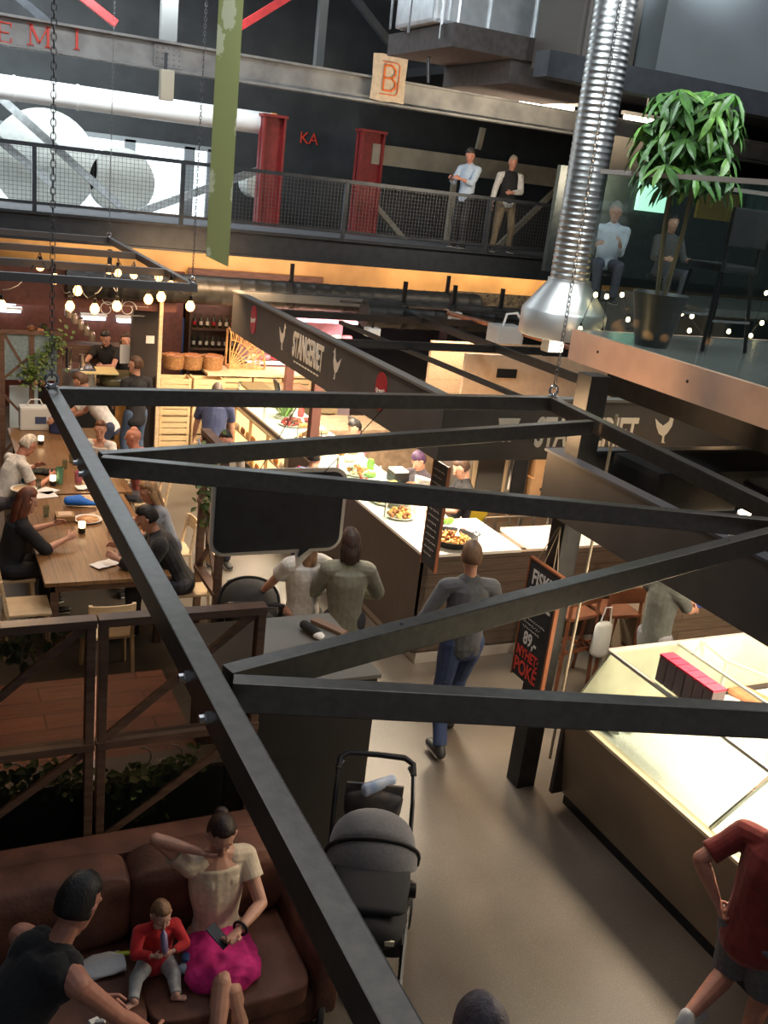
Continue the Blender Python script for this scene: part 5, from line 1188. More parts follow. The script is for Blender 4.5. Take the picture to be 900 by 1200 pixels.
for i in range(16):
    x, y = 4.72+random.random()*.6, 2.5+random.random()*.95
    g = MB().box((x, y, .825), (.1, .06, .05), Euler((0, 0, random.random()*3)).to_matrix(), bev=.015).obj('shellfish_tub', [CREAMF, YEF, SAL, mat('packet_blue', (.12, .2, .5), .4), WHITE][i % 5]); tag(g, 'small colourful tub or cut scattered on the ice near the man in red', 'tub', 'small tubs and cuts on the near ice')
# row of six dark boxes with red lids
BG = mat('mauve_grey_card', (.17, .13, .13), .6); RL = mat('red_lid', (.6, .03, .07), .5, var=.25, scale=30)
tl, br_ = at(757, 775, z=1.5), at(815, 800, z=1.5)
for i in range(6):
    y = 4.88-i*.095; x = 4.92
    g = thing('dark_carton', 'dark grey carton with red top on the fish counter, %s in the row' % ['farthest', 'second', 'third', 'fourth', 'fifth', 'nearest'][i], 'carton', (x, y, 1.36), 'dark cartons with red tops')
    MB().span((x-.06, y-.043, 1.36), (x+.06, y+.043, 1.56), bev=.004).obj('carton_body', BG, g); MB().span((x-.062, y-.044, 1.56), (x+.062, y+.044, 1.575)).obj('red_top', RL, g)
# fishmonger wood counter seen behind
b = MB(); b.span((6.7, 7.4, .0), (9.4, 7.5, 1.05)); tag(b.obj('timber_partition', planks('tan_planks', (.28, .2, .14), (.22, .16, .11), (.1, .07, .05), .15, 3, (PI/2, 0, 0))), 'low tan plank partition behind the man in the grey t-shirt', 'partition')
b = MB(); b.span((6.55, 7.0, 0), (6.62, 7.45, 1.15)); tag(b.obj('tan_upright', mat('tan_upright', (.3, .24, .17), .5)), 'tan upright at the end of the plank partition', 'post')
# A-menu hanging on pillar
u_ = (at(663, 680, x=4.32)-at(632, 655, x=4.32)); y0, y1 = 5.9, 5.5
MS = thing('hanging_chalk_sign', 'black chalk sign reading FISKE and POKE with orange edges, hanging on the pillar', 'sign', (4.3, 5.7, 1))
b = MB(); b.span((4.285, y1, .98), (4.31, y0, 1.97)); b.obj('board', CHALK, MS)
b = MB(); b.span((4.28, y1-.02, .965), (4.315, y1, 1.985)); b.span((4.28, y0, .965), (4.315, y0+.015, 1.985)); b.span((4.28, y1, 1.97), (4.315, y0, 1.985)); b.obj('orange_edge', mat('orange_wood', ()), MS, label='orange wooden edge')
CW = mat('chalk_white', (.75, .73, .7), .9); CRD = mat('chalk_red', (.7, .06, .04), .9)
def sl(t, size, z, m, dy=0, sq=.8, bold=.004, nm='chalk_writing'): lettering(t, size, (4.282, (y0+y1)/2+dy, z), (0, -1, 0), ZU, m, MS, nm, squeeze=sq, bold=bold, depth=.001)
sl('FISKE', .17, 1.84, CW, sq=.72); sl('SUPPE', .17, 1.69, CW, sq=.7); sl('89,-', .15, 1.33, CW, .03); sl('NYHET:', .12, 1.2, CRD, .03, .75); sl('POKÉ', .17, 1.07, CRD, .03, .75)
b = MB(); scribble(b, (4.282, y0-.04, 1.5), (0, -1, 0), .3, 3, .04, seed=3); b.obj('small_chalk_lines', mat('chalk', ()), MS)
b = MB(); b.tube([(4.3, y0-.06, 1.98), (4.36, 5.72, 2.3), (4.3, y1+.06, 1.98)], .004, 5); b.tube([(4.3, y0-.15, 1.98), (4.36, 5.7, 2.3), (4.3, y1+.12, 1.98)], .004, 5); b.obj('hanging_cord', mat('cord_tan', (.4, .32, .22), .8), MS)
# bar stools
ST = mat('reddish_stool_wood', (.13, .045, .02), .45, var=.2)
def stool(x, y, rz, lab, src=[None]):
    if src[0] is None:
        o = thing('bar_stool', lab, 'bar stool', (0, 0, 0), 'reddish wooden bar stools')
        for sx in (-1, 1):
            for sy in (-1, 1): MB().beam((sx*.22, sy*.2, 0), (sx*.18, sy*.17, .76 if sy > 0 else 1.05), .035, .035, bev=.004).obj('leg', ST, o)
        MB().box((0, 0, .77), (.42, .4, .035), bev=.012).obj('seat', ST, o)
        b = MB(); b.box((0, -.19, 1.0), (.4, .025, .17), bev=.01); b.obj('backrest', ST, o)
        for zz_, yy in ((.3, .2), (.42, -.2)): MB().box((0, yy, zz_), (.42, .025, .03)).obj('stretcher', ST, o)
        for sx in (-1, 1): MB().box((sx*.21, 0, .36), (.025, .38, .03)).obj('stretcher', ST, o)
        src[0] = o
    else: o = dup(src[0])
    o.location = (x, y, 0); o.rotation_euler = (0, 0, rz); o['label'] = lab; return o
stool(5.85, 7.25, .15, 'reddish wooden bar stool nearest the pillar, at the stall front'); stool(6.35, 7.2, -.1, 'reddish wooden bar stool right of the one nearest the pillar')

# ================================================================== GLAZED SCREENS BESIDE THE SOFA
SCW = mat('screen_brown_wood', (.13, .075, .05), .5, var=.25, scale=6, stretch=(1, 1, 5), bump=.1)
TEXG = glass('wired_glass', (.55, .5, .45), .12, .82)
def screen(x0, x1, y, ztop, zmid, zbot, lab, rev=1, par=None):
    o = thing('glazed_screen', lab, 'screen', ((x0+x1)/2, y, 0), 'glazed wooden screens'); t = .05
    for x in (x0+t/2, x1-t/2): MB().span((x-t/2, y-.04, 0), (x+t/2, y+.04, ztop-.04), bev=.004).obj('post', SCW, o)
    for nm, z in (('top_rail', ztop-.03), ('middle_rail', zmid), ('bottom_rail', zbot)): MB().span((x0-.005, y-.045, z-.025), (x1+.005, y+.045, z+.025), bev=.004).obj(nm, SCW, o)
    for z0, z1 in ((zbot, zmid), (zmid, ztop)):
        a, c = (x0+t, y, z0+.03), (x1-t, y, z1-.05)
        if rev < 0: a, c = (x1-t, y, z0+.03), (x0+t, y, z1-.05)
        MB().beam(a, c, .03, .045).obj('diagonal_brace', SCW, o)
        MB().span((x0+t, y-.004, z0), (x1-t, y+.004, z1-.03)).obj('glass_pane', TEXG, o)
    MB().span((x0+t, y-.01, .02), (x1-t, y+.01, zbot)).obj('lower_panel', mat('black_panel', (.02, .018, .016), .6), o)
    return o
SY = 5.15; print('mid rail', at(60, 878, y=SY), at(100, 1000, y=SY))
zmid = at(60, 878, y=SY).z
screen(-1.15, -.12, SY, 2.12, zmid, .6, 'glazed screen panel at the far left behind the sofa, mostly outside the photo')
screen(-.1, .86, SY, 2.12, zmid, .6, 'glazed screen with ivy behind the sofa left half')
screen(.88, 1.86, SY, 2.12, zmid, .6, 'glazed screen with a thin diagonal behind the sofa right half')
# plank bench and ledge behind screen, dark block
REDPL = planks('reddish_planks', (.4, .15, .085), (.28, .1, .06), (.05, .02, .01), .2, 1.5, 0, .4, .4)
b = MB(); b.span((-1.6, 5.5, .6), (1.72, 7.1, .66), bev=.005); b.span((-1.5, 5.6, 0), (1.6, 7.0, .6), mi=1); tag(b.obj('plank_platform', [REDPL, BLACKM]), 'reddish plank platform seen through the glazed screens', 'platform')
b = MB(); b.span((-1.6, 5.3, .0), (1.72, 5.48, .93), bev=.01); b.span((-1.6, 5.28, .93), (1.72, 5.5, .95), mi=1)
g = b.obj('ledge', [mat('black_panel', ()), mat('grey_ledge', (.17, .155, .14), .5)]); tag(g, 'grey ledge right behind the glazed screens', 'ledge')
lettering('VIBI', .06, (1.35, 5.39, .952), (1, 0, 0), (0, 1, 0), CW, g, depth=.0006)
DBK = mat('dark_cabinet_front', (.02, .018, .016), .5); DBT = mat('grey_cabinet_top', (.13, .125, .11), .4)
DB = thing('dark_cabinet', 'tall dark cabinet with grey top between the screens and the walkway', 'cabinet', (2.3, 5.6, 0))
MB().span((1.74, 5.3, 0), (2.76, 6.25, 1.43), bev=.004).obj('body', DBK, DB); MB().span((1.73, 5.28, 1.43), (2.78, 6.27, 1.46), bev=.004).obj('top', DBT, DB)
# items on top
p = at(366, 738, z=1.5); o = thing('baby_shoe', 'small dark shoe with white toe on the grey cabinet top', 'shoe', (p.x, p.y, 1.46)); p.z = 1.5
MB().loft([(p+Vector((-.03, .09, 0)), .035, .035), (p, .04, .035), (p+Vector((.02, -.06, -.01)), .04, .025)], (1, 0, 0)).obj('upper', BLACKF, o, smooth=True); MB().loft([(p+Vector((.02, -.06, -.012)), .042, .026), (p+Vector((.03, -.09, -.014)), .036, .022)], (1, 0, 0)).obj('toe', WHITE, o, smooth=True)
p = at(385, 735, z=1.47); tag(MB().box((p.x, p.y, 1.475), (.07, .3, .03), Euler((0, 0, .5)).to_matrix(), bev=.01).obj('tan_strap', mat('tan_leather', (.2, .12, .08), .6)), 'flat brown strap lying on the grey cabinet top', 'strap')
p = at(254, 770, z=1.1); tag(MB().box((1.95, 5.6, 1.47), (.22, .12, .02), Euler((0, 0, .3)).to_matrix()).obj('blue_packet', mat('pale_blue', (.35, .5, .7), .5)), 'pale blue packet lying at the left end of the cabinet top', 'packet')
# planters with ivy and white rings
def ivy(pts, n, spread, lab, size=.05, rnd=random):
    b = MB()
    for i in range(n):
        a, c = pts[min(len(pts)-2, int(rnd.random()*(len(pts)-1)))], None
        k = pts.index(a); c = pts[k+1]; q = Vector(a).lerp(Vector(c), rnd.random())+Vector([rnd.gauss(0, s) for s in spread])
        b.leaf(q, (rnd.uniform(-1, 1), rnd.uniform(-1, .3), rnd.uniform(-.8, .3)), (rnd.uniform(-.5, .5), -.6, 1), size*rnd.uniform(.7, 1.4), size*rnd.uniform(.6, 1), mi=0, bend=.3)
    b.tube([Vector(q) for q in pts], .004, 5)
    g = b.obj('ivy', IVY); tag(g, lab, 'plant'); return g
Z1 = at(40, 780, y=SY).z
ivy([(-.2, SY+.12, 1.95), (.2, SY+.12, 2.0), (.6, SY+.12, 1.9)], 130, (.1, .03, .08), 'ivy hanging in the upper left glazed screen', .06)
ivy([(-.15, SY+.12, 1.95), (-.0, SY+.12, 1.75), (.1, SY+.12, 1.6)], 170, (.1, .03, .08), 'denser ivy clump at the left edge of the glazed screen', .06)
ivy([at(0, 915, y=SY+.1), at(60, 905, y=SY+.1), at(110, 915, y=SY+.1)], 150, (.08, .03, .05), 'ivy trailing under the middle rail of the left screen', .055)
ivy([at(135, 905, y=SY+.1), at(170, 915, y=SY+.1), at(230, 885, y=SY+.1)], 160, (.06, .03, .04), 'ivy trailing under the middle rail of the right screen', .055)
ivy([at(140, 950, y=SY+.1), at(170, 935, y=SY+.1)], 60, (.08, .03, .07), 'sparse ivy low in the right screen', .05)
for i, (px, py, lab) in enumerate(((163, 888, 'white hoop handle behind the right screen, left one'), (200, 885, 'white hoop handle behind the right screen, right one'), (12, 908, 'white hoop handle at the far left screen'), (45, 910, 'white hoop handle below the left ivy'))):
    c = at(px, py, y=SY+.16); b = MB(); b.tube([c+Vector((math.cos(a)*.075, 0, math.sin(a)*.075)) for a in [-.9+k*.3 for k in range(9)]], .006, 6); tag(b.obj('hoop_handle', WHITE), lab, 'handle', 'white hoop handles')
# second narrow screen beyond, with speech bubble board
def screen_y(x, y0, y1, ztop, lab):
    o = thing('side_screen', lab, 'screen', (x, (y0+y1)/2, 0))
    for y in (y0, y1): MB().span((x-.035, y-.035, 0), (x+.035, y+.035, ztop-.05), bev=.004).obj('post', SCW, o)
    for z in (ztop-.025, .62, 1.35): MB().span((x-.045, y0-.04, z-.025), (x+.045, y1+.04, z+.025), bev=.004).obj('rail', SCW, o)
    MB().beam((x, y0, .65), (x, y1, 1.33), .03, .04).obj('brace', SCW, o); MB().beam((x, y1, .65), (x, y0, 1.33), .03, .04).obj('brace', SCW, o)
    return o
q0, q1 = at(240, 503, z=2.1), at(265, 524, z=2.1)
screen_y((q0.x+q1.x)/2, 8.55, 9.25, 2.1, 'narrow brown wooden screen end-on beside the communal table')
ivy([(2.5, 8.85, 2.0), (2.5, 8.9, 1.7), (2.52, 8.9, 1.3)], 90, (.05, .08, .1), 'ivy climbing the narrow wooden screen beside the speech bubble board', .06)
# speech bubble board
Yb = 5.95
c0 = at(326, 600, y=Yb); print('bubble', at(250, 640, y=Yb), at(402, 560, y=Yb))
BBD = thing('speech_bubble_board', 'black speech bubble board with pale edge hanging in front of the walkway', 'board', (c0.x, Yb, 2.2))
def bub(off=0., top=True):
    L0, R0_, T0, B0 = at(247, 600, y=Yb).x-off, at(404, 600, y=Yb).x+off, at(340, 549, y=Yb).z+off, at(300, 650, y=Yb).z-off
    r = .11+off; pts = []
    for cx_, cz, a0 in ((R0_-r, T0-r, 0), (L0+r, T0-r, 90), (L0+r, B0+r, 180)):
        for k in range(7): a = math.radians(a0+k*15); pts.append((cx_+r*math.cos(a), cz+r*math.sin(a)))
    t = at(352, 660, y=Yb); tx = at(350, 655, y=Yb).x
    pts += [(tx-.03-off, B0), (tx-.01, B0-.12-off*2), (tx+.1+off, B0)]
    for k in range(7): a = math.radians(270+k*15); pts.append((R0_-r+r*math.cos(a), B0+r+r*math.sin(a)))
    return pts
b = MB(); b.prism(bub(), (0, Yb, 0), (1, 0, 0), ZU, -.012); b.obj('rim', mat('pale_rim', (.8, .72, .58), .5), BBD); 
b = MB(); b.prism(bub(-.028), (0, Yb-.004, 0), (1, 0, 0), ZU, .006); b.obj('face', CHALK, BBD)
b = MB(); b.span((c0.x+.0, Yb+.015, c0.z+.1), (c0.x+.03, Yb+.03, c0.z+.28)); b.tube([(c0.x-.2, Yb+.01, c0.z+.2), (c0.x-.25, 5.09, 3.37)], .003, 5); b.tube([(c0.x+.25, Yb+.01, c0.z+.2), (c0.x+.3, 5.09, 3.37)], .003, 5); b.obj('hanging_wire', BLACKM, BBD)
# ================================================================== SOFA
SF = thing('leather_sofa', 'worn brown leather sofa against the glazed screens, bottom left', 'sofa', (.5, 4.3, 0))
SX0, SX1 = -1.05, 1.95
def cushion(a, c, bev, nm, puff=.03):
    b = MB(); a, c = Vector(a), Vector(c); b.span(a, c); bmesh.ops.subdivide_edges(b.bm, edges=b.bm.edges[:], cuts=7, use_grid_fill=True)
    m = (a+c)/2; h = (c-a)/2
    for v in b.bm.verts:
        q = Vector(((v.co.x-m.x)/h.x, (v.co.y-m.y)/h.y, (v.co.z-m.z)/h.z))
        L = max(abs(q.x), abs(q.y), abs(q.z)); 
        for i in range(3):
            o_ = [abs(q[j]) for j in range(3) if j != i]
            edge = max(0, o_[0]-.75)/.25, max(0, o_[1]-.75)/.25
            v.co[i] -= math.copysign(bev*(edge[0]**2+edge[1]**2)*.5, q[i])*(abs(q[i]) > .9)
            v.co[i] += math.copysign(puff*(1-o_[0]**2)*(1-o_[1]**2), q[i])*(abs(q[i]) > .9)
        v.co += Vector((0, 0, 1))*noise.noise(v.co*6)*.008
    o = b.obj(nm, LEATHER, SF, smooth=True); s_ = o.modifiers.new('s', 'SUBSURF'); s_.levels = 1; s_.render_levels = 1
    return o
b = MB(); b.span((SX0, 3.92, .08), (SX1, 4.85, .27), bev=.02); b.span((SX0, 4.7, .27), (SX1, 4.92, .84), bev=.05); b.obj('base', LEATHER, SF, smooth='auto')
for x0, x1 in ((-.95, .0), (.0, .97), (.97, 1.86)):
    cushion((x0+.006, 3.86, .25), (x1-.006, 4.62, .43), .04, 'seat_cushion', .018); cushion((x0+.006, 4.42, .42), (x1-.006, 4.74, .88), .05, 'back_cushion', .02)
for x0, x1 in ((SX0-.15, SX0+.08), (SX1-.08, SX1+.1)): cushion((x0, 3.9, .08), (x1, 4.9, .58), .05, 'armrest', .02)
for x in (SX0+.05, SX1-.05):
    for y in (3.98, 4.8): MB().cyl((x, y, 0), (x, y, .09), .022, .03).obj('leg', DARKWOOD, SF)
# things on sofa
c = at(118, 1132, z=.46); o = thing('folded_nappy', 'white folded nappy lying on the sofa seat beside the leaning person', 'nappy', (c.x, c.y, .45))
b = MB(); b.loft([(c+Vector((-.1, 0, .0)), .06, .012), (c+Vector((-.03, 0, .004)), .085, .022), (c+Vector((.06, 0, .004)), .085, .02), (c+Vector((.12, 0, 0)), .06, .012)], (0, 1, 0), 20); b.box(c+Vector((.0, 0, -.006)), (.24, .15, .012), Euler((0, 0, .1)).to_matrix(), bev=.005); b.obj('padding', mat('white_cotton', (.7, .7, .68), .9, bump=.3), o, smooth=True)
c = at(141, 1117, z=.46); tag(MB().loft([(c+Vector((-.04, 0, .0)), .018, .012), (c+Vector((.045, -.01, 0)), .014, .01)], (0, 1, 0)).obj('lime_toy', mat('lime_plastic', (.4, .5, .03), .4), smooth=True), 'small lime green toy lying above the white nappy', 'toy')
c = at(110, 1197, z=.47); b = MB(); b.box(c, (.06, .03, .02), Euler((.2, .3, .5)).to_matrix(), bev=.006); b.box(c+Vector((.03, -.02, .01)), (.05, .02, .02), Euler((.2, -.3, -.5)).to_matrix(), bev=.006); tag(b.obj('crumpled_tissue', WHITE), 'crumpled pale tissue on the sofa at the bottom edge', 'tissue')
c = at(228, 1137, z=.48)
o = thing('baby_bottle', 'blue and clear baby bottle lying beside the woman in the pink skirt', 'bottle', (c.x, c.y, .45)); d = Vector((.6, -.4, 0)).normalized()
MB().loft([(c-d*.02, .034, .034), (c+d*.07, .036, .036)], (0, 0, 1), 16).obj('bottle_body', mat('blue_clear', (.1, .25, .5), .2), o, smooth=True); MB().loft([(c-d*.06, .03, .03), (c-d*.03, .036, .036)], (0, 0, 1), 14).obj('cap', mat('white_blue_plastic', (.45, .6, .75), .3), o, smooth=True)
c2 = c+Vector((-.02, .06, .01)); tag(MB().lathe([(.001, 0), (.03, 0), (.038, .03), (.034, .07), (.001, .08)], c2-Vector((0, 0, .03)), 16).obj('blue_cup', mat('deep_blue_plastic', (.05, .12, .3), .35), smooth='auto'), 'small dark blue cup standing behind the baby bottle', 'cup')
# ================================================================== STROLLER
def stroller(x, y, rz, lab, body=CHARF):
    o = thing('stroller', lab, 'stroller', (0, 0, 0))
    FRM = mat('stroller_frame_black', (.02, .02, .022), .35, .6)
    b = MB()
    for q in (-1, 1): b.tube([(q*.2, .68, 1.0), (q*.225, .62, .98), (q*.23, .5, .86), (q*.23, .3, .6), (q*.24, .1, .35)], .014)
    b.tube([(-.225, .62, .98), (-.22, .69, 1.02), (-.17, .72, 1.04), (0, .725, 1.045), (.17, .72, 1.04), (.22, .69, 1.02), (.225, .62, .98)], .019); b.obj('handlebar', FRM, o, smooth='auto')
    for q in (-1, 1):
        b = MB(); b.tube([(q*.25, .45, .14), (q*.24, .15, .42), (q*.2, -.1, .42)], .014); b.tube([(q*.24, .12, .4), (q*.2, -.42, .13)], .016, mi=1); b.obj('side_frame', [FRM, CHROME], o, smooth='auto')
    for q in (-1, 1):
        b = MB(); w = Vector((q*.28, .45, .15)); R_ = Matrix(((0, 0, 1), (0, 1, 0), (-1, 0, 0)))
        b.lathe([(.05, -.02), (.11, -.02), (.148, -.018), (.152, 0), (.148, .018), (.11, .02), (.05, .02)], w, 28, M=R_); b.obj('rear_wheel', RUBBER, o, smooth='auto')
        b = MB(); w = Vector((q*.2, -.45, .1)); b.lathe([(.03, -.02), (.07, -.02), (.1, -.014), (.102, 0), (.1, .014), (.07, .02), (.03, .02)], w, 24, M=R_); b.tube([(q*.2, -.42, .2), (q*.235, -.44, .17), (q*.235, -.45, .1)], .012); b.obj('front_wheel', RUBBER, o, smooth='auto')
    b = MB(); b.span((-.22, -.1, .2), (.22, .42, .36), bev=.04); b.obj('storage_basket', BLACKF, o)
    # bassinet
    b = MB(); secs = []
    b.loft([((0, -.42, .66), .17, .1), ((0, -.3, .64), .2, .13), ((0, 0, .64), .205, .14), ((0, .25, .66), .2, .14), ((0, .36, .68), .17, .12)], (1, 0, 0), 24); g = b.obj('bassinet', mat('stroller_dark_fabric', (.01, .01, .012), .9, bump=.2, bscale=200), o, smooth=True)
    # hood shells
    def shell(a0, a1, r, c, m, nm, rz_=.3):
        b = MB(); rows = []
        for i in range(11):
            a = math.radians(a0+(a1-a0)*i/10); row = []
            for k in range(17):
                t = PI*k/16; x = -math.cos(t); h = math.sin(t)
                h = h**.6
                row.append(b.bm.verts.new(Vector(c)+Vector((x*(r-.02), -math.cos(a)*h*r*1.15, math.sin(a)*h*r*1.12))))
            rows.append(row)
        for r0, r1 in zip(rows, rows[1:]):
            for k in range(16): b.bm.faces.new((r0[k], r0[k+1], r1[k+1], r1[k]))
        g = b.obj(nm, m, o, smooth=True); s_ = g.modifiers.new('t', 'SOLIDIFY'); s_.thickness = .012; return g
    hc = (0, .12, .7)
    shell(62, 172, .265, hc, body, 'hood'); shell(26, 57, .275, hc, body, 'hood_visor'); shell(52, 66, .25, hc, BLACKF, 'hood_vent')
    b = MB(); a = math.radians(60); b.tube([Vector(hc)+Vector((-math.cos(PI*k/20)*.262, -math.cos(a)*(math.sin(PI*k/20)**.6)*.282*1.15, math.sin(a)*(math.sin(PI*k/20)**.6)*.282*1.12)) for k in range(21)], .011); b.obj('hood_piping', BLACKF, o, smooth=True)
    b = MB(); b.loft([((0, -.4, .78), .17, .03), ((0, -.2, .8), .2, .045), ((0, .02, .8), .21, .045)], (1, 0, 0), 20); b.obj('apron', mat('stroller_dark_fabric', ()), o, smooth=True)
    b = MB(); b.box((.09, -.5, .66), (.07, .012, .03)); b.obj('buckle', mat('cream_label', (.6, .55, .4), .5), o, label='pale buckle label')
    for q in (-1, 1): MB().cyl((q*.22, .02, .6), (q*.26, .02, .6), .045).obj('hinge', FRM, o, smooth='auto')
    # bag at the handle
    b = MB(); b.loft([((0, .56, .66), .15, .05), ((0, .55, .75), .17, .07), ((0, .54, .86), .175, .05)], (1, 0, 0), 20); b.box((0, .545, .9), (.34, .02, .09), bev=.006)
    b.obj('changing_bag', mat('changing_bag', (.1, .085, .07), .8, col2=(.03, .035, .05), scale=9), o, smooth='auto')
    o.location = (x, y, 0); o.rotation_euler = (0, 0, rz); o.scale = (1.08, 1.0, 1.04); return o
st = stroller(2.33, 4.25, math.radians(-24), 'grey hooded pram with black frame parked on the concrete right of the sofa')
c = st.matrix_basis @ Vector((.02, .53, .93)); b = MB()
b.loft([(c+Vector((-.09, .0, 0)), .03, .05), (c+Vector((.1, .02, .03)), .03, .035)], (0, 1, 0)); g = b.obj('wipes_packet', mat('white_blue_wrapper', (.7, .72, .72), .4, col2=(.1, .2, .4), scale=4), smooth=True); tag(g, 'white and blue wipes packet sticking out of the pram bag', 'packet')
b = MB(); c = at(379, 1020, z=.75); b.ball(c, .014); tag(b.obj('red_reflector', mat('red_glow_plastic', (.7, .02, .02), .3), smooth=True), 'tiny red light on the left side of the pram', 'reflector')
stroller(2.72, 8.0, 2.9, 'black pram behind the speech bubble board, beside the woman in white', body=BLACKF)
# ================================================================== COMMUNAL TABLE
TT = planks('oak_planks', (.24, .13, .055), (.2, .105, .045), (.08, .05, .02), .16, 2.5, PI/2, .28, .1)
for i, (x0, x1, y0, y1, lab) in enumerate(((1.0, 2.18, 8.77, 11.3, 'long brown plank table, nearer one, with plates and candles'), (1.12, 2.3, 11.36, 14.3, 'second long brown plank table further back with a white bag'))):
    o = thing('communal_table', lab, 'table', ((x0+x1)/2, (y0+y1)/2, 0), 'communal plank tables')
    MB().span((x0, y0, .71), (x1, y1, .75), bev=.005).obj('table_top', TT, o); b = MB(); b.span((x0+.06, y0+.06, .63), (x1-.06, y0+.1, .71)); b.span((x0+.06, y1-.1, .63), (x1-.06, y1-.06, .71)); b.span((x0+.06, y0+.06, .63), (x0+.1, y1-.06, .71)); b.span((x1-.1, y0+.06, .63), (x1-.06, y1-.06, .71)); b.obj('apron', DARKWOOD, o)
    for x in (x0+.1, x1-.1):
        for y in (y0+.1, y1-.1): MB().span((x-.035, y-.035, 0), (x+.035, y+.035, .71), bev=.004).obj('leg', DARKWOOD, o)
TZ = .751
def chair(x, y, rz, lab, src=[None]):
    if src[0] is None:
        o = thing('dining_chair', lab, 'chair', (0, 0, 0), 'pale birch chairs at the communal table')
        for sx in (-1, 1):
            MB().beam((sx*.2, .19, 0), (sx*.18, .17, .43), .035, .03, bev=.005).obj('leg', PALEWOOD, o)
            b = MB(); b.beam((sx*.2, -.22, 0), (sx*.19, -.18, .45), .035, .03, bev=.005); b.beam((sx*.19, -.18, .44), (sx*.19, -.24, .8), .035, .028, bev=.005); b.obj('leg', PALEWOOD, o)
        b = MB(); b.box((0, 0, .45), (.42, .41, .03), bev=.012); b.obj('seat', PALEWOOD, o)
        b = MB(); n = 9; rows = []
        for k in range(n+1):
            x_ = -.2+.4*k/n; yb = -.235-.03*(1-(x_/.2)**2)
            rows.append([b.bm.verts.new((x_, yb, .66)), b.bm.verts.new((x_, yb-.012, .8)), b.bm.verts.new((x_, yb-.027, .8)), b.bm.verts.new((x_, yb-.015, .66))])
        for r0, r1 in zip(rows, rows[1:]):
            for k in range(4): b.bm.faces.new((r0[k], r0[(k+1) % 4], r1[(k+1) % 4], r1[k]))
        b.bm.faces.new(rows[0]); b.bm.faces.new(rows[-1][::-1]); b.obj('backrest', PALEWOOD, o)
        src[0] = o
    else: o = dup(src[0])
    o.location = (x, y, 0); o.rotation_euler = (0, 0, rz); o['label'] = lab; return o
chair(.86, 8.95, -PI/2, 'empty birch chair at the near left corner of the table')
chair(.8, 9.75, -PI/2, 'birch chair under the woman in black at the table left side')
chair(1.5, 8.35, 0, 'birch chair at the near end of the table, its back towards the screens')
chair(2.42, 9.12, PI/2, 'birch chair under the man in the black jacket')
chair(2.5, 10.2, PI/2, 'birch chair under the person in blue grey at the table right side')
chair(.75, 11.9, -PI/2, 'birch chair of the old man in white at the table left side')
chair(2.6, 11.9, PI/2, 'birch chair of the bald man'); chair(2.4, 12.95, PI/2, 'birch chair of the smiling girl')
# tableware
def candle(px, py, lab):
    p = at(px, py, z=TZ+.06); o = thing('tea_light', lab, 'candle', (p.x, p.y, TZ), 'glowing tea lights on the tables'); p.z = TZ
    MB().lathe([(.001, 0), (.036, 0), (.038, .06), (.034, .06), (.001, .055)], p, 16).obj('base_glass', mat('dark_glass', (.02, .015, .015), .15), o, smooth='auto'); MB().lathe([(.001, .06), (.036, .06), (.037, .12), (.001, .12)], p, 16).obj('lit_holder', glow('candle_glow', (1, .72, .4), 3.5), o, smooth='auto')
candle(48, 516, 'glowing tea light on the far table by the white bag'); candle(62, 563, 'glowing tea light in the middle of the near table'); candle(96, 618, 'glowing tea light nearest the camera on the table')
def plate(px, py, r, lab, food=None, m=None):
    p = at(px, py, z=TZ+.01); o = thing('plate', lab, 'plate', (p.x, p.y, TZ), 'plates on the communal table'); p.z = TZ
    MB().lathe([(.001, .002), (r*.7, .002), (r, .02), (r*.98, .024), (r*.68, .008), (.001, .008)], p, 28).obj('plate_body', m or WHITE, o, smooth='auto')
    if food:
        b = MB(); b.lathe([(.001, .01), (r*.85, .01), (r*.8, .022), (.001, .026)], p, 20); b.obj('flatbread', food, o, smooth=True)
PIZ = mat('pizza', (.65, .42, .2), .6, col2=(.35, .12, .04), scale=20)
plate(103, 609, .15, 'plate with a flat pizza nearest the candle', PIZ); plate(28, 573, .15, 'plate with pale flatbread before the woman with brown hair', mat('pale_bread', (.65, .5, .32), .6, var=.1))
p = at(76, 605, z=TZ+.04); b = MB(); b.span((p.x-.1, p.y-.09, TZ), (p.x+.1, p.y+.09, TZ+.07), bev=.015); b.span((p.x-.07, p.y-.06, TZ+.068), (p.x+.07, p.y+.06, TZ+.074), mi=1); tag(b.obj('wooden_food_box', [mat('brown_box', (.3, .17, .07), .5), mat('light_dip', (.55, .4, .28), .5)]), 'square brown wooden food box between the glass and the pizza', 'box')
b = MB(); p = at(93, 588, z=TZ+.05)
b.loft([(p+Vector((-.12, .02, .01)), .07, .05), (p+Vector((0, 0, .02)), .09, .06), (p+Vector((.1, -.02, -.01)), .05, .03), (p+Vector((.17, -.03, -.02)), .03, .02)], (0, 1, 0), 16); tag(b.obj('baseball_hat', mat('bright_blue_cloth', (.01, .14, .6), .7, bump=.4, bscale=20), smooth=True), 'bright blue cap lying on the communal table', 'cap')
def paper(px, py, w, h, rz, lab, nm='napkin'):
    p = at(px, py, z=TZ+.005); b = MB(); b.box((p.x, p.y, TZ+.004), (w, h, .003), Euler((0, 0, rz)).to_matrix()); bmesh.ops.subdivide_edges(b.bm, edges=b.bm.edges[:], cuts=5, use_grid_fill=True)
    for v in b.bm.verts: v.co.z += .012*(1+noise.noise(v.co*22)) if nm == 'napkin' else 0
    tag(b.obj(nm, mat('white_paper', (.72, .73, .74), .7)), lab, nm, 'white papers on the table')
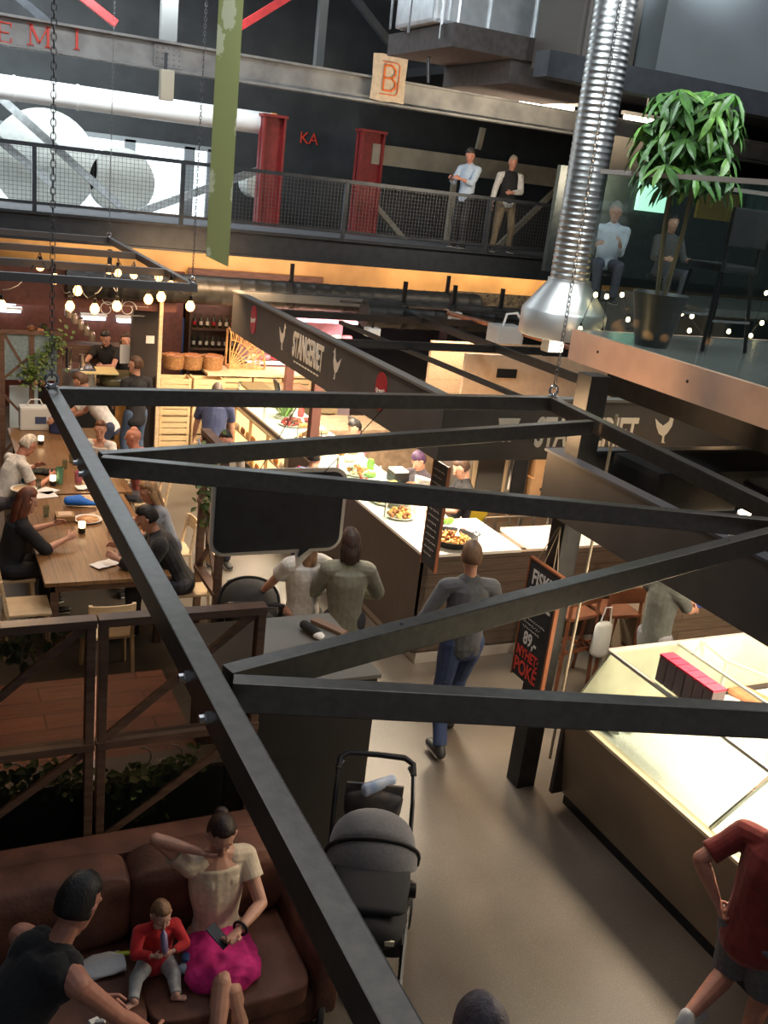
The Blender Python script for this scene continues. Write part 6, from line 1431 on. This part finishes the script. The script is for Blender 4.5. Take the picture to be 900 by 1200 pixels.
paper(125, 661, .3, .16, .5, 'crumpled white napkin at the near end of the table'); paper(50, 580, .3, .22, .2, 'white paper sheet in front of the brown haired woman', 'paper'); paper(55, 575, .22, .2, .8, 'second white paper sheet lying across the first', 'paper'); paper(96, 572, .14, .16, .1, 'small bluish white napkin by the frame edge'); paper(33, 583, .15, .25, .0, 'white paper under the woman hand', 'paper')
def tumbler(px, py, lab, h=.12, m=None, r=.035):
    p = at(px, py, z=TZ+.05); p.z = TZ; tag(MB().lathe([(.001, 0), (r*.85, 0), (r, h), (r*.94, h), (r*.8, .01), (.001, .01)], p, 16).obj('drinking_glass', m or GLASS, smooth='auto'), lab, 'glass', 'drinking glasses on the table')
tumbler(54, 600, 'short glass tumbler beside the wooden food box'); tumbler(45, 568, 'clear glass by the papers'); tumbler(84, 538, 'wine glass near the frame edge, upper one'); tumbler(92, 560, 'pink drink glass near the frame edge', .13, mat('pink_drink', (.5, .15, .2), .2), .05); tumbler(76, 545, 'clear glass left of the pink drink'); tumbler(70, 562, 'green glass carafe beside the middle candle', .2, mat('green_glass', (.1, .25, .15), .1), .045)
p = at(30, 560, z=TZ+.05); tag(MB().lathe([(.001, 0), (.045, 0), (.055, .1), (.001, .1)], (p.x, p.y, TZ), 16).obj('teal_cup', mat('teal_cup', (.03, .2, .25), .4), smooth='auto'), 'teal cup before the old man in white', 'cup')
for (px, py, w, m, lab) in ((60, 553, .14, BLACKF, 'dark navy cloth bundle in the middle of the table'), (36, 548, .1, WHITE, 'white crumpled thing left of the dark bundle'), (45, 552, .12, mat('greenish_black', (.04, .05, .04), .8), 'flat dark pouch left of the navy bundle')):
    p = at(px, py, z=TZ+.03); tag(MB().loft([(p+Vector((-w*.6, 0, 0)), w*.5, .03), (p+Vector((w*.6, 0, .0)), w*.6, .035)], (0, 1, 0)).obj('cloth_bundle', m, smooth=True), lab, 'bundle')
p = at(40, 490, z=TZ+.15); b = MB(); b.span((p.x-.2, p.y-.12, TZ), (p.x+.22, p.y+.12, TZ+.33), bev=.03); b.span((p.x+.0, p.y-.125, TZ+.1), (p.x+.15, p.y-.12, TZ+.2), mi=1); b.tube([(p.x-.1, p.y, TZ+.33), (p.x-.05, p.y, TZ+.42), (p.x+.08, p.y, TZ+.42), (p.x+.12, p.y, TZ+.33)], .01)
tag(b.obj('white_bag', [mat('white_plastic', (.6, .62, .6), .5), mat('navy_print', (.05, .07, .15), .5)]), 'big white carrier bag standing on the far table', 'bag')
p = at(70, 500, z=TZ+.08); tag(MB().span((p.x-.14, p.y-.1, TZ), (p.x+.14, p.y+.1, TZ+.2), bev=.04).obj('navy_bag', mat('navy_cloth', (.02, .03, .09), .8)), 'dark navy bag right of the white carrier bag', 'bag')
# left far screens by the window side
def far_screen():
    a, c = at(0, 385, z=2.1), at(72, 390, z=2.1); Y = 14.9
    o = thing('lattice_screen', 'brown glazed screen with ivy and crossed braces at the left edge behind the table', 'screen', (1.5, Y, 0))
    a, c = at(-60, 385, y=Y), at(72, 390, y=Y); zt = at(40, 388, y=Y).z
    for x in (at(2, 400, y=Y).x, at(37, 400, y=Y).x, at(70, 400, y=Y).x): MB().span((x-.035, Y-.03, 0), (x+.035, Y+.03, zt)).obj('post', SCW, o)
    MB().span((a.x, Y-.04, zt-.05), (c.x, Y+.04, zt)).obj('top_rail', SCW, o)
    x0, x1, x2 = at(2, 400, y=Y).x, at(37, 400, y=Y).x, at(70, 400, y=Y).x
    zm = at(20, 445, y=Y).z
    for (p, q) in (((x0, zt), (x1, zm)), ((x1, zt-.35), (x0, zm)), ((x1, zm), (x2, zt)), ((x0, zm-.2), (x2, .2)), ((x0, .2), (x2, zm-.2))): MB().beam((p[0], Y, p[1]), (q[0], Y, q[1]), .03, .035).obj('brace', SCW, o)
    MB().span((x0, Y-.005, zm), (x2, Y+.005, zt-.05)).obj('frosted_glass', mat('frosted_glass', (.35, .48, .52), .35, col2=(.2, .3, .33), scale=30, bump=.6, trans=.3), o)
    MB().span((x1-.28, Y+.3, .5), (x1+.12, Y+.32, 1.15)).obj('screen_panel', mat('bright_gap', (.6, .75, .85), .4), o)
far_screen()
ivy([at(70, 395, y=14.8), at(55, 410, y=14.8), at(40, 430, y=14.8), at(35, 445, y=14.8)], 230, (.09, .03, .09), 'ivy trailing down the lattice screen at the left edge', .055)
# ================================================================== PEOPLE
BR_ = (.06, .03, .018); BLK = (.012, .01, .01); GRY = (.3, .28, .26)
W = PI
# woman in pink skirt
pw = at(283, 1085, z=.55); print('woman', pw)
J = person('woman in cream t-shirt and pink skirt sitting cross-legged on the sofa with a phone', (1.42, 4.32, 0), W, 1.68, (.03, .014, .009), 'bun', top=(.62, .52, .38), sleeve=.45, bottom=(.62, .02, .2), skirt=.78, pelvis=(0, 0, .53), lean=-6,
    look=(-8, -26), hl=(-.03, .3, .76), hr=(.13, .02, 1.12), el=(-1, -.2, -.6), er=(1, -.5, -.05), fl=(.16, .62, .1), fr=(-.06, .55, 0), kl=(.25, .5, 1), kr=(-.1, 1, .6), female=True, voxel=.006, neck='scoop', curl=.7, palml=(.4, .2, 1), palmr=(-1, .2, .2), shoes=False, names=('t_shirt', 'skirt'))
a = J['arms'][0][2]; 
b = MB(); b.box(a+Vector((-.11, -.02, .02)), (.075, .14, .01), Euler((.5, .1, .7)).to_matrix(), bev=.004); tag(b.obj('phone', mat('phone_black', (.03, .03, .04), .2)), 'phone in the hand of the woman with the pink skirt', 'phone')
e_, w_ = J['arms'][0][1], J['arms'][0][2]; b = MB(); c = w_.lerp(e_, .12); d = (w_-e_).normalized(); s1 = d.orthogonal(); s2 = d.cross(s1); b.tube([c+(s1*math.cos(k*.45)+s2*math.sin(k*.45))*.031 for k in range(15)], .009); g = b.obj('wristwatch', BLACKM, smooth=True); tag(g, 'dark wristwatch on the arm of the woman with the phone', 'watch')
# baby
J = person('baby in red jacket and pale trousers drinking from a bottle on the sofa', (1.06, 4.22, .42), W, .86, (.22, .12, .06), 'buzz', SKINB, top=(.5, .015, .02), sleeve=1.85, bottom=(.4, .42, .42), legs=1.1, pelvis=(0, 0, .13), lean=3, look=(6, -22),
    hl=(-.1, .3, .48), hr=(.1, .3, .48), el=(-1, .1, -.6), er=(1, .1, -.6), fl=(-.12, .5, -.0), fr=(.32, .44, 0), kl=(-.8, .3, .5), kr=(.8, .3, .5), voxel=.0045, baby=True, shoes=False, fat=1.15, curl=.9, palml=(1, 0, 0), palmr=(-1, 0, 0), names=('jacket', 'trousers'))
h = J['head']+J['hf']*.062+J['hu']*-.035; q = Vector(h)+Vector((0, -.07, -.11)); b = MB(); d = (q-h).normalized(); b.loft([(h, .006, .006), (h+d*.012, .009, .009), (h+d*.03, .019, .019), (h+d*.1, .019, .019), (h+d*.11, .015, .015)], (1, 0, 0), 14); g = b.obj('water_bottle', mat('lilac_bottle', (.2, .17, .3), .3), smooth=True); tag(g, 'small lilac bottle in the hands of the baby', 'bottle')
# leaning person in black vest
J = person('dark haired person in a black vest leaning over the left end of the sofa', (.25, 3.4, 0), math.radians(-62), 1.84, BLK, 'short', SKINR, top=(.008, .008, .009), bottom=(.05, .05, .05), legs=1.1, pelvis=(-.05, -.12, .9), lean=48, look=(8, -25),
    hl=(.0, .62, .62), hr=(.3, .75, .5), el=(-1, -.3, -.4), er=(1, -.6, -.2), fl=(-.1, .1, 0), fr=(.12, -.15, 0), neck='tank', voxel=.007, hem=.06)
# man in red t-shirt
J = person('man in dark red t-shirt and grey shorts, hand on hip, at the fish counter', (4.12, 3.02, 0), math.radians(-75), 1.76, BR_, 'short', SKINR, top=(.19, .018, .014), sleeve=.75, bottom=(.12, .12, .14), legs=.97, shoe=(.55, .55, .55), pelvis=(0, 0, .94), lean=4,
    hl=(-.2, -.1, 1.0), hr=(.2, .3, 1.1), el=(-.75, -.75, .05), er=(.5, -.6, -.5), fl=(-.1, -.3, .28), fr=(.1, .06, 0), kl=(0, 1, -.1), voxel=.007, hem=.08, fat=1.12, curl=.8, palml=(1, .3, 0), names=('t_shirt', 'shorts'))
# grey sweater man
J = person('man in grey sweater and blue jeans walking past the stall corner with a red cup', (4.13, 6.5, 0), math.radians(-8), 1.86, (.16, .09, .05), 'short', top=(.075, .08, .09), sleeve=1.9, bottom=(.03, .05, .12), legs=1.1, pelvis=(.02, 0, .92), lean=4, look=(-8, -5),
    hl=(-.38, .1, .9), hr=(.3, .3, 1.05), el=(-.6, -.8, .2), er=(.5, -.8, -.3), fl=(-.16, -.28, .03), fr=(.1, .2, 0), voxel=.008, fat=1.05, names=('sweater', 'jeans'))
w_ = J['arms'][0][2]; tag(MB().lathe([(.001, -.05), (.03, -.05), (.037, .05), (.001, .05)], w_+Vector((0, .06, -.06)), 14).obj('red_cup', mat('red_cup', (.5, .03, .03), .5), smooth='auto'), 'red cup in the left hand of the man in the grey sweater', 'cup')
# women with backs turned
person('woman with short dark hair in a long grey green cardigan seen from behind', (3.36, 7.25, 0), math.radians(-12), 1.72, (.04, .02, .015), 'bob', top=(.2, .2, .15), sleeve=1.85, bottom=(.05, .05, .06), legs=1.1, lean=2, look=(0, -8), hl=(-.12, .32, 1.1), hr=(.2, .3, 1.05), el=(-.8, -.5, -.4), er=(.8, -.5, -.4), female=True, voxel=.009, hem=.32, loose=2., fat=1.08, names=('cardigan', 'trousers'))
person('woman in white t-shirt and black shorts pushing the black pram', (3.05, 7.5, 0), math.radians(8), 1.7, (.25, .14, .07), 'long', top=(.55, .53, .5), sleeve=.5, bottom=(.012, .012, .014), legs=.55, shoe=(.5, .5, .5), look=(0, -8), hl=(-.25, .35, .98), hr=(.26, .3, 1.2), el=(-.8, -.4, -.4), er=(.9, -.4, -.4), female=True, voxel=.009, loose=1.6, fat=1.05, names=('t_shirt', 'shorts'))
# grey tee man behind fish stall
J = person('man in grey green t-shirt looking at his phone behind the fish counter', (6.15, 6.35, 0), math.radians(-75), 1.72, BR_, 'short', top=(.075, .082, .072), sleeve=.75, bottom=(.2, .2, .22), legs=1.1, look=(0, -30), hl=(-.05, .45, 1.15), hr=(.1, .45, 1.13), el=(-.3, -.4, -1), er=(.3, -.4, -1), voxel=.009, names=('t_shirt', 'trousers'), hem=.06)
tag(MB().box(J['arms'][1][2]+Vector((.1, .03, .03)), (.14, .07, .012), bev=.003).obj('phone', mat('blue_phone', (.05, .08, .3), .3)), 'blue phone held by the man in the grey green t-shirt', 'phone')
o = thing('white_shopping_bag', 'white plastic bag hanging beside the bar stool', 'bag', (6.1, 6.9, .6)); MB().loft([((6.05, 6.95, .45), .11, .07), ((6.05, 6.95, .72), .1, .05)], (1, 0, 0), 16).obj('bag_body', mat('white_plastic', ()), o, smooth=True); MB().tube([(6.0, 6.95, .76), (6.03, 6.95, .92), (6.1, 6.95, .92), (6.12, 6.95, .76)], .008).obj('bag_handle', mat('white_plastic', ()), o)
sit = dict(pelvis=(0, -.02, .56), fl=(-.12, .4, 0), fr=(.12, .38, 0), kl=(-.1, 1, 1), kr=(.1, 1, 1))
person('man in black jacket with a green collar sitting bent at the table right side', (2.3, 9.1, 0), math.radians(80), 1.8, BLK, 'short', top=(.01, .01, .012), sleeve=1.9, bottom=(.03, .03, .04), legs=1.1, lean=26, look=(0, -25), hl=(-.15, .55, .82), hr=(.2, .55, .82), voxel=.009, loose=2, fat=1.15, neck='crew', names=('jacket', 'trousers'), **sit)
J = person('person in blue grey top with bare arms sitting beside the man in the black jacket', (2.46, 10.15, 0), math.radians(95), 1.7, (.3, .18, .09), 'long', top=(.13, .15, .19), sleeve=.5, bottom=(.05, .05, .1), legs=1.1, lean=22, look=(0, -20), hl=(-.2, .6, .82), hr=(.2, .55, .82), voxel=.01, names=('top', 'trousers'), female=True, **sit)
person('woman with long brown hair in black at the table left side', (.78, 9.72, 0), math.radians(-78), 1.74, (.14, .04, .018), 'long', top=(.012, .012, .015), sleeve=1.2, bottom=(.015, .015, .02), legs=1.1, lean=14, look=(0, -15), hl=(-.2, .5, .88), hr=(.2, .5, .86), voxel=.009, female=True, loose=1.8, names=('jacket', 'trousers'), **sit)
person('old man with white hair in white t-shirt leaning on the table left side', (.85, 11.8, 0), math.radians(-70), 1.78, (.55, .5, .42), 'buzz', SKINR, top=(.62, .61, .58), sleeve=.6, bottom=(.1, .1, .12), legs=1.1, lean=28, look=(0, -35), hl=(-.2, .5, .82), hr=(.2, .5, .8), voxel=.01, **sit)
person('bald man seen from behind at the far side of the table', (2.5, 11.9, 0), math.radians(60), 1.78, BR_, 'bald', SKINR, top=(.4, .12, .1), sleeve=.6, bottom=(.1, .1, .12), legs=1.1, lean=10, voxel=.01, **sit)
person('smiling girl in white top with her hair in a bun at the table', (2.2, 12.9, 0), math.radians(150), 1.6, (.12, .05, .025), 'bun', top=(.6, .58, .55), sleeve=.5, bottom=(.1, .1, .12), legs=1.1, lean=12, look=(15, -5), hl=(-.2, .45, .82), hr=(.2, .45, .8), voxel=.009, female=True, neck='scoop', **sit)
person('man in white t-shirt leaning over the far table beside the white bag', (2.35, 13.9, 0), math.radians(70), 1.78, (.08, .04, .02), 'short', top=(.6, .6, .6), sleeve=.6, bottom=(.03, .04, .08), legs=1.1, pelvis=(0, -.1, .9), lean=35, look=(0, -30), hl=(-.2, .6, .95), hr=(.2, .5, .9), voxel=.011)
person('man in black t-shirt and jeans standing with his back turned before the crates', (2.95, 14.55, 0), math.radians(20), 1.76, (.08, .04, .02), 'short', top=(.012, .012, .013), sleeve=.7, bottom=(.05, .08, .14), legs=1.1, look=(40, 0), hl=(-.24, .2, 1.0), hr=(.2, .25, 1.0), voxel=.011, hem=.08, names=('t_shirt', 'jeans'))
person('man in navy t-shirt and shorts bending over the snack rack', (3.75, 13.1, 0), math.radians(-20), 1.74, (.1, .07, .05), 'buzz', top=(.025, .035, .09), sleeve=.6, bottom=(.25, .35, .5), legs=.9, shoe=(.03, .03, .03), pelvis=(0, -.05, .92), lean=24, look=(0, -25), hl=(-.3, .35, .85), hr=(.25, .35, .85), voxel=.011, fat=1.1, names=('t_shirt', 'shorts'))
person('dark haired man facing the camera behind the near wooden post', (3.22, 10.75, 0), math.radians(175), 1.68, BLK, 'short', SKINR, top=(.2, .17, .14), sleeve=1.8, bottom=(.03, .03, .05), legs=1.1, voxel=.009, look=(0, -8))
J = person('person in blue purple shirt at the stall counter behind the speech bubble board', (4.0, 10.1, 0), math.radians(-60), 1.66, BLK, 'short', top=(.08, .09, .25), sleeve=1.7, bottom=(.03, .03, .05), legs=1.1, lean=14, hl=(-.2, .35, 1.15), hr=(.2, .35, 1.15), voxel=.011)
b = MB(); s0 = J['arms'][0][0]; b.tube([s0+Vector((0, 0, .07)), s0+Vector((-.08, -.1, -.1)), s0+Vector((-.05, -.12, -.4))], .02); tag(b.obj('red_strap', REDP), 'red bag strap over the blue purple shirt', 'strap')
person('cook in dark t-shirt and apron behind the sausage stall counter', (5.75, 9.45, 0), math.radians(75), 1.72, BR_, 'short', top=(.015, .015, .02), sleeve=.6, bottom=(.05, .045, .05), legs=1.1, look=(0, -30), hl=(-.2, .4, 1.15), hr=(.1, .4, 1.12), voxel=.011, hem=.15)
person('cook wearing a cap beside the cook in dark t-shirt', (5.5, 10.1, 0), math.radians(110), 1.62, (.05, .02, .06), 'cap', top=(.04, .03, .04), sleeve=.6, bottom=(.05, .045, .05), legs=1.1, look=(0, -30), hl=(-.2, .4, 1.1), hr=(.1, .4, 1.1), voxel=.011)
person('cook in pink top working further along the sausage stall', (5.3, 11.6, 0), math.radians(100), 1.62, BLK, 'short', top=(.4, .15, .2), sleeve=.6, bottom=(.05, .045, .05), legs=1.1, look=(0, -30), hl=(-.2, .4, 1.1), hr=(.1, .4, 1.1), voxel=.012)
person('bartender in black with bare arms cutting on the yellow board', (at(128, 395, y=16.9).x, 16.9, 0), math.radians(150), 1.8, BLK, 'short', top=(.015, .015, .018), sleeve=.5, bottom=(.02, .02, .02), legs=1.1, lean=10, look=(0, -30), hl=(-.1, .5, 1.2), hr=(.25, .5, 1.2), voxel=.012)
person('bartender in black facing the camera behind the pale menu card', (at(147, 400, y=16.8).x, 16.8, 0), math.radians(180), 1.72, (.05, .03, .02), 'long', top=(.02, .018, .02), sleeve=1.2, bottom=(.02, .02, .02), legs=1.1, voxel=.012, female=True)
person('woman with fair brown hair in the bar kiosk at the left edge', (at(38, 390, y=17.4).x, 17.4, 0), math.radians(120), 1.66, (.2, .09, .04), 'bob', top=(.15, .08, .07), sleeve=1.2, bottom=(.03, .03, .03), legs=1.1, voxel=.012, female=True)
person('dark haired man beside the fair haired woman in the bar kiosk', (at(52, 390, y=17.3).x, 17.3, 0), math.radians(100), 1.72, BLK, 'short', top=(.1, .07, .06), sleeve=1.2, bottom=(.03, .03, .03), legs=1.1, voxel=.012)
# men on the bridge
person('man in light blue shirt and dark trousers standing on the footbridge with a phone', (at(546, 230, y=16.7).x, 16.7, 3.6), math.radians(115), 1.78, (.05, .045, .04), 'short', SKINR, top=(.42, .5, .6), sleeve=1.5, bottom=(.015, .015, .02), legs=1.1, look=(20, -25), hl=(-.1, .38, 1.2), hr=(.12, .38, 1.2), el=(-.4, -.4, -1), er=(.4, -.4, -1), fl=(-.1, .04, 0), fr=(.12, -.02, 0), voxel=.011, names=('shirt', 'trousers'))
person('grey haired man in white shirt, black waistcoat and khaki trousers on the footbridge', (at(594, 235, y=16.6).x, 16.6, 3.6), math.radians(165), 1.74, (.3, .25, .18), 'short', SKINR, top=(.6, .58, .55), sleeve=1.85, bottom=(.2, .15, .09), legs=1.1, look=(0, -12), hl=(-.0, .26, 1.1), hr=(.32, .12, .84), el=(-1, -.5, -.3), er=(.6, -.8, 0), fl=(-.2, -.1, 0), fr=(.2, .12, 0), voxel=.011, names=('shirt', 'trousers'))
c = Vector((at(594, 235, y=16.6).x, 16.6, 3.6)); b = MB(); T_ = Matrix.Translation(c) @ Matrix.Rotation(math.radians(165), 4, 'Z')
b.loft([(T_ @ Vector((.0, .02, .98)), .155, .13), (T_ @ Vector((0, .02, 1.15)), .165, .128), (T_ @ Vector((0, .01, 1.38)), .16, .11)], T_.to_3x3() @ Vector((1, 0, 0)), 18); tag(b.obj('black_waistcoat', BLACKF, smooth=True), 'black waistcoat worn by the grey haired man on the footbridge', 'waistcoat')
# people on the balcony side
person('person in white shirt with a coloured sash and grey cap behind the balcony glass', (7.9, 10.4, 3.5), math.radians(150), 1.6, (.3, .28, .25), 'cap', top=(.6, .64, .75), sleeve=1.6, bottom=(.08, .08, .12), legs=1.1, lean=12, hl=(-.1, .35, .8), hr=(.2, .35, .75), voxel=.011, pelvis=(0, 0, .5), fl=(-.12, .4, 0), fr=(.12, .38, 0))
person('person in grey clothes with pale hands behind the potted tree stems', (8.75, 10.3, 3.5), math.radians(170), 1.5, BLK, 'short', top=(.1, .09, .09), sleeve=1.6, bottom=(.08, .08, .1), legs=1.1, pelvis=(0, 0, .5), hl=(-.2, .35, .7), hr=(.2, .35, .7), voxel=.011, fl=(-.12, .4, 0), fr=(.12, .38, 0))
for (x, y, lab) in ((7.9, 10.4, 'dark stool under the person in the white shirt behind the glass'), (8.75, 10.3, 'dark stool under the person in grey behind the potted tree')):
    o = thing('low_stool', lab, 'stool', (x, y, 3.5)); MB().cyl((x, y+.03, 3.83), (x, y+.03, 3.88), .18, n=20).obj('seat', BLACKF, o, smooth='auto'); MB().cyl((x, y+.03, 3.5), (x, y+.03, 3.83), .03, n=12).obj('pole', BLACKM, o); MB().cyl((x, y+.03, 3.5), (x, y+.03, 3.515), .16, n=20).obj('base', BLACKM, o)
# blurred head at the bottom edge
c = at(560, 1200, z=1.62); person('person with a mauve grey hood cut off by the bottom edge', (c.x, c.y-.05, 0), 0, 1.72, (.1, .085, .1), 'hood', top=(.12, .1, .12), sleeve=1.8, bottom=(.03, .03, .04), legs=1.1, voxel=.009)

# small goods along the stall counter
rnd = random.Random(11); GC = [CREAMF, ORF, YEF, REDM, WHITE, LEAF2, mat('kraft_paper', (.5, .36, .2), .7)]
yy = 8.35; k = 0
while yy < 14.2:
    for X in (5.1, 4.92):
        x = X+rnd.uniform(-.04, .04); kind = rnd.randrange(4); m = GC[rnd.randrange(len(GC))]
        if kind == 0:
            g = MB().lathe([(.001, 0), (.045, 0), (.05, .1), (.035, .12), (.035, .135), (.001, .135)], (x, yy, 1.2), 14).obj('preserve_jar', m, smooth='auto'); tag(g, 'small preserve jar standing on the lit sausage stall counter', 'jar', 'preserve jars on the stall counter')
        elif kind == 1:
            g = MB().lathe([(.001, 0), (.05, 0), (.085, .05), (.08, .05), (.045, .01), (.001, .01)], (x, yy, 1.2), 18).obj('small_bowl', m, smooth='auto'); tag(g, 'small bowl standing on the lit sausage stall counter', 'bowl', 'small bowls on the stall counter')
        elif kind == 2:
            b = MB(); b.box((x, yy, 1.27), (.1, .012, .13), Euler((-.2, 0, 1.2)).to_matrix()); b.box((x+.02, yy, 1.21), (.06, .06, .01)); g = b.obj('price_card', [WHITE, CHALK][rnd.randrange(2)]); tag(g, 'small price card standing on the lit sausage stall counter', 'card', 'price cards on the stall counter')
        else:
            g = MB().loft([((x-.05, yy, 1.235), .035, .03), ((x+.05, yy, 1.24), .035, .032)], (0, 1, 0), 10).obj('wrapped_sausage', m, smooth=True); tag(g, 'wrapped sausage lying on the lit sausage stall counter', 'sausage', 'wrapped sausages on the stall counter')
        k += 1
    yy += .33
# ================================================================== LIGHT
wd = bpy.data.worlds.new('world'); S.world = wd; wd.use_nodes = True
wd.node_tree.nodes['Background'].inputs[0].default_value = (.82, .88, 1, 1); wd.node_tree.nodes['Background'].inputs[1].default_value = .13
WARM = (1, .62, .32); WH = (1, .82, .6)
# roof skylight over the hall (daylight)
lamp('skylight_left', 'AREA', (2.5, 6, 8.8), 85, (.88, .93, 1), 4, size_y=7, target=(3, 5, 0))
lamp('skylight_back', 'AREA', (3, 18.5, 8.6), 260, (.8, .92, 1), 9, size_y=2.5, target=(2, 17.5, 3))
lamp('plank_fill', 'AREA', (.4, 6.6, 2.7), 22, WARM, .6, target=(.4, 6.3, 0))  # added fill, no real fitting: brightens the plank platform behind the screens
lamp('duct_sun_fill', 'AREA', (0, 17.2, 7.6), 900, (.85, .95, 1), 9, size_y=1.2, target=(0, 20.5, 4.6))  # added lamp inside the hall, stands in for sun on white duct and drums
# walkway spots
for x, y, e in ((3.4, 5.2, 36), (3.4, 8.5, 50), (3.0, 11.5, 75), (2.9, 2.6, 10)):
    lamp('walkway_spot', 'SPOT', (x, y, 5.6), e*3, WARM, .12, spot=75, blend=.8, target=(x, y, 0))
# sausage stall lamps
for y in (8.3, 9.4, 10.6, 11.8, 13.0, 14.1):
    lamp('stall_lamp', 'AREA', (4.95, y, 2.62), 85, WH, .35, target=(4.85, y, 0))
lamp('stall_back', 'AREA', (6.8, 9.6, 2.7), 45, WARM, .8, target=(6.6, 9.6, 0)); lamp('stall_back', 'AREA', (7, 12, 2.7), 50, WH, 1, target=(7, 12, 0))
# fish stall lamps
for y in (4.9, 4.1, 3.2, 2.2): lamp('fish_lamp', 'AREA', (5.35, y, 2.6), 52, WH, .35, target=(5.3, y, 0)); lamp('fish_lamp', 'AREA', (6.6, y, 2.6), 40, WH, .35, target=(6.5, y, 0))
lamp('fascia_fill', 'AREA', (3.9, 6.2, 3.0), 12, WARM, .4, target=(5.1, 5.4, 3.5))  # added fill that lifts the tan balcony fascia, not a stall lamp
lamp('passage_lamp', 'AREA', (6.6, 6.6, 2.9), 14, WARM, .3, target=(6.6, 6.6, 0))
# table, bread stall, bar, meat
lamp('table_light', 'AREA', (1.6, 10.5, 3.3), 40, WARM, 1.4, target=(1.6, 10.5, 0)); lamp('table_light', 'AREA', (1.6, 13, 3.3), 45, WARM, 1.2, target=(1.6, 13, 0))
lamp('bread_light', 'AREA', (4.1, 14.3, 3.1), 60, WARM, 1.5, size_y=.4, target=(4.3, 15.9, 1)); lamp('bread_light', 'POINT', (4.0, 17.6, 2.4), 30, WARM, .15)
lamp('bar_light', 'POINT', (2.6, 16.4, 2.5), 45, WARM, .15); lamp('bar_light', 'POINT', (.8, 17.2, 2.4), 30, WARM, .15)
lamp('meat_light', 'AREA', (6.6, 15.9, 2.4), 110, (1, .62, .66), 2.4, size_y=.3, target=(6.6, 16.8, 1.3))
lamp('bulkhead_light', 'AREA', (5, 18.6, 3.1), 60, WARM, 6, size_y=.3, target=(5, 19.7, 3.0)); lamp('bulkhead_light', 'AREA', (11.5, 18.6, 3.1), 70, WARM, 5, size_y=.3, target=(11.5, 19.7, 3.0))
lamp('girder_light', 'AREA', (9.2, 13.6, 5.0), 120, WH, 3, size_y=.4, target=(9, 16.2, 6.0)); lamp('girder_fill_left', 'AREA', (1.5, 13.2, 7.5), 90, (.95, .96, 1), 5, size_y=.5, target=(1.5, 16.2, 6.0)); lamp('vent_box_fill', 'AREA', (10.5, 7.5, 8.5), 70, (.88, .94, 1), 3, target=(10, 10.6, 7))  # left girder and upper right lamps: added fills for letters and ventilation box
lamp('duct_fill_spot', 'SPOT', (7.6, 9, 9.5), 4000, (.85, .93, 1), .2, spot=50, target=(9.5, 12.8, 7.2))  # unseen spot added in front to make the large galvanised duct shine
lamp('spiral_duct_fill', 'AREA', (3.2, 7.6, 7.5), 170, (.85, .95, 1), 1.5, target=(HX, HY, 5)); lamp('balcony_light', 'AREA', (6.6, 4.8, 7.2), 130, (.9, .97, 1), 1.5, target=(7.4, 6.6, 4))  # first lamp is an added fill brightening the spiral duct and hood
S.view_settings.view_transform = 'Standard'; S.view_settings.look = 'None'; S.view_settings.gamma = 1; S.view_settings.use_curve_mapping = False
S.view_settings.exposure = 0.0

bpy.data.scenes.remove(TMP)
